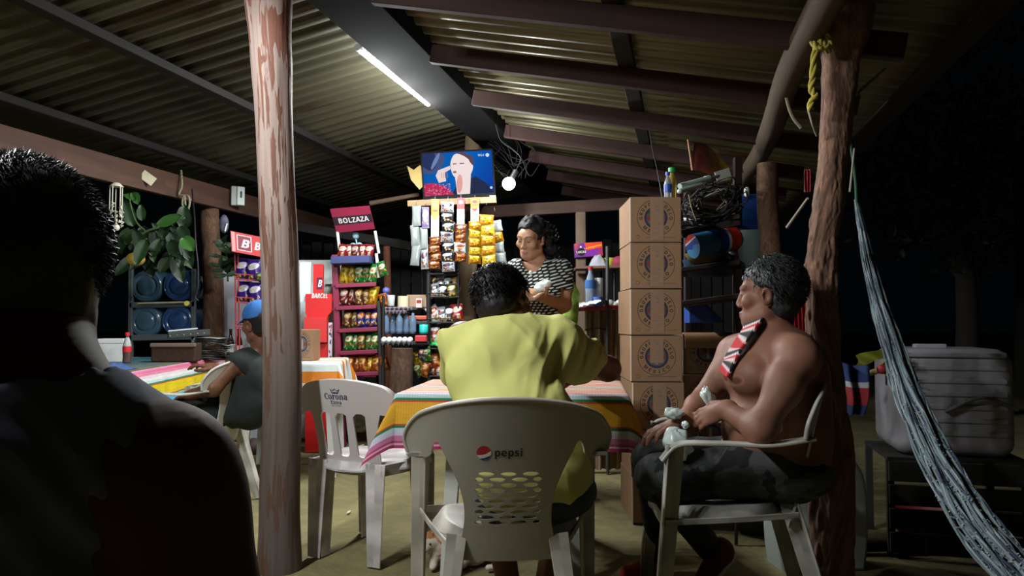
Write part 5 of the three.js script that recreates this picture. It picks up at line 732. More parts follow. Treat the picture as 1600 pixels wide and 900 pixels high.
{ // printed sack sheet leaning above
  const t = dataTex(128, 128, (u, v) => { const a = fbm(u * 3, v * 3, 2, 4), k = sstep(0.35, 0.75, u + 0.25 * a), d = sstep(0.1, 0.35, fbm(u * 6, v * 6, 9, 3)) * 0.5; return [mixn(0.55, 0.72, k) - d * 0.2, mixn(0.30, 0.60, k) - d * 0.25, mixn(0.26, 0.16, k) - d * 0.05]; });
  const p = P(1100, 250, 4.5); solid('printed_sack', gridGeo(24, 18, (u, v) => { const A = P(1078, 264, 4.4), B = P(1083, 224, 4.5), C = P(1146, 288, 4.5), D = P(1140, 262, 4.6); const top = B.clone().lerp(D, u).add(V(0, 0.055 * Math.sin(u * 3.1), 0)), bot = A.clone().lerp(C, u); const q = bot.lerp(top, v); return [q.x, q.y, q.z + 0.03 * Math.sin(u * 4 + v * 2)]; }), mat([0.95, 0.85, 0.7], 0.6, { map: t }), 'worn red and yellow printed sack hung above the wire tangle', 'sack', p);
  solid('wooden_stick', rod(P(1075, 218, 4.4), P(1082, 266, 4.4), 0.006), mat([0.4, 0.2, 0.12], 0.8), 'thin stick along the left edge of the printed sack', 'stick', P(1082, 266, 4.4));
  solid('paper_tag', rbox(0.09, 0.065, 0.006, 0.002).rotateZ(0.3).translate(...P(1130, 274, 4.3).toArray()), mat([0.42, 0.42, 0.36], 0.8), 'pale grey paper square in front of the printed sack', 'paper', P(1130, 274, 4.3));
}
{ // tangle of wire and twigs
  const R = rng(77), g = [], lo = [], c = P(1112, 318, 4.3); for (let i = 0; i < 46; i++) { const a0 = R() * 6.28, r = 0.07 + 0.09 * R(), el = 0.5 + 0.5 * R(), ph = R() * 6.28, pts = []; for (let k = 0; k < 7; k++) { const a = a0 + k * (0.45 + 0.2 * R()); pts.push(V(c.x + r * 1.15 * Math.cos(a) * (0.7 + 0.5 * R()), c.y + r * el * Math.sin(a + ph * 0.1) + (R() - 0.5) * 0.03, c.z + (R() - 0.5) * 0.16)); } (i % 9 === 0 ? lo : g).push(tube(pts, 0.003 + 0.003 * R(), 20, 5)); }
  const o = thing('wire_tangle', 'dark tangle of wire and twigs on the cluttered shelf', 'wire tangle', c); const a = wpart('dark_coil', g, mat([0.016, 0.014, 0.013], 0.8), o); wpart('pale_loop', lo, mat([0.25, 0.21, 0.15], 0.6), o);
  wpart('hanging_strand', tube([P(1076, 304, 4.2), P(1080, 322, 4.2), P(1088, 345, 4.2)], 0.004, 16, 5), mat([0.45, 0.38, 0.22], 0.7), o);
}
{ const p = P(1076, 348, 4.4); solid('plastic_bag', gridGeo(16, 12, (u, v) => { const q = P(1068 + 30 * u, 357 - 17 * v, 4.4), e = Math.sin(u * 3.14) * Math.sin(v * 3.14); return [q.x, q.y, q.z + 0.05 * e + 0.02 * fbm(u * 5, v * 5, 3, 2)]; }), mat([0.5, 0.56, 0.54], 0.4), 'pale plastic bag under the wire tangle beside the cartons', 'bag', p); const q = P(1076, 328, 4.4); solid('plastic_scrap', gridGeo(10, 10, (u, v) => { const e = P(1067 + 14 * u, 336 - 14 * v, 4.4); return [e.x, e.y + 0.01 * fbm(u * 4, v * 4, 1, 2), e.z + 0.03 * Math.sin(u * 3 + v * 2)]; }), mat([0.42, 0.42, 0.38], 0.6), 'pale scrap wedged between the top carton and the wires', 'scrap', q); }
{ // round cola tray or ball: blue, white and red
  const t = canvasTex(256, 128, (x, w, h) => { x.fillStyle = '#3f8fc0'; x.fillRect(0, 0, w, h); x.fillStyle = '#17408f'; x.beginPath(); x.moveTo(110, 0); x.bezierCurveTo(80, 40, 150, 60, 120, 128); x.lineTo(190, 128); x.lineTo(190, 0); x.fill(); x.fillStyle = '#d8d4cc'; x.fillRect(182, 0, 16, h); x.fillStyle = '#b8281e'; x.fillRect(198, 0, 60, h); });
  const a = P(1082, 385, 4.25), b = P(1146, 372, 4.35), L = b.clone().sub(a), g = new THREE.CylinderGeometry(0.075, 0.07, L.length(), 28, 1); const uv = g.attributes.uv; for (let i = 0; i < uv.count; i++) { const u = uv.getX(i), v = uv.getY(i); uv.setXY(i, v, u * 2); }
  g.applyQuaternion(new THREE.Quaternion().setFromUnitVectors(V(0, 1, 0), L.clone().normalize())); const m = a.clone().lerp(b, 0.5); g.translate(m.x, m.y, m.z); solid('plastic_canister', g, mat([0.55, 0.55, 0.55], 0.4, { map: t }), 'lying canister with blue white and red bands on the shelf', 'canister', a);
}
solid('plastic_board', rbox(0.2, 0.52, 0.03, 0.01).translate(...P(1176, 366, 4.75).toArray()), mat([0.012, 0.045, 0.2], 0.4), 'tall dark blue plastic panel right of the cluttered shelf', 'board', P(1176, 430, 4.75));
solid('float_knob', new THREE.CapsuleGeometry(0.018, 0.03, 6, 14).translate(...P(1167, 300, 4.7).toArray()), mat([0.5, 0.55, 0.46], 0.5), 'pale rounded knob on the upper edge of the blue panel', 'knob', P(1167, 300, 4.7));
solid('plastic_bucket', lathe([[0, 0], [0.1, 0], [0.13, 0.22], [0.127, 0.22], [0.097, 0.01], [0, 0.01]], 28).translate(...P(1170, 420, 4.4).toArray()), pmat([0.10, 0.14, 0.13], 0.35, { transmission: 0.2 }), 'greenish translucent bucket hanging before the blue panel', 'bucket', P(1170, 420, 4.4));
{ const p = P(1096, 488, 4.75), s = new THREE.Shape(); s.moveTo(-0.08, -0.06); s.lineTo(-0.08, 0.05); s.quadraticCurveTo(0.0, 0.07, 0.05, 0.02); s.lineTo(0.13, -0.06); solid('tarpaulin', new THREE.ExtrudeGeometry(s, { depth: 0.12, bevelEnabled: true, bevelSize: 0.008, bevelThickness: 0.008 }).translate(p.x, p.y, p.z - 0.1), mat([0.02, 0.07, 0.34], 0.6), 'folded bright blue tarpaulin behind the open carton', 'tarpaulin', p); }
{ const p = P(1110, 432, 4.5); solid('plastic_basin', lathe([[0, 0], [0.13, 0], [0.17, 0.1], [0.165, 0.1], [0.127, 0.008], [0, 0.008]], 32).scale(1, 1, 0.7).translate(p.x, p.y, p.z), mat([0.02, 0.06, 0.11], 0.4), 'dark blue basin on the middle board of the cluttered shelf', 'basin', p); const q = P(1104, 412, 4.45); solid('woven_basket', lathe([[0, 0], [0.1, 0], [0.13, 0.06], [0.126, 0.06], [0.097, 0.006], [0, 0.006]], 28).translate(q.x, q.y, q.z), mat([0.14, 0.09, 0.02], 0.9), 'dark straw basket under the lying canister', 'basket', q); }
{ const p = P(1248, 512, 2.95); solid('red_cloth', gridGeo(14, 20, (u, v) => { const q = P(mixn(1240, 1262, u), mixn(524, mixn(466, 474, u), v), 2.97); return [q.x, q.y, q.z + 0.012 * Math.sin(u * 20 + v * 2) - 0.02 * u]; }), mat([0.46, 0.015, 0.025], 0.8), 'red cloth hanging behind the shirtless man at the bark pole', 'cloth', p); solid('red_rag', gridGeo(8, 12, (u, v) => { const q = P(mixn(1256, 1265, u), mixn(300, 265, v), 2.9); return [q.x, q.y, q.z + 0.01 * Math.sin(u * 14 + v)]; }), mat([0.3, 0.02, 0.03], 0.8), 'narrow dark red rag tied to the left of the bark pole', 'rag', P(1260, 300, 2.9)); }
// ------------------------------------------------------------------ ropes on the bark pole and the log
function rope(label, pts, r, c, seed = 1, cat = 'rope') { // three twisted strands
  const crv = new THREE.CatmullRomCurve3(pts), L = crv.getLength(), N = Math.max(24, Math.round(L / 0.006)), g = []; for (let s = 0; s < 3; s++) { const q = []; for (let i = 0; i <= N; i++) { const t = i / N, p = crv.getPoint(t), a = t * L / (r * 9) * 6.28 + s * 2.094; q.push(p.add(V(Math.cos(a) * r * 0.55, 0, Math.sin(a) * r * 0.55))); } g.push(new THREE.TubeGeometry(new THREE.CatmullRomCurve3(q), N * 2, r * 0.6, 5, false)); } return solid('rope', g, mat(c, 0.85), label, cat, pts[0]);
}
rope('yellow rope hanging in a knotted loop from the bark pole', [P(1283, 36, 2.68), P(1278, 60, 2.68), P(1272, 90, 2.68), P(1270, 120, 2.69), P(1268, 140, 2.69), P(1274, 150, 2.69), P(1268, 158, 2.69), P(1266, 172, 2.69)], 0.012, [0.42, 0.34, 0.05]);
rope('yellow rope wound around the top of the bark pole', [P(1266, 60, 2.7), P(1280, 76, 2.65), P(1296, 70, 2.66), P(1290, 52, 2.66), P(1276, 46, 2.68), P(1284, 66, 2.66), P(1296, 82, 2.68)], 0.011, [0.40, 0.32, 0.06]);
solid('cord', tube([P(1263, 172, 2.7), P(1268, 190, 2.7), P(1276, 212, 2.75)], 0.004, 16), mat([0.35, 0.3, 0.26], 0.8), 'thin grey cord below the yellow rope on the bark pole', 'cord', P(1263, 172, 2.7));
solid('cord', tube([P(1225, 104, 3.35), P(1232, 118, 3.3), P(1228, 140, 3.3), P(1232, 165, 3.3), P(1240, 185, 3.3), P(1252, 200, 3.3)], 0.008, 30), mat([0.25, 0.22, 0.15], 0.8), 'dark cord trailing from the eave log left of the bark pole', 'cord', P(1225, 104, 3.35));
solid('wooden_stick', rod(P(1230, 355, 3.3), P(1262, 310, 3.0), 0.007, 0.005), mat([0.3, 0.26, 0.22], 0.8), 'thin slanting stick against the left side of the bark pole', 'stick', P(1230, 355, 3.3));
solid('wooden_stick', rod(P(1328, 300, 3.3), P(1335, 232, 3.3), 0.005, 0.004), mat([0.3, 0.26, 0.2], 0.8), 'thin upright twig right of the bark pole above the hammock', 'stick', P(1328, 300, 3.3));
solid('wooden_stick', rod(P(1330, 155, 3.1), P(1384, 106, 3.3), 0.008, 0.005), mat([0.26, 0.24, 0.2], 0.8), 'slanting twig under the roof right of the bark pole', 'stick', P(1330, 155, 3.1));
solid('cord', tube([V(0.82, 1.70, -4.0), P(1028, 270, 4.1), P(1020, 235, 4.3), P(1014, 200, 4.4)], 0.003, 20, 5), M.darkMetal, 'thin dark wire rising from the top carton to the rafters', 'wire', P(1035, 305, 4.2));
{ const a = P(746, 215, 6.2), g = []; const R = rng(9); for (let i = 0; i < 12; i++) { const x = 742 + R() * 50, y = 195 + R() * 45; g.push(tube([P(x, y, 6.2), P(x + 12 + R() * 20, y + 12 + R() * 20, 6.1), P(x + 20 + R() * 30, y + 20 + R() * 34, 6.1), P(x + 18 + R() * 40, y + 34 + R() * 28, 6.15)], 0.002 + 0.0025 * R(), 20, 5)); } solid('cable_bundle', g, mat([0.008, 0.008, 0.009], 0.7), 'dark loops of cable between the ridge and the bulb', 'cable', a); }
solid('bamboo_stick', rod(P(578, 318, 6.3), P(655, 304, 6.3), 0.022, 0.018), mat([0.2, 0.13, 0.08], 0.8, { map: woodTex }), 'short pole sticking out left below the television', 'stick', P(578, 318, 6.3));

// ------------------------------------------------------------------ hammock
{
  const c = new THREE.CatmullRomCurve3([P(1337, 312, 3.5), P(1347, 360, 3.2), P(1362, 430, 2.85), P(1388, 520, 2.45), P(1425, 630, 2.1), P(1478, 745, 1.82), P(1545, 850, 1.62), P(1640, 950, 1.48), P(1760, 1040, 1.38)]), R = rng(12);
  const o = thing('hammock', 'grey blue woven hammock drawn tight, sagging towards the lower right corner', 'hammock', c.getPoint(0));
  const W = (t) => 0.008 + 0.115 * Math.pow(t, 0.8), sets = [[], [], []];
  for (let s = 0; s < 64; s++) {
    const u0 = s / 63 * 2 - 1, k = R() * 6.28, pts = [], deep = Math.cos(u0 * 1.45); for (let i = 0; i <= 26; i++) { const t = i / 26, p = c.getPoint(t), tg = c.getTangent(t), sd = V(1, 0, 0).addScaledVector(tg, -tg.x).normalize(), nm = tg.clone().cross(sd); const w = W(t) * 0.5; pts.push(p.addScaledVector(sd, w * (u0 + 0.10 * Math.sin(t * 46 + k))).addScaledVector(nm, w * 0.8 * (deep * 0.8 + 0.25 * Math.sin(u0 * 9 + t * 3) + 0.12 * Math.sin(t * 57 + k * 2)))); }
    const crv = new THREE.CatmullRomCurve3(pts); const f = []; for (let i = 0; i <= 90; i++) f.push(crv.getPoint(i / 90)); sets[[0, 1, 0, 2, 0, 1][s % 6]].push(new THREE.TubeGeometry(crv, 96, 0.0034, 4, false));
  }
  wpart('woven_cord', sets[0], mat([0.09, 0.125, 0.14], 0.85), o); wpart('woven_cord', sets[1], mat([0.19, 0.225, 0.235], 0.85), o, 'pale cords'); wpart('woven_cord', sets[2], mat([0.03, 0.035, 0.07], 0.85), o, 'dark navy cords');
  const knots = []; for (let i = 0; i < 2600; i++) { const t = Math.pow(R(), 0.8), p = c.getPoint(t), tg = c.getTangent(t), sd = V(1, 0, 0).addScaledVector(tg, -tg.x).normalize(), nm = tg.clone().cross(sd), w = W(t) * 0.5, u = R() * 2 - 1; p.addScaledVector(sd, w * u).addScaledVector(nm, w * 0.8 * (Math.cos(u * 1.45) * 0.8 + 0.25 * Math.sin(u * 9 + t * 3)) + 0.001); knots.push(new THREE.BoxGeometry(0.0075 * (0.5 + t), 0.004, 0.003).rotateZ(R() * 3).rotateX(R() * 3).translate(p.x, p.y, p.z)); }
  const kn = wpart('crossing_knots', knots, mat([0.2, 0.25, 0.26], 0.85), o); kn.userData.kind = 'stuff';
  wpart('end_loop', tube([c.getPoint(0).add(V(0, 0.32, -0.05)), c.getPoint(0).add(V(0, 0.1, 0)), c.getPoint(0.02)], 0.007, 16), mat([0.02, 0.09, 0.04], 0.8), o);
}
// ------------------------------------------------------------------ the dark right-hand corner
{
  const b = P(1512, 720, 3.3), o = thing('plastic_cooler', 'large white ribbed plastic chest in the dark behind the hammock', 'cooler', [b.x, 0.44, -3.5], -0.25), m = mat([0.34, 0.32, 0.36], 0.5);
  part('body', rbox(0.5, 0.48, 0.42, 0.07, 0, 0.24, 0, 4), m, o); for (let i = 0; i < 7; i++) part('rib', rbox(0.4, 0.026, 0.02, 0.009, 0.01, 0.455 - i * 0.058, 0.208), m, o);
  part('top_handle', rbox(0.14, 0.025, 0.05, 0.008, -0.04, 0.485, 0), m, o); part('side_grip', rbox(0.012, 0.05, 0.03, 0.004, -0.248, 0.33, 0.1), M.black, o); part('strap', tube([V(0.05, 0.26, 0.225), V(-0.05, 0.2, 0.23), V(0.1, 0.27, 0.235), V(0.24, 0.22, 0.22)], 0.008, 24), mat([0.12, 0.12, 0.11], 0.7), o);
  const k = thing('wooden_crate', 'dark low crate carrying the white ribbed chest', 'crate', [b.x, 0, -3.5], -0.25); for (let i = 0; i < 4; i++) part('slat', rbox(0.56, 0.09, 0.02, 0.004, 0, 0.06 + i * 0.105, 0.23), mat([0.02, 0.018, 0.016], 0.9), k); for (const x of [-0.27, 0.27]) for (const z of [-0.22, 0.21]) part('corner_post', box(0.03, 0.43, 0.03, x, 0.215, z), mat([0.02, 0.018, 0.016], 0.9), k); part('top_board', box(0.57, 0.015, 0.47, 0, 0.43, 0), mat([0.02, 0.018, 0.016], 0.9), k);
}
{ // pale canister behind the bark pole
  const b = P(1289, 900, 3.15), o = thing('plastic_canister', 'tall pale green plastic canister standing behind the bark pole', 'canister', [b.x, 0, -3.2], 0.1), m = mat([0.40, 0.46, 0.42], 0.5), s = new THREE.Shape();
  s.moveTo(-0.165, 0.0); s.bezierCurveTo(-0.185, 0.1, -0.185, 0.3, -0.16, 0.38); s.bezierCurveTo(-0.14, 0.43, -0.09, 0.452, -0.04, 0.455); s.lineTo(0.09, 0.455); s.bezierCurveTo(0.14, 0.445, 0.165, 0.4, 0.172, 0.36); s.bezierCurveTo(0.19, 0.25, 0.185, 0.1, 0.165, 0); s.closePath();
  part('body', new THREE.ExtrudeGeometry(s, { depth: 0.12, bevelEnabled: true, bevelSize: 0.018, bevelThickness: 0.03, bevelSegments: 4, curveSegments: 20 }).translate(0, 0.005, -0.1), m, o);
  part('handle', rbox(0.075, 0.02, 0.03, 0.006, 0.13, 0.47, -0.02), m, o); part('cap', cyl(0.025, 0.025, 0.03, -0.09, 0.475, -0.03), m, o);
}
{ // broom with colourful cloths on it
  const c = P(1385, 580, 3.3), o = thing('straw_broom', 'yellow straw broom lying among the coloured cloths', 'broom', c), g = [], R = rng(5); for (let i = 0; i < 40; i++) { const a = P(1372 + 6 * R(), 572 + 8 * R(), 3.3); const q = P(1392 + 38 * R(), 590 - 54 * R() + 14 * R(), 3.25 + 0.1 * R()); g.push(rod(a, q, 0.0035, 0.0015, 5)); } wpart('straw', g, mat([0.42, 0.34, 0.07], 0.8), o).userData.kind = 'stuff'; wpart('handle', rod(P(1376, 578, 3.3), P(1330, 592, 3.4), 0.013), mat([0.35, 0.28, 0.12], 0.7), o); wpart('binding', sph(0.022, ...P(1378, 577, 3.29).toArray()), mat([0.4, 0.03, 0.04], 0.7), o);
  const t = canvasTex(128, 128, (x, w, h) => { x.fillStyle = '#1d3f86'; x.fillRect(0, 0, w, h); x.fillStyle = '#d8dde0'; x.fillRect(0, 44, w, 14); x.fillStyle = '#b81f2c'; x.fillRect(0, 58, w, 44); x.fillStyle = '#20306e'; x.fillRect(0, 102, w, 30); });
  solid('striped_towel', gridGeo(24, 24, (u, v) => { const q = P(mixn(mixn(1322, 1316, v), mixn(1348, 1362, v), u), mixn(648, 566 + 6 * Math.sin(u * 3), v), 3.3); return [q.x, q.y, q.z + 0.03 * Math.sin(u * 9) + 0.02 * Math.sin(v * 5)]; }), mat([0.42, 0.42, 0.42], 0.8, { map: t }), 'blue white and red towel hanging over the broom handle', 'towel', P(1335, 640, 3.3));
  solid('yellow_cloth', gridGeo(20, 12, (u, v) => { const q = P(mixn(1336, 1396, u), mixn(572 - 14 * u, 556 - 16 * u, v), 3.28); return [q.x, q.y, q.z + 0.03 * Math.sin(u * 7 + v * 3)]; }), mat([0.30, 0.34, 0.03], 0.8), 'yellow green cloth draped above the broom in the dark', 'cloth', P(1360, 566, 3.28));
}
{ const p = PY(1440, 838, 0); solid('plastic_basin', lathe([[0, 0.01], [0.1, 0.01], [0.15, 0.13], [0.145, 0.13], [0.097, 0.018], [0, 0.018]], 32).translate(p.x, 0.0, p.z), mat([0.2, 0.02, 0.02], 0.5), 'dark red basin on the ground below the hammock', 'basin', p); }
{ const p = PY(1186, 832, 0), o = thing('cloth_bag', 'black bag slumped on the ground behind the chair of the shirtless man', 'bag', p), s = new Soft(); s.egg(V(0, 0.08, 0), [0.14, 0.09, 0.1], 0.05).egg(V(0.06, 0.13, 0.01), [0.08, 0.05, 0.07], 0.05); s.disp = (x, y, z) => 0.012 * fbm(x * 14, y * 14, z * 14, 3); part('bag', s.mesh(0.012), mat([0.012, 0.016, 0.015], 0.6), o); part('handle', tube([V(0.02, 0.16, 0), V(0.05, 0.21, 0.02), V(0.1, 0.19, 0)], 0.006, 16), mat([0.3, 0.26, 0.06], 0.7), o); }
{ const a = PY(1142, 846, 0), o = thing('folding_stool', 'thin legged metal stool frame behind the shirtless man', 'stool', a); for (const [x, y, d] of [[1151, 770, 0.05], [1143, 772, -0.25]]) wpart('leg', rod(a.clone().add(V(d * 0.2, 0, d)), P(x, y, -a.z - d * 0.5 + 0.05), 0.008), M.darkMetal, o); wpart('leg', rod(PY(1185, 820, 0), P(1160, 770, 3.5), 0.008), M.darkMetal, o); wpart('seat_bar', rod(P(1125, 777, 3.7), P(1190, 790, 3.5), 0.012), mat([0.1, 0.1, 0.08], 0.6), o); }
{ const a = PY(1330, 862, 0), b = PY(1445, 862, 0); solid('wooden_log', rod(a.clone().add(V(0, 0.03, 0)), b.clone().add(V(0, 0.03, 0)), 0.032, 0.026, 14), mat([0.14, 0.11, 0.07], 0.9, { map: barkTex }), 'short log lying on the ground right of the pale canister', 'log', a); }
{ // litter on the ground
  const R = rng(44), spots = [[503, 735, 'beside the foot of the front pole'], [565, 758, 'between the legs of the slit-backed chair'], [545, 800, 'below the slit-backed chair'], [486, 751, 'close to the right edge of the front pole'], [577, 745, 'right of the middle chair leg'], [1150, 782, 'behind the legs of the shirtless man'], [394, 750, 'left of the front pole'], [1098, 782, 'near the low carton stack']];
  for (const [x, y, w] of spots) { const p = PY(x, y, 0.006); solid('paper_scrap', new THREE.BoxGeometry(0.03 + 0.02 * R(), 0.004, 0.014).rotateY(R() * 3).translate(p.x, p.y, p.z), mat([0.55, 0.55, 0.48], 0.8), 'small pale scrap on the dirt ' + w, 'litter', p); }
  const p = PY(396, 708, 0); solid('dark_bundle', sph(0.07, 0, 0.05, 0).translate(p.x, p.y, p.z), mat([0.07, 0.04, 0.045], 0.6), 'dark round bundle on the ground behind the white chair', 'bundle', p);
  const q = PY(489, 690, 0); solid('plastic_bag', gridGeo(20, 20, (u, v) => { const a = u * 6.283, r = 0.08 * Math.sin(Math.min(1, v * 1.05) * 3.1) * (1 + 0.35 * fbm(Math.cos(a) * 2, v * 5, Math.sin(a) * 2, 3)) + 0.004; return [q.x + Math.cos(a) * r, v * 0.24, q.z + Math.sin(a) * r]; }), pmat([0.6, 0.62, 0.62], 0.3, { transmission: 0.3 }), 'clear knotted plastic bag on the ground behind the front pole', 'bag', q);
}
// ------------------------------------------------------------------ left eave: wind chime, switch, tag, rope, leaves
{
  const p = P(182, 283, 5.12), o = thing('wind_chime', 'white shell wind chime hanging under the left eave beam', 'wind chime', p), R = rng(6), m = mat([0.62, 0.58, 0.48], 0.6);
  part('top_disc', lathe([[0, -0.01], [0.02, -0.012], [0.042, -0.035], [0.038, -0.037], [0, -0.022]], 20), m, o); part('hanger', cyl(0.002, 0.002, 0.16, 0, 0.07, 0, 6), m, o);
  for (let i = 0; i < 5; i++) { const a = i / 5 * 6.28 + 0.4, x = Math.cos(a) * 0.036, z = Math.sin(a) * 0.036, L = 0.16 + 0.06 * R(); const st = part('string', cyl(0.003, 0.003, L, x, -0.035 - L / 2, z, 6), m, o); for (let k = 0; k < 4; k++) part('shell', new THREE.ConeGeometry(0.012, 0.02, 7).rotateZ(R() * 3).translate(x, -0.04 - L + 0.028 * k - 0.02, z), m, st); }
  part('end_shell', sph(0.022, 0.004, -0.29, 0), m, o); o.scale.setScalar(1.12);
}
{ const c = P(371, 307, 6.42), o = thing('switch_box', 'grey electric switch box fixed on the eave beam', 'switch', c, 0.5); part('box', rbox(0.1, 0.15, 0.06, 0.004), mat([0.3, 0.33, 0.3], 0.5), o); part('cover', rbox(0.055, 0.145, 0.012, 0.003, 0.02, 0, 0.036), mat([0.5, 0.54, 0.52], 0.5), o); part('switch_lever', rbox(0.012, 0.05, 0.012, 0.003, 0.022, 0.01, 0.045), M.black, o); o.scale.setScalar(1.12); }
solid('paper_tag', rbox(0.1, 0.07, 0.004, 0.001).rotateZ(-0.6).rotateY(0.6).translate(...P(231, 278, 5.38).toArray()), mat([0.48, 0.44, 0.3], 0.8), 'pale tilted tag stuck on the left eave beam', 'tag', P(231, 278, 5.38));
rope('worn rope tied round the eave beam and hanging down', [P(283, 266, 5.76), P(284, 292, 5.72), P(280, 304, 5.72), P(294, 306, 5.72), P(296, 320, 5.72), P(289, 335, 5.72), P(285, 316, 5.72), P(288, 305, 5.72), P(290, 340, 5.72), P(290, 372, 5.72), P(289, 415, 5.76)], 0.008, [0.26, 0.23, 0.15]);
solid('cord', tube([P(300, 296, 5.6), P(304, 340, 5.4), P(306, 385, 5.3), P(309, 410, 5.3), P(309, 450, 5.3), P(305, 466, 5.3), P(310, 470, 5.3)], 0.006, 30), M.darkMetal, 'dark cable hanging in front of the freezer by the leaves', 'cable', P(306, 385, 5.3));
function leafGeo(L, w, bend, seed = 0) { return gridGeo(6, 12, (u, v) => { const a = u * 2 - 1, e = Math.pow(Math.sin(Math.min(1, v * 0.98 + 0.02) * Math.PI), 0.6) * (1 - 0.35 * v); return [a * w / 2 * e, L * v - bend * L * v * v * 0.25 + 0.04 * w * Math.sin(v * 20 + seed) * Math.abs(a), -bend * L * v * v * 0.6 + w * 0.12 * Math.abs(a)]; }); }
const leafM = [[0.014, 0.046, 0.009], [0.007, 0.024, 0.006], [0.035, 0.12, 0.018]].map((c) => pmat(c, 0.5, { transmission: 0.12 }));
function leafyPlant(name, label, c, leaves, stems) { const o = thing(name, label, 'plant', c); wpart('stem', stems, mat([0.09, 0.13, 0.05], 0.8), o); for (const [p, dir, L, w, b, m] of leaves) { const g = leafGeo(L, w, b, p.x * 50); g.applyMatrix4(frame(p, dir, V(0.2, 0.3, 1))); wpart('leaf', g, leafM[m], o); } return o; }
{
  const R = rng(23), c = P(250, 372, 5.5), L = []; for (let i = 0; i < 58; i++) { const p = P(200 + 92 * R(), 350 + 55 * R(), 5.35 + 0.3 * R()); L.push([p, V((R() - 0.5) * 1.6, -0.3 - R() * 0.8 + (R() < 0.25 ? 1.6 : 0), 0.5 * R()), 0.11 + 0.13 * R(), 0.06 + 0.07 * R(), 0.5 * R(), R() < 0.6 ? 1 : 0]); }
  L.push([P(247, 352, 5.3), V(0.9, 0.35, 0.1), 0.2, 0.1, 0.1, 2], [P(228, 375, 5.2), V(-0.3, -1, 0.2), 0.2, 0.11, 0.2, 0], [P(287, 372, 5.25), V(0.5, -0.5, 0.3), 0.15, 0.12, 0.2, 2], [P(222, 345, 5.4), V(-0.1, 1, 0), 0.13, 0.08, 0.2, 0], [P(194, 296, 5.4), V(0.7, -0.6, 0.2), 0.14, 0.09, 0.1, 2], [P(208, 300, 5.4), V(0.4, -0.7, 0.2), 0.12, 0.08, 0.1, 2]);
  leafyPlant('hanging_vine', 'broad leaved green vine hanging under the left eave', c, L, [tube([P(290, 340, 5.4), P(262, 352, 5.4), P(228, 362, 5.4), P(205, 380, 5.4)], 0.009, 20), tube([P(262, 352, 5.4), P(240, 385, 5.4), P(215, 404, 5.35)], 0.007, 20), tube([P(196, 262, 5.45), P(200, 300, 5.45), P(212, 345, 5.45), P(228, 362, 5.4)], 0.006, 20)]);
  const q = P(212, 405, 5.25), g = new THREE.SphereGeometry(0.062, 24, 18), gp = g.attributes.position; for (let i = 0; i < gp.count; i++) { const a = Math.atan2(gp.getZ(i), gp.getX(i)), s = 1 + 0.05 * Math.cos(a * 8); gp.setXYZ(i, gp.getX(i) * s, gp.getY(i) * 0.78, gp.getZ(i) * s); } g.computeVertexNormals(); const f = thing('squash', 'round yellow squash hanging among the vine leaves', 'squash', q); part('fruit', g, mat([0.42, 0.27, 0.04], 0.5), f); part('stalk', cyl(0.008, 0.012, 0.04, 0, 0.06, 0, 8), mat([0.1, 0.16, 0.04], 0.8), f);
  const c2 = P(356, 415, 5.9), L2 = []; for (let i = 0; i < 40; i++) { const p = P(342 + 34 * R(), 380 + 50 * R(), 5.8 + 0.2 * R()); L2.push([p, V((R() - 0.5) * 2, R() - 0.4, R() * 0.6), 0.07 + 0.05 * R(), 0.03 + 0.025 * R(), 0.4 * R(), R() < 0.5 ? 0 : 1]); }
  leafyPlant('leafy_bush', 'small leafed bush between the tree trunk and the red sign', c2, L2, [tube([P(356, 440, 5.9), P(355, 410, 5.9), P(352, 385, 5.9)], 0.008, 12), tube([P(356, 430, 5.9), P(364, 405, 5.9)], 0.006, 8)]);
  const k = P(350, 350, 5.85), cl = thing('patterned_cap', 'grey blue patterned cap hanging beside the tree trunk', 'cap', k); part('crown', sph(0.05, 0, 0, 0).scale(0.75, 1.5, 0.6), mat([0.1, 0.11, 0.17], 0.8, { map: grime }), cl); part('strap', rod(V(0.02, -0.06, 0.03), V(0.035, 0.0, 0.03), 0.006), M.white, cl);
  // night trees beyond the roof on the right
  for (const [x, y, d, h, lab] of [[1500, 330, 8, 1.3, 'dark tree beyond the roof, nearer of the two in the right-hand darkness'], [1590, 230, 10, 2.4, 'dark tall tree at the right edge of the picture']]) {
    const p = P(x, y, d), b = V(p.x, 0, p.z), o = thing('dark_tree', lab, 'tree', b), lf = new THREE.BufferGeometry().copy(leafGeo(0.16, 0.07, 0.3)); const im = new THREE.InstancedMesh(lf, leafM[1], 900), mm = new THREE.Matrix4(); im.name = 'foliage'; im.userData.kind = 'stuff'; im.castShadow = im.receiveShadow = true;
    for (let i = 0; i < 900; i++) { const r = Math.pow(R(), 0.4) * h, a = R() * 6.28, ph = Math.acos(2 * R() - 1); mm.makeRotationFromEuler(new THREE.Euler(R() * 6, R() * 6, R() * 6)).setPosition(r * Math.sin(ph) * Math.cos(a), p.y + 0.3 + r * Math.cos(ph) * 0.8, r * Math.sin(ph) * Math.sin(a)); im.setMatrixAt(i, mm); } o.add(im);
    part('trunk', trunk([V(0, -0.05, 0), V(0.05, p.y * 0.5, 0), V(0, p.y, 0)], [0.14, 0.11, 0.07], { ns: 16, nl: 24, seed: d }), mat([0.02, 0.016, 0.012], 0.95), o);
  }
}

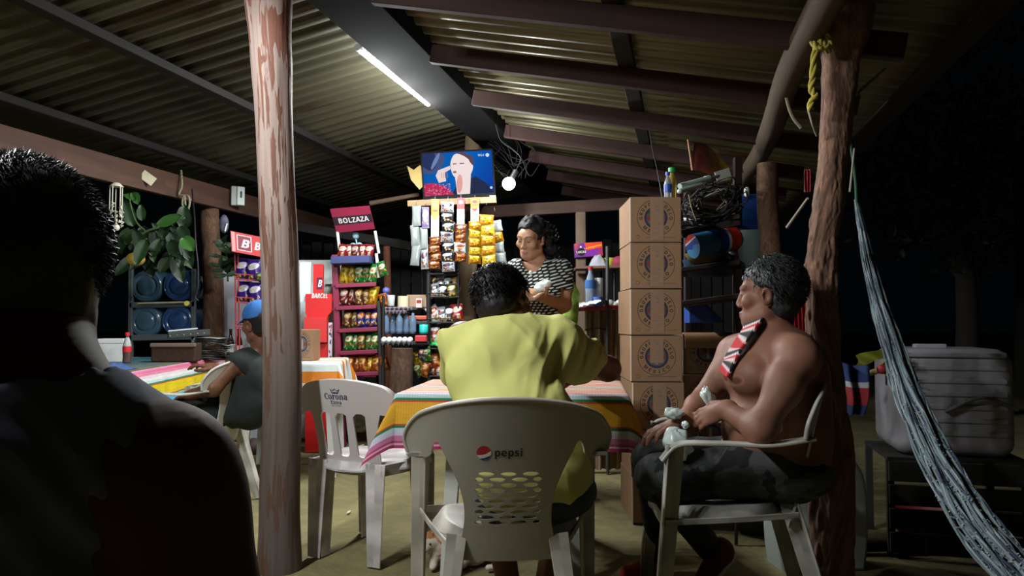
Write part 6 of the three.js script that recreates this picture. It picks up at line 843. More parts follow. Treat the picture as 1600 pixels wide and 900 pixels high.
// ------------------------------------------------------------------ people
const skinTex = dataTex(256, 256, (u, v) => { const n = 0.93 + 0.1 * fbm(u * 8, v * 8, 2, 4); return [n, n * 0.985, n * 0.97]; });
const skinMat = (rough = 0.5, spec = 0.6) => pmat([1, 1, 1], rough, { vertexColors: true, map: skinTex, specularIntensity: spec });
const fabricBump = dataTex(128, 128, (u, v) => { const n = 0.5 + 0.25 * Math.sin(u * 128 * Math.PI) * Math.sin(v * 128 * Math.PI) + 0.2 * fbm(u * 10, v * 10, 3, 3); return [n, n, n]; }, false); fabricBump.repeat.set(3, 3);
const cloth = (c, r = 0.9) => mat(c, r, { bumpMap: fabricBump, bumpScale: 0.0012 });
const hairM = pmat([0.012, 0.010, 0.010], 0.5, { specularIntensity: 0.6 });
// a head in its own frame: y up, z to the face, origin between the ears; 23 cm tall
function addHead(s, M, o = {}) {
  const n = o.nose ?? 1; s.at(M);
  s.egg(V(0, 0.038, -0.018), [0.074, 0.088, 0.092], 0.03); s.egg(V(0, -0.035, 0.028), [0.058, 0.075, 0.062], 0.035);
  s.egg(V(0, -0.088, 0.062), [0.026, 0.022, 0.022], 0.03); s.egg(V(0, 0.03, 0.062), [0.055, 0.03, 0.025], 0.025);
  for (const q of [-1, 1]) { s.egg(V(q * 0.046, -0.022, 0.062), [0.022, 0.02, 0.02], 0.025); s.bone(V(q * 0.05, -0.065, 0.005), V(q * 0.02, -0.09, 0.055), 0.022, 0.018, 0.03); }
  s.bone(V(0, 0.012, 0.086), V(0, -0.026, 0.088 + 0.018 * n), 0.009, 0.0125 * n, 0.014); s.egg(V(0, -0.031, 0.088 + 0.013 * n), [0.014 * n, 0.010 * n, 0.012 * n], 0.01); for (const q of [-1, 1]) s.egg(V(q * 0.0125, -0.036, 0.094), [0.008, 0.007, 0.009], 0.008);
  for (const q of [-1, 1]) { s.egg(V(q * 0.031, 0.008, 0.094), [0.019, 0.013, 0.014], 0.014, null, true); s.egg(V(q * 0.031, 0.006, 0.079), [0.0125, 0.0115, 0.0115], 0.006); s.bone(V(q * 0.014, 0.024, 0.088), V(q * 0.048, 0.024, 0.074), 0.007, 0.006, 0.012); }
  s.egg(V(0, -0.059, 0.088), [0.021, 0.006, 0.011], 0.008); s.egg(V(0, -0.070, 0.086), [0.019, 0.0075, 0.011], 0.008); s.egg(V(0, -0.0642, 0.099), [0.016, 0.0014, 0.005], 0.004, null, true);
  for (const q of [-1, 1]) { s.egg(V(q * 0.079, -0.006, -0.010), [0.008, 0.033, 0.021], 0.008, [0.1, q * 0.35, q * -0.12]); s.egg(V(q * 0.084, -0.003, -0.008), [0.006, 0.018, 0.010], 0.005, [0.1, q * 0.35, q * -0.12], true); s.egg(V(q * 0.075, -0.03, -0.004), [0.006, 0.009, 0.007], 0.006); }
  s.at();
}
function headColor(Minv, base, o = {}) { // lips, brows, lids in the head's frame
  const p = V(); return (x, y, z) => {
    p.set(x, y, z).applyMatrix4(Minv); let c = base; if (Math.abs(p.x) > 0.09 || p.y < -0.12 || p.y > 0.14) return c;
    const blend = (k, t) => c.map((v, i) => mixn(v, k[i], t));
    if (p.z > 0.06) {
      const l = 1 - sstep(0.75, 1.1, Math.hypot(p.x / 0.022, (p.y + 0.065) / 0.013)); if (l > 0) c = blend(o.lip || [0.3, 0.09, 0.07], l * 0.75);
      for (const q of [-1, 1]) { const dx = p.x * q - 0.032, b = Math.abs(p.y - (0.026 + 0.004 * Math.cos(dx * 60))); if (Math.abs(dx) < 0.021 && b < 0.0055) c = blend([0.02, 0.014, 0.012], 0.85 * (1 - sstep(0.0025, 0.0055, b))); const ly = o.lids ? -0.004 : 0.006, e = Math.hypot(dx / 0.0145, (p.y - ly) / (o.lids ? 0.0032 : 0.0055)); if (e < 1 && p.z > 0.068) c = blend(o.lids ? [0.015, 0.01, 0.01] : Math.abs(dx) < 0.006 ? [0.02, 0.012, 0.01] : [0.5, 0.47, 0.44], 0.9 * (1 - sstep(0.7, 1, e))); }
      if (o.stubble && p.y < -0.05) c = blend([0.1, 0.07, 0.06], 0.25);
    } return c;
  };
}
// a hand: y to the fingers, z out of the palm, x towards the thumb times side
function addHand(s, M, side, curl = [0.5, 0.5, 0.5, 0.5], thumb = 0.4, k = 0.008) {
  s.at(M); s.egg(V(0, 0.045, 0), [0.038, 0.05, 0.015], 0.012); s.bone(V(0, -0.02, 0), V(0, 0.03, 0), 0.025, 0.026, 0.02);
  [[0.028, 0.075], [0.0095, 0.083], [-0.010, 0.077], [-0.028, 0.06]].forEach(([x, L], i) => { const q = V(x * side, 0.086 - (i === 3 ? 0.012 : 0) - (i === 0 ? 0.003 : 0), 0); let a = curl[i] * 0.55, p = q.clone(), r = 0.0098 - 0.0008 * (i === 3); s.bone(V(x * side * 0.7, 0.045, 0), p, 0.012, r, k); for (const fr of [0.45, 0.31, 0.24]) { const n = p.clone().add(V(x * side * 0.05, Math.cos(a) * L * fr, Math.sin(a) * L * fr)); s.bone(p, n, r, r * 0.93, k * 0.5); p = n; r *= 0.93; a += curl[i] * 0.95; } });
  const t0 = V(0.03 * side, 0.018, 0.006), t1 = V((0.055 - 0.01 * thumb) * side, 0.045, 0.014 + 0.014 * thumb), t2 = V((0.062 - 0.03 * thumb) * side, 0.075, 0.02 + 0.026 * thumb), t3 = V((0.062 - 0.045 * thumb) * side, 0.097, 0.022 + 0.03 * thumb); s.bone(t0, t1, 0.016, 0.0125, k * 1.6).bone(t1, t2, 0.012, 0.0108, k).bone(t2, t3, 0.0106, 0.009, k); s.at();
}
function hairShell(M, o = {}) { // close-cropped hair as a body of its own
  const s = new Soft(), t = o.t ?? 0.009; s.at(M); s.egg(V(0, 0.04, -0.02), [0.076 + t, 0.09 + t, 0.094 + t], 0.03); s.egg(V(0, -0.03, -0.045), [0.062 + t * 0.6, 0.06, 0.052 + t * 0.6], 0.03); if (o.nape) s.egg(V(0.004, -0.105, -0.02), [0.088, 0.085, 0.075], 0.04); s.at();
  const I = M.clone().invert(), p = V(), fl = o.front ?? 0.062, lo = o.low ?? -0.075;
  s.cut = (x, y, z) => { p.set(x, y, z).applyMatrix4(I); const f = p.z - mixn(0.035, 0.055, sstep(0.0, 0.09, p.y)) + (p.y < fl ? 0.03 * sstep(fl, 0.0, p.y) : 0), side = lo + 0.06 * sstep(-0.06, 0.03, p.z) - p.y, ear = 0.036 - Math.hypot((p.y + 0.01) * 0.9, p.z - 0.002); return Math.max(p.y > fl ? p.z - 0.082 + 0.0 : f, side, Math.abs(p.x) > 0.05 ? ear : -1); };
  const a = o.amp ?? 0.004; s.disp = (x, y, z) => { p.set(x, y, z).applyMatrix4(I); return -a * fbm(p.x * 55, p.y * 40, p.z * 55, 3) - a * 0.6 * Math.abs(noise(p.x * 160, p.y * 90, p.z * 160)); }; return s;
}
function strands(M, n, len, seed, test, dirFn, base = [0.08, 0.095, 0.10], pad = 0.004, w = 0.0009) { // short hairs standing on the scalp
  const R = rng(seed), pos = [], nor = [], c = V(0, 0.04, -0.02);
  for (let i = 0; i < n; i++) { const a = R() * 6.283, zc = 2 * R() - 1, r = Math.sqrt(1 - zc * zc), d = V(r * Math.cos(a), zc, r * Math.sin(a)); let p = V(c.x + d.x * base[0], c.y + d.y * base[1], c.z + d.z * base[2]); if (p.y < 0.0) p.x *= 1 - 0.2 * sstep(0, -0.1, p.y); if (!test(p)) continue; const L = len * (0.6 + 0.7 * R()), h = dirFn(d, p).add(V(R() - 0.5, R() - 0.5, R() - 0.5).multiplyScalar(0.55)).normalize(); const s = h.clone().cross(V(R() - 0.5, R() - 0.5, R() - 0.5)).normalize().multiplyScalar(w); const m = p.clone().addScaledVector(h, L * 0.55).addScaledVector(d, pad * 0.4), e = p.clone().addScaledVector(h, L).addScaledVector(d, -pad * 0.2); const q = [p.clone().sub(s), p.clone().add(s), m.clone().add(s), p.clone().sub(s), m.clone().add(s), m.clone().sub(s), m.clone().sub(s), m.clone().add(s), e]; for (const k of q) { k.applyMatrix4(M); pos.push(k.x, k.y, k.z); const dn = d.clone().transformDirection(M); nor.push(dn.x, dn.y, dn.z); } }
  const g = new THREE.BufferGeometry(); g.setAttribute('position', new THREE.Float32BufferAttribute(pos, 3)); g.setAttribute('normal', new THREE.Float32BufferAttribute(nor, 3)); g.setAttribute('uv', new THREE.Float32BufferAttribute(new Float32Array(pos.length / 3 * 2), 2)); return g;
}
function person(label, base) { return thing('person', label, 'person', base); }
const wrinkle = (x, y, z, sx, sy, sz, a) => { const q = fbm(x * sx, y * sy, z * sz, 3); return a * (1 - 2 * Math.abs(q) * 1.4); };

{ // ---- the man in yellow, seen from behind, bent over his plate
  const o = person('man in a yellow t-shirt seen from behind, bent over the striped table', V(0.04, 0, -2.35)), skin = [0.19, 0.085, 0.05];
  const hip = V(0.05, 0.53, -2.30), wst = V(0.035, 0.70, -2.34), ch = V(-0.035, 0.88, -2.44), up = V(-0.015, 0.985, -2.5), LS = V(-0.165, 0.985, -2.49), RS = V(0.15, 0.968, -2.5), nk = V(-0.02, 1.04, -2.54);
  const hd = P(787, 474, 2.56), Mh = frame(hd, V(-0.06, 0.83, -0.42), V(0.58, -0.42, -0.70)); Mh.scale(V(1.05, 1.0, 1.02));
  const rE = P(950, 576, 2.74), rW = P(897, 584, 2.93), lE = V(-0.19, 0.83, -2.7), lW = V(-0.07, 0.80, -2.9), rK = V(0.21, 0.5, -2.76), lK = V(-0.09, 0.5, -2.76), rA = V(0.10, 0.09, -2.5), lA = V(0.0, 0.09, -2.55);
  const s = new Soft(); s.egg(hip, [0.17, 0.12, 0.14], 0.05).egg(wst, [0.145, 0.15, 0.11], 0.06).egg(ch, [0.155, 0.15, 0.115], 0.06, [-0.35, 0, 0]).bone(LS, RS, 0.055, 0.055, 0.05).bone(up, nk, 0.06, 0.055, 0.04).bone(nk, hd, 0.056, 0.05, 0.03);
  s.chain([RS, rE, rW], [0.054, 0.042, 0.027], 0.03).chain([LS, lE, lW], [0.052, 0.04, 0.027], 0.03).chain([V(0.13, 0.52, -2.38), rK, rA, rA.clone().add(V(0.02, -0.05, -0.02))], [0.088, 0.058, 0.038, 0.035], 0.03).chain([V(-0.03, 0.52, -2.38), lK, lA, lA.clone().add(V(0, -0.05, -0.02))], [0.088, 0.058, 0.038, 0.035], 0.03);
  addHead(s, Mh); addHand(s, frame(rW, V(-0.5, -0.1, -0.35), V(-0.2, -0.9, 0)), -1, [0.8, 0.8, 0.8, 0.8], 0.6); addHand(s, frame(lW, V(0.3, -0.1, -0.5), V(0.2, -0.9, 0)), 1, [0.7, 0.7, 0.7, 0.7], 0.5);
  const hc = headColor(Mh.clone().invert(), skin); wpart('body', s.mesh(0.006, hc), skinMat(), o);
  // shirt: wide, hanging, with pulled folds
  const t = new Soft(); t.egg(V(0.045, 0.57, -2.285), [0.20, 0.14, 0.155], 0.06).egg(V(0.02, 0.70, -2.32), [0.178, 0.17, 0.13], 0.07).egg(ch.clone().add(V(0, 0, 0.012)), [0.178, 0.165, 0.135], 0.07, [-0.35, 0, 0]).bone(LS, RS, 0.07, 0.07, 0.05).bone(up, nk.clone().add(V(0, -0.01, 0)), 0.074, 0.066, 0.05);
  const rS2 = RS.clone().lerp(rE, 0.58), lS2 = LS.clone().lerp(lE, 0.8); t.bone(RS, rS2, 0.066, 0.066, 0.05).bone(LS, lS2, 0.068, 0.068, 0.05); t.bone(V(0.11, 0.9, -2.46), RS.clone().lerp(rE, 0.45).add(V(0, -0.03, 0)), 0.06, 0.045, 0.06);
  const dR = rE.clone().sub(RS).normalize(), dL = lE.clone().sub(LS).normalize(), nd = hd.clone().sub(nk).normalize();
  t.cut = (x, y, z) => { const cr = (x - rS2.x) * dR.x + (y - rS2.y) * dR.y + (z - rS2.z) * dR.z, cl = (x - lS2.x) * dL.x + (y - lS2.y) * dL.y + (z - lS2.z) * dL.z, cn = (x - nk.x) * nd.x + (y - nk.y + 0.022) * nd.y + (z - nk.z) * nd.z; return Math.max(x > 0.05 && y > 0.7 ? cr : -1, x < -0.05 && y > 0.7 && z < -2.5 ? cl : -1, 0.458 + 0.03 * fbm(x * 7, 3, z * 7, 2) + 0.10 * sstep(0.0, -0.14, x) - y, y > 0.95 ? cn : -1); };
  t.disp = (x, y, z) => { // pulled folds at the right shoulder, slanting creases below the collar, soft horizontal ones near the waist
    const rg = (a, b, c) => 1 - 2.2 * Math.abs(fbm(a, b, c, 2)), R1 = sstep(-0.06, 0.12, x) * sstep(0.62, 0.82, y), R2 = sstep(0.9, 0.7, y), R3 = sstep(0.84, 0.95, y) * sstep(0.2, 0.05, Math.abs(x + 0.02));
    return -0.014 * R1 * rg((x - 0.45 * y) * 11, (y + 0.3 * x) * 3.2, z * 3) - 0.008 * R2 * rg(x * 3.5, (y + 0.22 * x) * 11, z * 3 + 5) - 0.013 * R3 * rg((x * 0.8 + y) * 9, (y - x) * 3.5, 8) - 0.004 * R1 * rg((x - 0.3 * y) * 24, y * 7, z * 6) - 0.007 * rg((x + 0.6 * y) * 7, (y - 0.6 * x) * 4, z * 5 + 2) + 0.004 * fbm(x * 7, y * 7, z * 7, 3); };
  const sh = wpart('shirt', t.mesh(0.006), cloth([0.52, 0.50, 0.155], 0.85), o);
  { const g = [], ax1 = nd.clone().cross(V(1, 0, 0)).normalize(), ax2 = nd.clone().cross(ax1).normalize(), pts = []; for (let i = 0; i <= 24; i++) { const a = i / 24 * 6.283; pts.push(nk.clone().addScaledVector(nd, -0.024).addScaledVector(ax1, Math.cos(a) * 0.068).addScaledVector(ax2, Math.sin(a) * 0.066)); } g.push(tube(pts, 0.0085, 60, 8)); wpart('collar', g, cloth([0.48, 0.46, 0.14], 0.85), sh);
    const c1 = dR.clone().cross(V(0, 0, 1)).normalize(), c2 = dR.clone().cross(c1), pr = []; for (let i = 0; i <= 24; i++) { const a = i / 24 * 6.283; pr.push(rS2.clone().addScaledVector(dR, -0.002).addScaledVector(c1, Math.cos(a) * 0.066).addScaledVector(c2, Math.sin(a) * 0.066)); } wpart('sleeve_hem', tube(pr, 0.005, 60, 6), cloth([0.48, 0.46, 0.14], 0.85), sh); }
  const u = new Soft(); u.egg(V(0.055, 0.525, -2.30), [0.205, 0.10, 0.165], 0.05).bone(V(0.14, 0.52, -2.38), rK.clone().lerp(V(0.14, 0.52, -2.38), 0.12), 0.105, 0.08, 0.04).bone(V(-0.03, 0.52, -2.38), lK.clone().lerp(V(-0.03, 0.52, -2.38), 0.12), 0.105, 0.08, 0.04); u.cut = (x, y, z) => -(z + 2.73); u.disp = (x, y, z) => 0.005 * fbm(x * 12, y * 12, z * 12, 3); wpart('shorts', u.mesh(0.008), cloth([0.012, 0.018, 0.045], 0.7), o);
  const h = hairShell(Mh, { t: 0.011, amp: 0.005, low: -0.078 }); const hm = wpart('hair', h.mesh(0.005), hairM, o);
  const st = wpart('hair_strand', strands(Mh, 6000, 0.018, 3, (p) => p.y > -0.07 + 0.06 * sstep(-0.06, 0.03, p.z) && p.z < (p.y > 0.06 ? 0.08 : 0.03) && !(Math.abs(p.x) > 0.05 && Math.hypot((p.y + 0.01) * 0.9, p.z - 0.002) < 0.038), (d) => V(d.x * 0.5, d.y * 0.4 - 0.75, d.z * 0.6 - 0.1), [0.087, 0.101, 0.105]), hairM, hm); st.userData.kind = 'stuff';
  for (const [a, q] of [[rA, 0.1], [lA, -0.06]]) { const f = new Soft(); f.bone(a.clone().setY(0.04), a.clone().add(V(q * 0.3, -0.055, -0.14)).setY(0.035), 0.042, 0.034, 0.03).egg(a.clone().setY(0.045), [0.042, 0.045, 0.05], 0.03); f.cut = (x, y) => 0.004 - y; wpart('shoe', f.mesh(0.007), mat([0.03, 0.028, 0.028], 0.7), o); }
}
{ // ---- the shirtless man on the right, looking to the left
  const o = person('shirtless grey haired man with a red striped towel, seated by the bark pole', V(0.899, 0, -2.620)), skin = [0.30, 0.138, 0.092];
  const hip = V(0.941, 0.53, -2.640), bel = V(0.925, 0.68, -2.640), ch = V(0.93, 0.85, -2.660), LS = P(1249, 560, 2.48), RS = P(1147, 552, 2.84), nk = P(1205, 528, 2.67);
  const hd = P(1201, 462, 2.68), Mh = frame(hd, V(0.02, 1, 0.0), V(-0.84, -0.12, -0.48)); Mh.scale(V(1.08, 1.08, 1.06));
  const lE = P(1188, 672, 2.40), lW = P(1131, 640, 2.54), rE = P(1100, 625, 2.78), rW = P(1066, 660, 2.62);
  const lK = V(0.50, 0.515, -2.54), rK = V(0.53, 0.52, -2.80), lA = V(0.77, 0.16, -2.93), rA = V(0.60, 0.10, -3.05);
  const s = new Soft(); s.egg(hip, [0.15, 0.12, 0.19], 0.05).egg(bel, [0.135, 0.15, 0.165], 0.06, [0, 0.35, 0]).egg(ch, [0.135, 0.17, 0.185], 0.06, [0, 0.35, 0.12]); s.bone(LS.clone().lerp(nk, 0.25), RS.clone().lerp(nk, 0.25), 0.066, 0.062, 0.06).bone(V(nk.x + 0.02, nk.y - 0.08, nk.z), nk, 0.075, 0.062, 0.05).bone(nk, hd.clone().add(V(0.01, -0.02, 0.0)), 0.062, 0.056, 0.03);
  s.egg(V(0.810, 0.855, -2.570), [0.04, 0.055, 0.075], 0.06, [0, 0.5, 0]).egg(V(0.820, 0.865, -2.720), [0.04, 0.05, 0.07], 0.06, [0, 0.2, 0]).egg(V(0.820, 0.66, -2.620), [0.075, 0.085, 0.12], 0.06);
  s.egg(V(1.03, 0.80, -2.66), [0.10, 0.2, 0.12], 0.08).egg(V(1.02, 0.62, -2.66), [0.10, 0.14, 0.13], 0.08).egg(LS, [0.068, 0.066, 0.066], 0.04).egg(RS, [0.06, 0.06, 0.06], 0.04); s.chain([LS, lE, lW], [0.06, 0.046, 0.030], 0.035).chain([RS, rE, rW], [0.056, 0.043, 0.030], 0.03); s.egg(LS.clone().lerp(lE, 0.4), [0.056, 0.07, 0.054], 0.04); s.egg(rE.clone().lerp(rW, 0.3), [0.047, 0.045, 0.043], 0.03);
  addHead(s, Mh, { nose: 0.72 }); s.at(Mh); s.egg(V(0, -0.075, 0.03), [0.058, 0.035, 0.05], 0.03); s.at();
  addHand(s, frame(lW, V(-0.42, -0.22, -0.28), V(-0.1, -0.6, -0.75)), -1, [0.85, 0.9, 0.9, 0.8], 0.5); addHand(s, frame(rW, V(-0.5, -0.12, 0.12), V(0, -1, 0)), -1, [0.4, 0.4, 0.4, 0.4], 0.3);
  s.chain([V(0.888, 0.54, -2.580), lK, lA], [0.09, 0.06, 0.04], 0.03).chain([V(0.888, 0.54, -2.720), rK, rA], [0.09, 0.06, 0.04], 0.03);
  s.disp = (x, y, z) => 0.0015 * fbm(x * 22, y * 22, z * 22, 2);
  const np = P(1158, 597, 2.50), hc = headColor(Mh.clone().invert(), skin, { stubble: true, lip: [0.25, 0.09, 0.08] }); wpart('body', s.mesh(0.005, (x, y, z) => { const d = Math.hypot(x - np.x, y - np.y); if (d < 0.02 && z > -2.7) { const k = 1 - sstep(0.009, 0.017, d); return skin.map((c, i) => mixn(c, [0.09, 0.03, 0.02][i], k * 0.85)); } const t = 0.88 + 0.24 * fbm(x * 5, y * 5, z * 5, 2); return hc(x, y, z).map((c) => c * t); }), skinMat(0.58), o);
  const h = hairShell(Mh, { t: 0.012, amp: 0.005, low: -0.085 }); const gh = pmat([0.03, 0.031, 0.033], 0.45, { specularIntensity: 0.8 }), hm = wpart('hair', h.mesh(0.005), gh, o);
  const st = wpart('hair_strand', strands(Mh, 7000, 0.014, 7, (p) => p.y > -0.075 + 0.07 * sstep(-0.06, 0.03, p.z) && p.z < (p.y > 0.06 ? 0.085 : 0.035) && !(Math.abs(p.x) > 0.05 && Math.hypot((p.y + 0.01) * 0.9, p.z - 0.002) < 0.038), (d) => V(d.x * 0.35, d.y * 0.4 - 0.7, d.z * 0.5 - 0.35), [0.088, 0.102, 0.106]), pmat([0.045, 0.046, 0.048], 0.5), hm, 'greying hair strands'); st.userData.kind = 'stuff';
  // camouflage trousers to below the knee, dark lower legs
  const ct = dataTex(128, 128, (u, v) => { const a = fbm(u * 7, v * 7, 1, 3), b = fbm(u * 9, v * 9, 6, 3); return a > 0.12 ? [0.34, 0.36, 0.35] : b > 0.1 ? [0.17, 0.17, 0.18] : [0.46, 0.47, 0.46]; }); ct.repeat.set(2, 2);
  const u = new Soft(); u.egg(V(0.941, 0.515, -2.640), [0.175, 0.105, 0.205], 0.05).bone(V(0.888, 0.54, -2.570), lK, 0.098, 0.072, 0.04).bone(V(0.888, 0.54, -2.740), rK, 0.098, 0.072, 0.04).bone(lK, lK.clone().lerp(lA, 0.3), 0.072, 0.072, 0.04).bone(rK, rK.clone().lerp(rA, 0.3), 0.072, 0.072, 0.04); u.cut = (x, y, z) => (x < 0.64 ? 0.42 - y : -1); u.disp = (x, y, z) => 0.007 * fbm(x * 12, y * 12, z * 12, 3) - 0.004 * Math.abs(noise(x * 22, y * 14, z * 22)); wpart('trousers', u.mesh(0.008), mat([0.3, 0.3, 0.3], 0.95, { map: ct }), o);
  const w = new Soft(); w.bone(lK.clone().lerp(lA, 0.2), lA, 0.066, 0.05, 0.02).bone(rK.clone().lerp(rA, 0.2), rA, 0.066, 0.05, 0.02); wpart('legging', w.mesh(0.008), cloth([0.012, 0.012, 0.014], 0.9), o);
  const foot = (ank, toe, cM, lab) => { const f = new Soft(), d = toe.clone().sub(ank); f.egg(ank, [0.045, 0.045, 0.045], 0.03).bone(ank.clone().add(V(0, -0.015, 0)), toe, 0.045, 0.032, 0.03); const q = wpart('shoe', f.mesh(0.007), cM, o, lab); const g = new Soft(), dn = V(0, -1, 0).addScaledVector(d.clone().normalize(), d.clone().normalize().y).normalize().multiplyScalar(0.035); g.bone(ank.clone().add(dn), toe.clone().add(dn.clone().multiplyScalar(0.75)), 0.038, 0.032, 0.02); const I = dn.clone().normalize(); g.cut = (x, y, z) => { const e = (x - ank.x) * I.x + (y - ank.y) * I.y + (z - ank.z) * I.z; return Math.max(0.026 - e, e - 0.062); }; wpart('sole', g.mesh(0.007), mat([0.5, 0.5, 0.47], 0.7), q); };
  foot(rA.clone().add(V(-0.01, -0.04, 0)), rA.clone().add(V(-0.14, -0.06, 0.06)), mat([0.5, 0.025, 0.03], 0.7), 'red canvas shoe'); foot(lA.clone().add(V(0.04, 0.0, 0.02)), lA.clone().add(V(-0.04, -0.09, 0.07)), mat([0.10, 0.012, 0.014], 0.8), 'dark red shoe resting on its toe');
  // towel over the far shoulder
  const tt = canvasTex(128, 256, (x, W, H) => { x.fillStyle = '#c11a2a'; x.fillRect(0, 0, W, H); for (const y of [40, 84, 150, 196]) { x.fillStyle = '#1a1420'; x.fillRect(0, y - 12, W, 24); x.strokeStyle = '#efe8e6'; x.lineWidth = 5; for (const k of [-14, 12]) { x.beginPath(); for (let i = 0; i <= 16; i++) x.lineTo(i * 8, y + k + (i % 2 ? 6 : -4)); x.stroke(); } } });
  const A = P(1180, 508, 2.65), B = P(1150, 545, 2.62), C = P(1131, 584, 2.61), sd = P(1168, 532, 2.55).sub(P(1140, 528, 2.70)); wpart('towel', ribbon([P(1195, 498, 2.77), A.clone().add(V(0, 0.015, 0)), P(1166, 522, 2.61), B, P(1140, 565, 2.60), C], sd, 0.085, 0.012, 30), mat([0.8, 0.8, 0.8], 0.85, { map: tt }), o, 'red towel with black and white bands');
  { const g = o.children[o.children.length - 1].geometry, uv = g.attributes.uv; for (let i = 0; i < uv.count; i++) uv.setXY(i, uv.getX(i) / 0.085 + 0.5, uv.getY(i)); }
  const bag = (c, r, seed) => gridGeo(26, 20, (a, b) => { const th = a * 6.283, ph = b * 3.1416, k = 1 + 0.5 * fbm(Math.cos(th) * 2 + seed, b * 5, Math.sin(th) * 2, 3); return [c.x + r[0] * k * Math.sin(ph) * Math.cos(th), c.y + r[1] * k * Math.cos(ph), c.z + r[2] * k * Math.sin(ph) * Math.sin(th)]; });
  const fm = pmat([0.62, 0.68, 0.66], 0.3, { transmission: 0.25 });
  solid('plastic_bag', bag(P(1058, 694, 2.50), [0.045, 0.05, 0.04], 3), fm, 'crumpled clear plastic bag at the knee of the shirtless man', 'bag', P(1058, 694, 2.50));
  wpart('plastic_wrap', bag(P(1053, 646, 2.59), [0.032, 0.018, 0.03], 5), fm, o, 'clear film around the fingers'); wpart('plastic_wrap', bag(P(1103, 626, 2.72), [0.030, 0.045, 0.03], 8), fm, o, 'clear film around the forearm'); wpart('film_scrap', bag(P(1071, 664, 2.48), [0.012, 0.012, 0.012], 9), fm, o);
}
{ // ---- the woman behind, looking down at the cloth in her hands
  const d0 = 4.5, o = person('woman in a black and white dotted dress looking down at a cloth', V(0.15, 0, -4.55)), skin = [0.46, 0.26, 0.165];
  const q = (x, y, d = 4.55) => P(x, y, d), hip = q(848, 610), wst = q(846, 515), ch = q(842, 458, 4.52), nk = q(840, 408, 4.54), LS = q(876, 424, 4.55), RS = q(809, 424, 4.48);
  const hd = q(830, 373, 4.5), Mh = frame(hd, V(-0.06, 0.93, 0.30), V(-0.52, -0.26, 0.82)); Mh.scale(V(1.0, 1.0, 1.0));
  const lE = q(881, 476, 4.5), lW = q(838, 461, 4.3), rE = q(798, 478, 4.45), rW = q(824, 462, 4.28);
  const s = new Soft(); s.egg(hip, [0.18, 0.16, 0.14], 0.05).egg(wst, [0.145, 0.18, 0.115], 0.07).egg(ch, [0.15, 0.17, 0.11], 0.06).bone(LS, RS, 0.055, 0.055, 0.05).bone(q(841, 425), nk, 0.055, 0.048, 0.04).bone(nk, hd.clone().add(V(0.01, -0.02, -0.02)), 0.047, 0.045, 0.03);
  s.chain([LS, lE, lW], [0.056, 0.043, 0.028], 0.03).chain([RS, rE, rW], [0.054, 0.042, 0.028], 0.03); s.egg(LS.clone().lerp(lE, 0.5), [0.054, 0.09, 0.052], 0.04); addHead(s, Mh, { nose: 0.66 }); addHand(s, frame(lW, V(-0.45, 0.12, 0.15), V(0, 0.6, 0.6)), -1, [0.8, 0.8, 0.8, 0.8], 0.6); addHand(s, frame(rW, V(0.5, 0.1, 0.1), V(0, 0.5, 0.7)), 1, [0.8, 0.8, 0.8, 0.8], 0.6);
  for (const k of [-1, 1]) s.chain([V(hip.x + k * 0.085, 0.62, -4.55), V(hip.x + k * 0.085, 0.42, -4.53), V(hip.x + k * 0.085, 0.08, -4.56)], [0.085, 0.055, 0.036], 0.03).bone(V(hip.x + k * 0.085, 0.035, -4.56), V(hip.x + k * 0.1, 0.03, -4.43), 0.036, 0.026, 0.03);
  const hc = headColor(Mh.clone().invert(), skin, { lids: true, lip: [0.42, 0.13, 0.11] }); wpart('body', s.mesh(0.006, hc), skinMat(0.45), o);
  const dt = canvasTex(512, 512, (x, w, h) => { x.fillStyle = '#0c1214'; x.fillRect(0, 0, w, h); const R = rng(8); x.fillStyle = '#dfe8e6'; for (let j = 0; j < 16; j++) for (let i = 0; i < 10; i++) { const a = (i + (j % 2) * 0.5) * 51.2, b = j * 32 + 16; for (const [ox, oy] of [[0, 0], [-512, 0]]) { x.beginPath(); x.ellipse(a + ox + 20, b + oy, 19, 8.5, -0.3 + R() * 0.1, 0, 7); x.fill(); } } }); dt.repeat.set(3.6, 3.6);
  const t = new Soft(); t.egg(hip, [0.20, 0.18, 0.16], 0.06).egg(wst, [0.162, 0.2, 0.132], 0.08).egg(ch, [0.166, 0.18, 0.126], 0.07).egg(q(826, 452, 4.42), [0.07, 0.065, 0.05], 0.05).egg(q(856, 452, 4.45), [0.07, 0.065, 0.05], 0.05).bone(LS, RS, 0.068, 0.068, 0.05); const lS2 = LS.clone().lerp(lE, 0.62), rS2 = RS.clone().lerp(rE, 0.5); t.bone(LS, lS2, 0.070, 0.068, 0.04).bone(RS, rS2, 0.068, 0.066, 0.04).bone(V(hip.x, 0.75, -4.55), V(hip.x, 0.42, -4.55), 0.19, 0.23, 0.06);
  const dl = lE.clone().sub(LS).normalize(), dr = rE.clone().sub(RS).normalize(), nb = q(829, 421, 4.4);
  t.cut = (x, y, z) => { const cl = x > LS.x - 0.01 && y > 1.0 ? (x - lS2.x) * dl.x + (y - lS2.y) * dl.y + (z - lS2.z) * dl.z : -1, cr = x < RS.x + 0.01 && y > 1.0 ? (x - rS2.x) * dr.x + (y - rS2.y) * dr.y + (z - rS2.z) * dr.z : -1, dx = Math.abs(x - nb.x - 0.012), neck = z > -4.62 ? 0.072 - Math.hypot(dx * 1.05, Math.min(0, y - nb.y - 0.065) * 0.9) : 0.05 - Math.hypot(dx, y - nk.y); return Math.max(cl, cr, 0.4 - y, y > 1.22 ? neck : -1); };
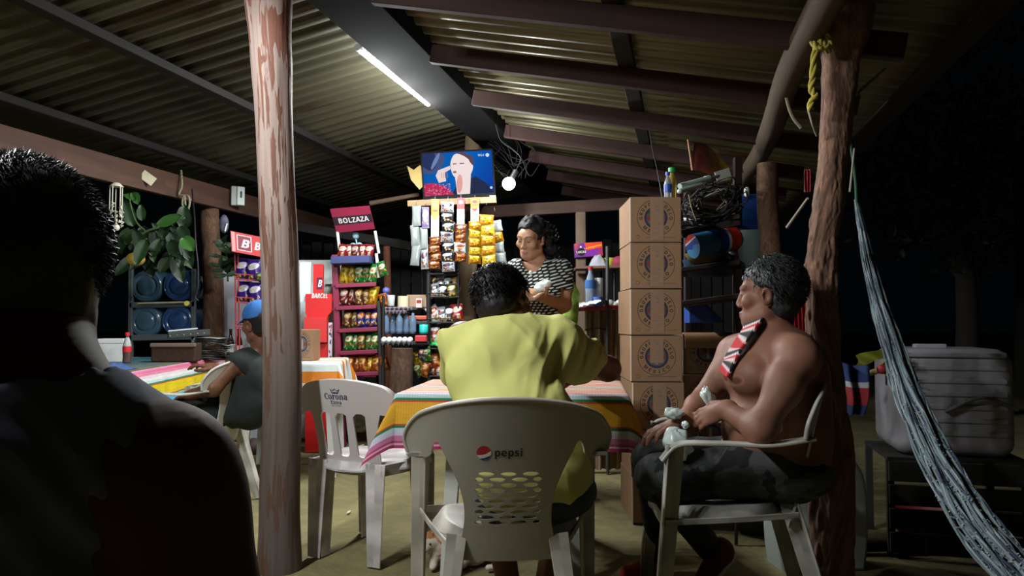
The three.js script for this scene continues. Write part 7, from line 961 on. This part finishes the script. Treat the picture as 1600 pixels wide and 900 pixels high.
  t.disp = (x, y, z) => 0.004 * fbm(x * 12, y * 9, z * 12, 3) - 0.003 * Math.abs(noise(x * 9 + y * 6, y * 14, z * 9)); wpart('dress', t.mesh(0.006), mat([0.85, 0.85, 0.85], 0.8, { map: dt }), o);
  // curly hair gathered behind
  const h = new Soft(), R = rng(14); h.at(Mh); h.egg(V(0, 0.048, -0.022), [0.085, 0.098, 0.1], 0.03).egg(V(0.0, 0.01, -0.07), [0.085, 0.09, 0.07], 0.04).egg(V(0.01, -0.06, -0.1), [0.07, 0.08, 0.05], 0.05); for (let i = 0; i < 26; i++) h.egg(V((R() - 0.35) * 0.17, 0.06 - R() * 0.24, -0.05 - R() * 0.09), [0.026, 0.026, 0.026], 0.02); h.at();
  const I = Mh.clone().invert(), p = V(); h.cut = (x, y, z) => { p.set(x, y, z).applyMatrix4(I); const face = p.z - (0.036 + 0.03 * sstep(0.03, 0.1, p.y) + 0.02 * sstep(0.04, 0, Math.abs(p.x)) * sstep(0.05, 0.1, p.y)), fr = p.y > 0.088 ? p.z - 0.075 : face; return Math.max(fr, p.y < -0.05 ? p.z + 0.02 : -1); }; h.disp = (x, y, z) => { p.set(x, y, z).applyMatrix4(I); return -0.007 * Math.sin(p.y * 90 + p.z * 60 + 3 * fbm(p.x * 20, p.y * 20, p.z * 20, 2)) * 0.6 - 0.008 * fbm(p.x * 45, p.y * 45, p.z * 45, 2); };
  const hm = wpart('hair', h.mesh(0.005), pmat([0.010, 0.009, 0.010], 0.62, { specularIntensity: 0.4 }), o); { const g = []; for (let i = 0; i < 46; i++) { const a = R(), b = V(0.05 + 0.06 * R() - (a < 0.3 ? 0.14 : 0), 0.08 - R() * 0.2, -0.03 - R() * 0.12), pts = []; for (let k = 0; k < 7; k++) pts.push(b.clone().add(V(0.012 * Math.sin(k * 1.7 + i) + 0.004 * k * (b.x > 0 ? 1 : -1), -0.012 * k, 0.012 * Math.cos(k * 1.7 + i) - 0.002 * k)).applyMatrix4(Mh)); g.push(tube(pts, 0.0028, 20, 5)); } wpart('hair_curl', g, hairM, hm); }
  const cp = q(848, 447, 4.24); solid('cloth_wad', gridGeo(26, 18, (a, b) => { const th = a * 6.283, ph = b * 3.1416, k = 1 + 0.35 * fbm(Math.cos(th) * 1.8, b * 4, Math.sin(th) * 1.8, 3); return [cp.x + 0.045 * k * Math.sin(ph) * Math.cos(th) + 0.012 * Math.cos(ph), cp.y + 0.036 * k * Math.cos(ph), cp.z + 0.035 * k * Math.sin(ph) * Math.sin(th)]; }), mat([0.66, 0.74, 0.70], 0.85), 'crumpled white cloth held by the woman in the dotted dress', 'cloth', cp);
  solid('pendant', sph(0.011, 0, 0, 0, 12).scale(1, 1.2, 0.5).translate(...q(829, 426, 4.375).toArray()), mat([0.8, 0.8, 0.76], 0.3), 'small white pendant at the neckline of the woman', 'pendant', q(829, 426, 4.375));
}
{ // ---- the boy in the blue cap
  const o = person('boy in a blue cap and dark sleeveless shirt leaning on the left table', V(-1.62, 0, -4.25)), skin = [0.17, 0.075, 0.042];
  const q = (x, y, d = 4.25) => P(x, y, d), hip = V(-1.70, 0.53, -4.25), wst = q(392, 630), ch = q(392, 585), nk = q(408, 535), LS = q(371, 566, 4.12), RS = q(408, 560, 4.42);
  const hd = q(404, 506, 4.25), Mh = frame(hd, V(-0.1, 1, 0.05), V(-0.82, -0.15, -0.55)); Mh.scale(V(0.95, 0.95, 0.95)); const lE = q(333, 607, 4.02), lW = q(301, 616, 4.14), rE = q(358, 590, 4.6), rW = q(335, 575, 4.7);
  const s = new Soft(); s.egg(hip, [0.13, 0.12, 0.15], 0.05).egg(wst, [0.105, 0.14, 0.13], 0.06).egg(ch, [0.10, 0.14, 0.14], 0.06).bone(LS, RS, 0.048, 0.048, 0.05).bone(q(405, 555), nk, 0.05, 0.042, 0.04).bone(nk, hd.clone().add(V(0.01, -0.02, 0)), 0.043, 0.042, 0.03).chain([LS, lE, lW], [0.05, 0.041, 0.027], 0.03).chain([RS, rE, rW], [0.046, 0.038, 0.026], 0.03).chain([hip.clone().add(V(-0.05, 0, 0.07)), V(-2.08, 0.5, -4.2), V(-2.06, 0.08, -4.2)], [0.075, 0.05, 0.034], 0.03).chain([hip.clone().add(V(-0.05, 0, -0.07)), V(-2.08, 0.5, -4.38), V(-2.06, 0.08, -4.38)], [0.075, 0.05, 0.034], 0.03); for (const z of [-4.2, -4.38]) s.bone(V(-2.06, 0.035, z), V(-2.2, 0.03, z), 0.035, 0.026, 0.03);
  addHead(s, Mh); addHand(s, frame(lW, V(-0.5, -0.12, -0.25), V(0, -1, 0)), -1, [0.4, 0.4, 0.4, 0.4], 0.3); addHand(s, frame(rW, V(-0.5, 0.1, 0), V(0, -1, 0)), 1, [0.4, 0.4, 0.4, 0.4], 0.3); wpart('body', s.mesh(0.006, headColor(Mh.clone().invert(), skin)), skinMat(), o);
  const t = new Soft(); t.egg(hip, [0.155, 0.13, 0.17], 0.05).egg(wst, [0.122, 0.15, 0.148], 0.07).egg(ch, [0.118, 0.15, 0.156], 0.07).bone(LS, RS, 0.060, 0.060, 0.05); const dl = lE.clone().sub(LS).normalize(); t.cut = (x, y, z) => Math.max(z > LS.z - 0.03 && y > LS.y - 0.075 ? (x - LS.x) * dl.x + (y - LS.y) * dl.y + (z - LS.z) * dl.z - 0.03 : -1, Math.hypot(x - nk.x, z - nk.z) < 0.1 ? y - nk.y + 0.03 : -1); t.disp = (x, y, z) => 0.006 * fbm(x * 11, y * 9, z * 11, 3) - 0.004 * Math.abs(noise(x * 14, y * 10, z * 14)); wpart('sleeveless_shirt', t.mesh(0.007), cloth([0.013, 0.019, 0.019], 0.9), o);
  const u = new Soft(); u.egg(hip, [0.15, 0.1, 0.165], 0.05).bone(hip.clone().add(V(-0.05, 0, 0.07)), V(-2.0, 0.5, -4.2), 0.09, 0.07, 0.03).bone(hip.clone().add(V(-0.05, 0, -0.07)), V(-2.0, 0.5, -4.38), 0.09, 0.07, 0.03); wpart('shorts', u.mesh(0.01), cloth([0.01, 0.01, 0.012], 0.9), o);
  wpart('hair', hairShell(Mh, { t: 0.006, amp: 0.002, low: -0.06 }).mesh(0.006), hairM, o);
  const c = new Soft(); c.at(Mh); c.egg(V(0, 0.05, -0.015), [0.088, 0.092, 0.103], 0.03); c.at(); const I = Mh.clone().invert(), p = V(); c.cut = (x, y, z) => { p.set(x, y, z).applyMatrix4(I); return 0.036 + 0.1 * (p.z < 0 ? -p.z * 0.12 : 0) - p.y; }; c.disp = (x, y, z) => { p.set(x, y, z).applyMatrix4(I); return 0.0018 * Math.abs(Math.sin(Math.atan2(p.x, p.z) * 3)) + 0.003 * fbm(p.x * 20, p.y * 20, p.z * 20, 2); }; const cm = cloth([0.03, 0.14, 0.42], 0.8), cap = wpart('cap', c.mesh(0.005), cm, o, 'blue cap');
  const br = gridGeo(20, 8, (a, b) => { const th = (a - 0.5) * 2.0, r = 0.095 + 0.065 * b * Math.cos(th * 0.75), e = V(Math.sin(th) * 0.088 * (1 + 0.08 * b), 0.042 - 0.025 * b * b - 0.012 * Math.abs(th), Math.cos(th) * 0.085 + 0.07 * b * Math.cos(th)).applyMatrix4(Mh); return [e.x, e.y, e.z]; }); wpart('brim', [br, br.clone().translate(0, -0.004, 0)], cm, cap); wpart('top_button', sph(0.008, ...V(0, 0.144, -0.015).applyMatrix4(Mh).toArray(), 10), cm, cap);
}
{ // ---- the dark person in front, seen from behind
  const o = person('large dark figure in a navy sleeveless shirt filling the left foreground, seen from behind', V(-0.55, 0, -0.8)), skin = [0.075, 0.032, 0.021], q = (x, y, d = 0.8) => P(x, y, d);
  const hd = q(18, 440, 0.86), Mh = frame(hd, V(0.0, 1, 0.03), V(-0.75, -0.05, -0.6)); Mh.scale(V(1.1, 1.04, 0.97)); const nk = q(30, 612, 0.80), RS = q(246, 738, 0.79), LS = q(-200, 735, 0.79), ch = q(30, 860, 0.82), wst = q(30, 1150, 0.80), hip = V(-0.55, 0.52, -0.78), rE = q(322, 985, 0.80), rW = V(-0.42, 0.62, -1.02), lE = V(-0.86, 0.62, -0.82), lW = V(-0.7, 0.62, -1.05);
  const s = new Soft(); s.egg(hip, [0.18, 0.13, 0.14], 0.05).egg(wst, [0.15, 0.17, 0.12], 0.07).egg(ch, [0.165, 0.17, 0.12], 0.07).bone(LS, RS, 0.052, 0.052, 0.06).bone(q(36, 690, 0.79), nk, 0.088, 0.074, 0.06).bone(nk, hd.clone().add(V(0.01, -0.03, 0)), 0.074, 0.078, 0.03).bone(nk.clone().add(V(0.02, -0.02, 0)), RS, 0.05, 0.045, 0.06).bone(nk.clone().add(V(-0.02, -0.02, 0)), LS, 0.05, 0.045, 0.06);
  s.egg(RS.clone().add(V(0.006, -0.012, 0)), [0.058, 0.064, 0.06], 0.04).chain([RS, rE, rW], [0.062, 0.054, 0.032], 0.04).chain([LS, lE, lW], [0.06, 0.048, 0.032], 0.04); s.egg(RS.clone().lerp(rE, 0.45), [0.064, 0.1, 0.062], 0.05); addHead(s, Mh); addHand(s, frame(rW, V(-0.3, -0.2, -0.6), V(0, -1, 0.2)), -1); addHand(s, frame(lW, V(0.3, -0.2, -0.6), V(0, -1, 0.2)), 1);
  for (const k of [-1, 1]) s.chain([V(-0.55 + k * 0.1, 0.52, -0.86), V(-0.55 + k * 0.14, 0.52, -1.22), V(-0.55 + k * 0.13, 0.08, -1.2)], [0.09, 0.06, 0.04], 0.03).bone(V(-0.55 + k * 0.13, 0.035, -1.18), V(-0.55 + k * 0.14, 0.03, -1.36), 0.038, 0.028, 0.03);
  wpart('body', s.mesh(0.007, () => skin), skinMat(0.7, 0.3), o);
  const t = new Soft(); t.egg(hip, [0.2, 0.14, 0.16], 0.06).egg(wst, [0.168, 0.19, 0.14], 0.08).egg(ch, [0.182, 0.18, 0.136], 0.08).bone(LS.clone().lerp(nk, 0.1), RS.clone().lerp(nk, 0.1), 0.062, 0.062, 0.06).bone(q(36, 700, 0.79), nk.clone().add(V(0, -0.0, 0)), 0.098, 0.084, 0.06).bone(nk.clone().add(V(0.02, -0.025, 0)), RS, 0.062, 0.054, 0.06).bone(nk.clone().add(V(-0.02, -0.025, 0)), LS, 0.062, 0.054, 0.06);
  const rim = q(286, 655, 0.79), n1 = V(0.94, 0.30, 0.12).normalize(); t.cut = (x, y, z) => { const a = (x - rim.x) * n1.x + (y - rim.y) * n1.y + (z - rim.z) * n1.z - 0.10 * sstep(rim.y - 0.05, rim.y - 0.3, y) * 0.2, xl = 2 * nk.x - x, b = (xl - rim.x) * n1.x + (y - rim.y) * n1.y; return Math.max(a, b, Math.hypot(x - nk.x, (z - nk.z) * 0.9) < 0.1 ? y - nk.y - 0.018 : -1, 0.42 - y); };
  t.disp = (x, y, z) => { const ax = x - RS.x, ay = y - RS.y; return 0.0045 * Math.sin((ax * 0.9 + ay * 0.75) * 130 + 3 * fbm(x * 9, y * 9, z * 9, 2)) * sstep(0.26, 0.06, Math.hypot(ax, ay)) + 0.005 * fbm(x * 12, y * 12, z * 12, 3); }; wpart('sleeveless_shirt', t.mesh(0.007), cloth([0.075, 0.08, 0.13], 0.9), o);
  const u = new Soft(); u.egg(hip, [0.2, 0.11, 0.17], 0.05).bone(V(-0.45, 0.52, -0.86), V(-0.41, 0.52, -1.18), 0.11, 0.09, 0.03).bone(V(-0.65, 0.52, -0.86), V(-0.69, 0.52, -1.18), 0.11, 0.09, 0.03); wpart('shorts', u.mesh(0.012), cloth([0.02, 0.02, 0.022], 0.9), o);
  const h = hairShell(Mh, { t: 0.012, amp: 0.003, low: -0.165, front: 0.05, nape: true }), hm = wpart('hair', h.mesh(0.006), hairM, o);
  const st = wpart('hair_strand', strands(Mh, 34000, 0.0085, 11, (p) => p.y > -0.115 && p.z < 0.06, (d) => V(d.x * 0.8, d.y * 0.7 - 0.5, d.z * 0.8), [0.0845, 0.0995, 0.1025], 0.002, 0.0004), pmat([0.03, 0.027, 0.027], 0.42, { specularIntensity: 1 }), hm); st.userData.kind = 'stuff';
  const k = thing('plastic_stool', 'dark plastic stool under the foreground person, below the frame', 'stool', V(-0.55, 0, -0.78)); part('seat', rbox(0.36, 0.03, 0.34, 0.012, 0, 0.405, 0), mat([0.2, 0.2, 0.2], 0.6), k); for (const x of [-1, 1]) for (const z of [-1, 1]) part('leg', rod(V(x * 0.14, 0.4, z * 0.13), V(x * 0.17, 0, z * 0.16), 0.022, 0.016), mat([0.2, 0.2, 0.2], 0.6), k);
}
{ // ---- the cat on the ground, ears up, facing the viewer
  const b = PY(690, 885, 0), o = thing('cat', 'orange and white cat sitting on the ground behind the nearest chair', 'cat', b), x = b.x, z = b.z, hd = P(667, 848, 3.18), s = new Soft();
  s.egg(V(x + 0.06, 0.10, z - 0.06), [0.075, 0.085, 0.10], 0.05).egg(V(x + 0.0, 0.095, z - 0.02), [0.05, 0.075, 0.06], 0.05).bone(V(x - 0.02, 0.12, z - 0.01), hd, 0.04, 0.034, 0.03).egg(V(x + 0.15, 0.075, z - 0.08), [0.085, 0.065, 0.08], 0.05);
  s.egg(hd, [0.042, 0.037, 0.038], 0.02).egg(hd.clone().add(V(-0.004, -0.014, 0.034)), [0.019, 0.014, 0.014], 0.014); for (const k of [-1, 1]) { s.bone(hd.clone().add(V(k * 0.026, 0.026, 0)), hd.clone().add(V(k * 0.040, 0.066, 0)), 0.016, 0.003, 0.012); s.egg(hd.clone().add(V(k * 0.033, 0.044, 0.012)), [0.008, 0.016, 0.006], 0.005, null, true); }
  for (const k of [-1, 1]) s.bone(V(x + 0.0 + k * 0.026, 0.1, z + 0.0), V(x - 0.005 + k * 0.026, 0.02, z + 0.035), 0.024, 0.015, 0.02).egg(V(x - 0.006 + k * 0.026, 0.014, z + 0.05), [0.016, 0.013, 0.024], 0.01); s.egg(V(x + 0.13, 0.035, z - 0.01), [0.06, 0.035, 0.035], 0.03).egg(V(x + 0.09, 0.016, z + 0.03), [0.02, 0.014, 0.03], 0.012); s.chain([V(x + 0.22, 0.04, z - 0.08), V(x + 0.28, 0.025, z - 0.02), V(x + 0.27, 0.02, z + 0.05), V(x + 0.2, 0.018, z + 0.07)], [0.022, 0.018, 0.015, 0.012], 0.02);
  s.disp = (a, b2, c) => 0.002 * fbm(a * 90, b2 * 60, c * 90, 2);
  wpart('body', s.mesh(0.005, (a, b2, c) => { const n = fbm(a * 14, b2 * 14, c * 14, 3), e = Math.sin((a + b2 * 0.6) * 120 + n * 4), ear = b2 > hd.y + 0.025, white = !ear && (n > 0.12 || b2 < 0.05 || (Math.abs(a - hd.x) < 0.016 && c > hd.z)); return white ? [0.55, 0.46, 0.38] : e > 0.3 ? [0.30, 0.12, 0.045] : [0.40, 0.18, 0.075]; }), mat([1, 1, 1], 0.95, { vertexColors: true }), o);
  for (const k of [-1, 1]) wpart('eye', sph(0.006, hd.x + k * 0.017, hd.y + 0.004, hd.z + 0.034, 10), mat([0.05, 0.06, 0.02], 0.1), o); wpart('nose', sph(0.005, hd.x - 0.004, hd.y - 0.008, hd.z + 0.048, 8), mat([0.4, 0.15, 0.13], 0.5), o);
}
renderer.render(scene, camera);
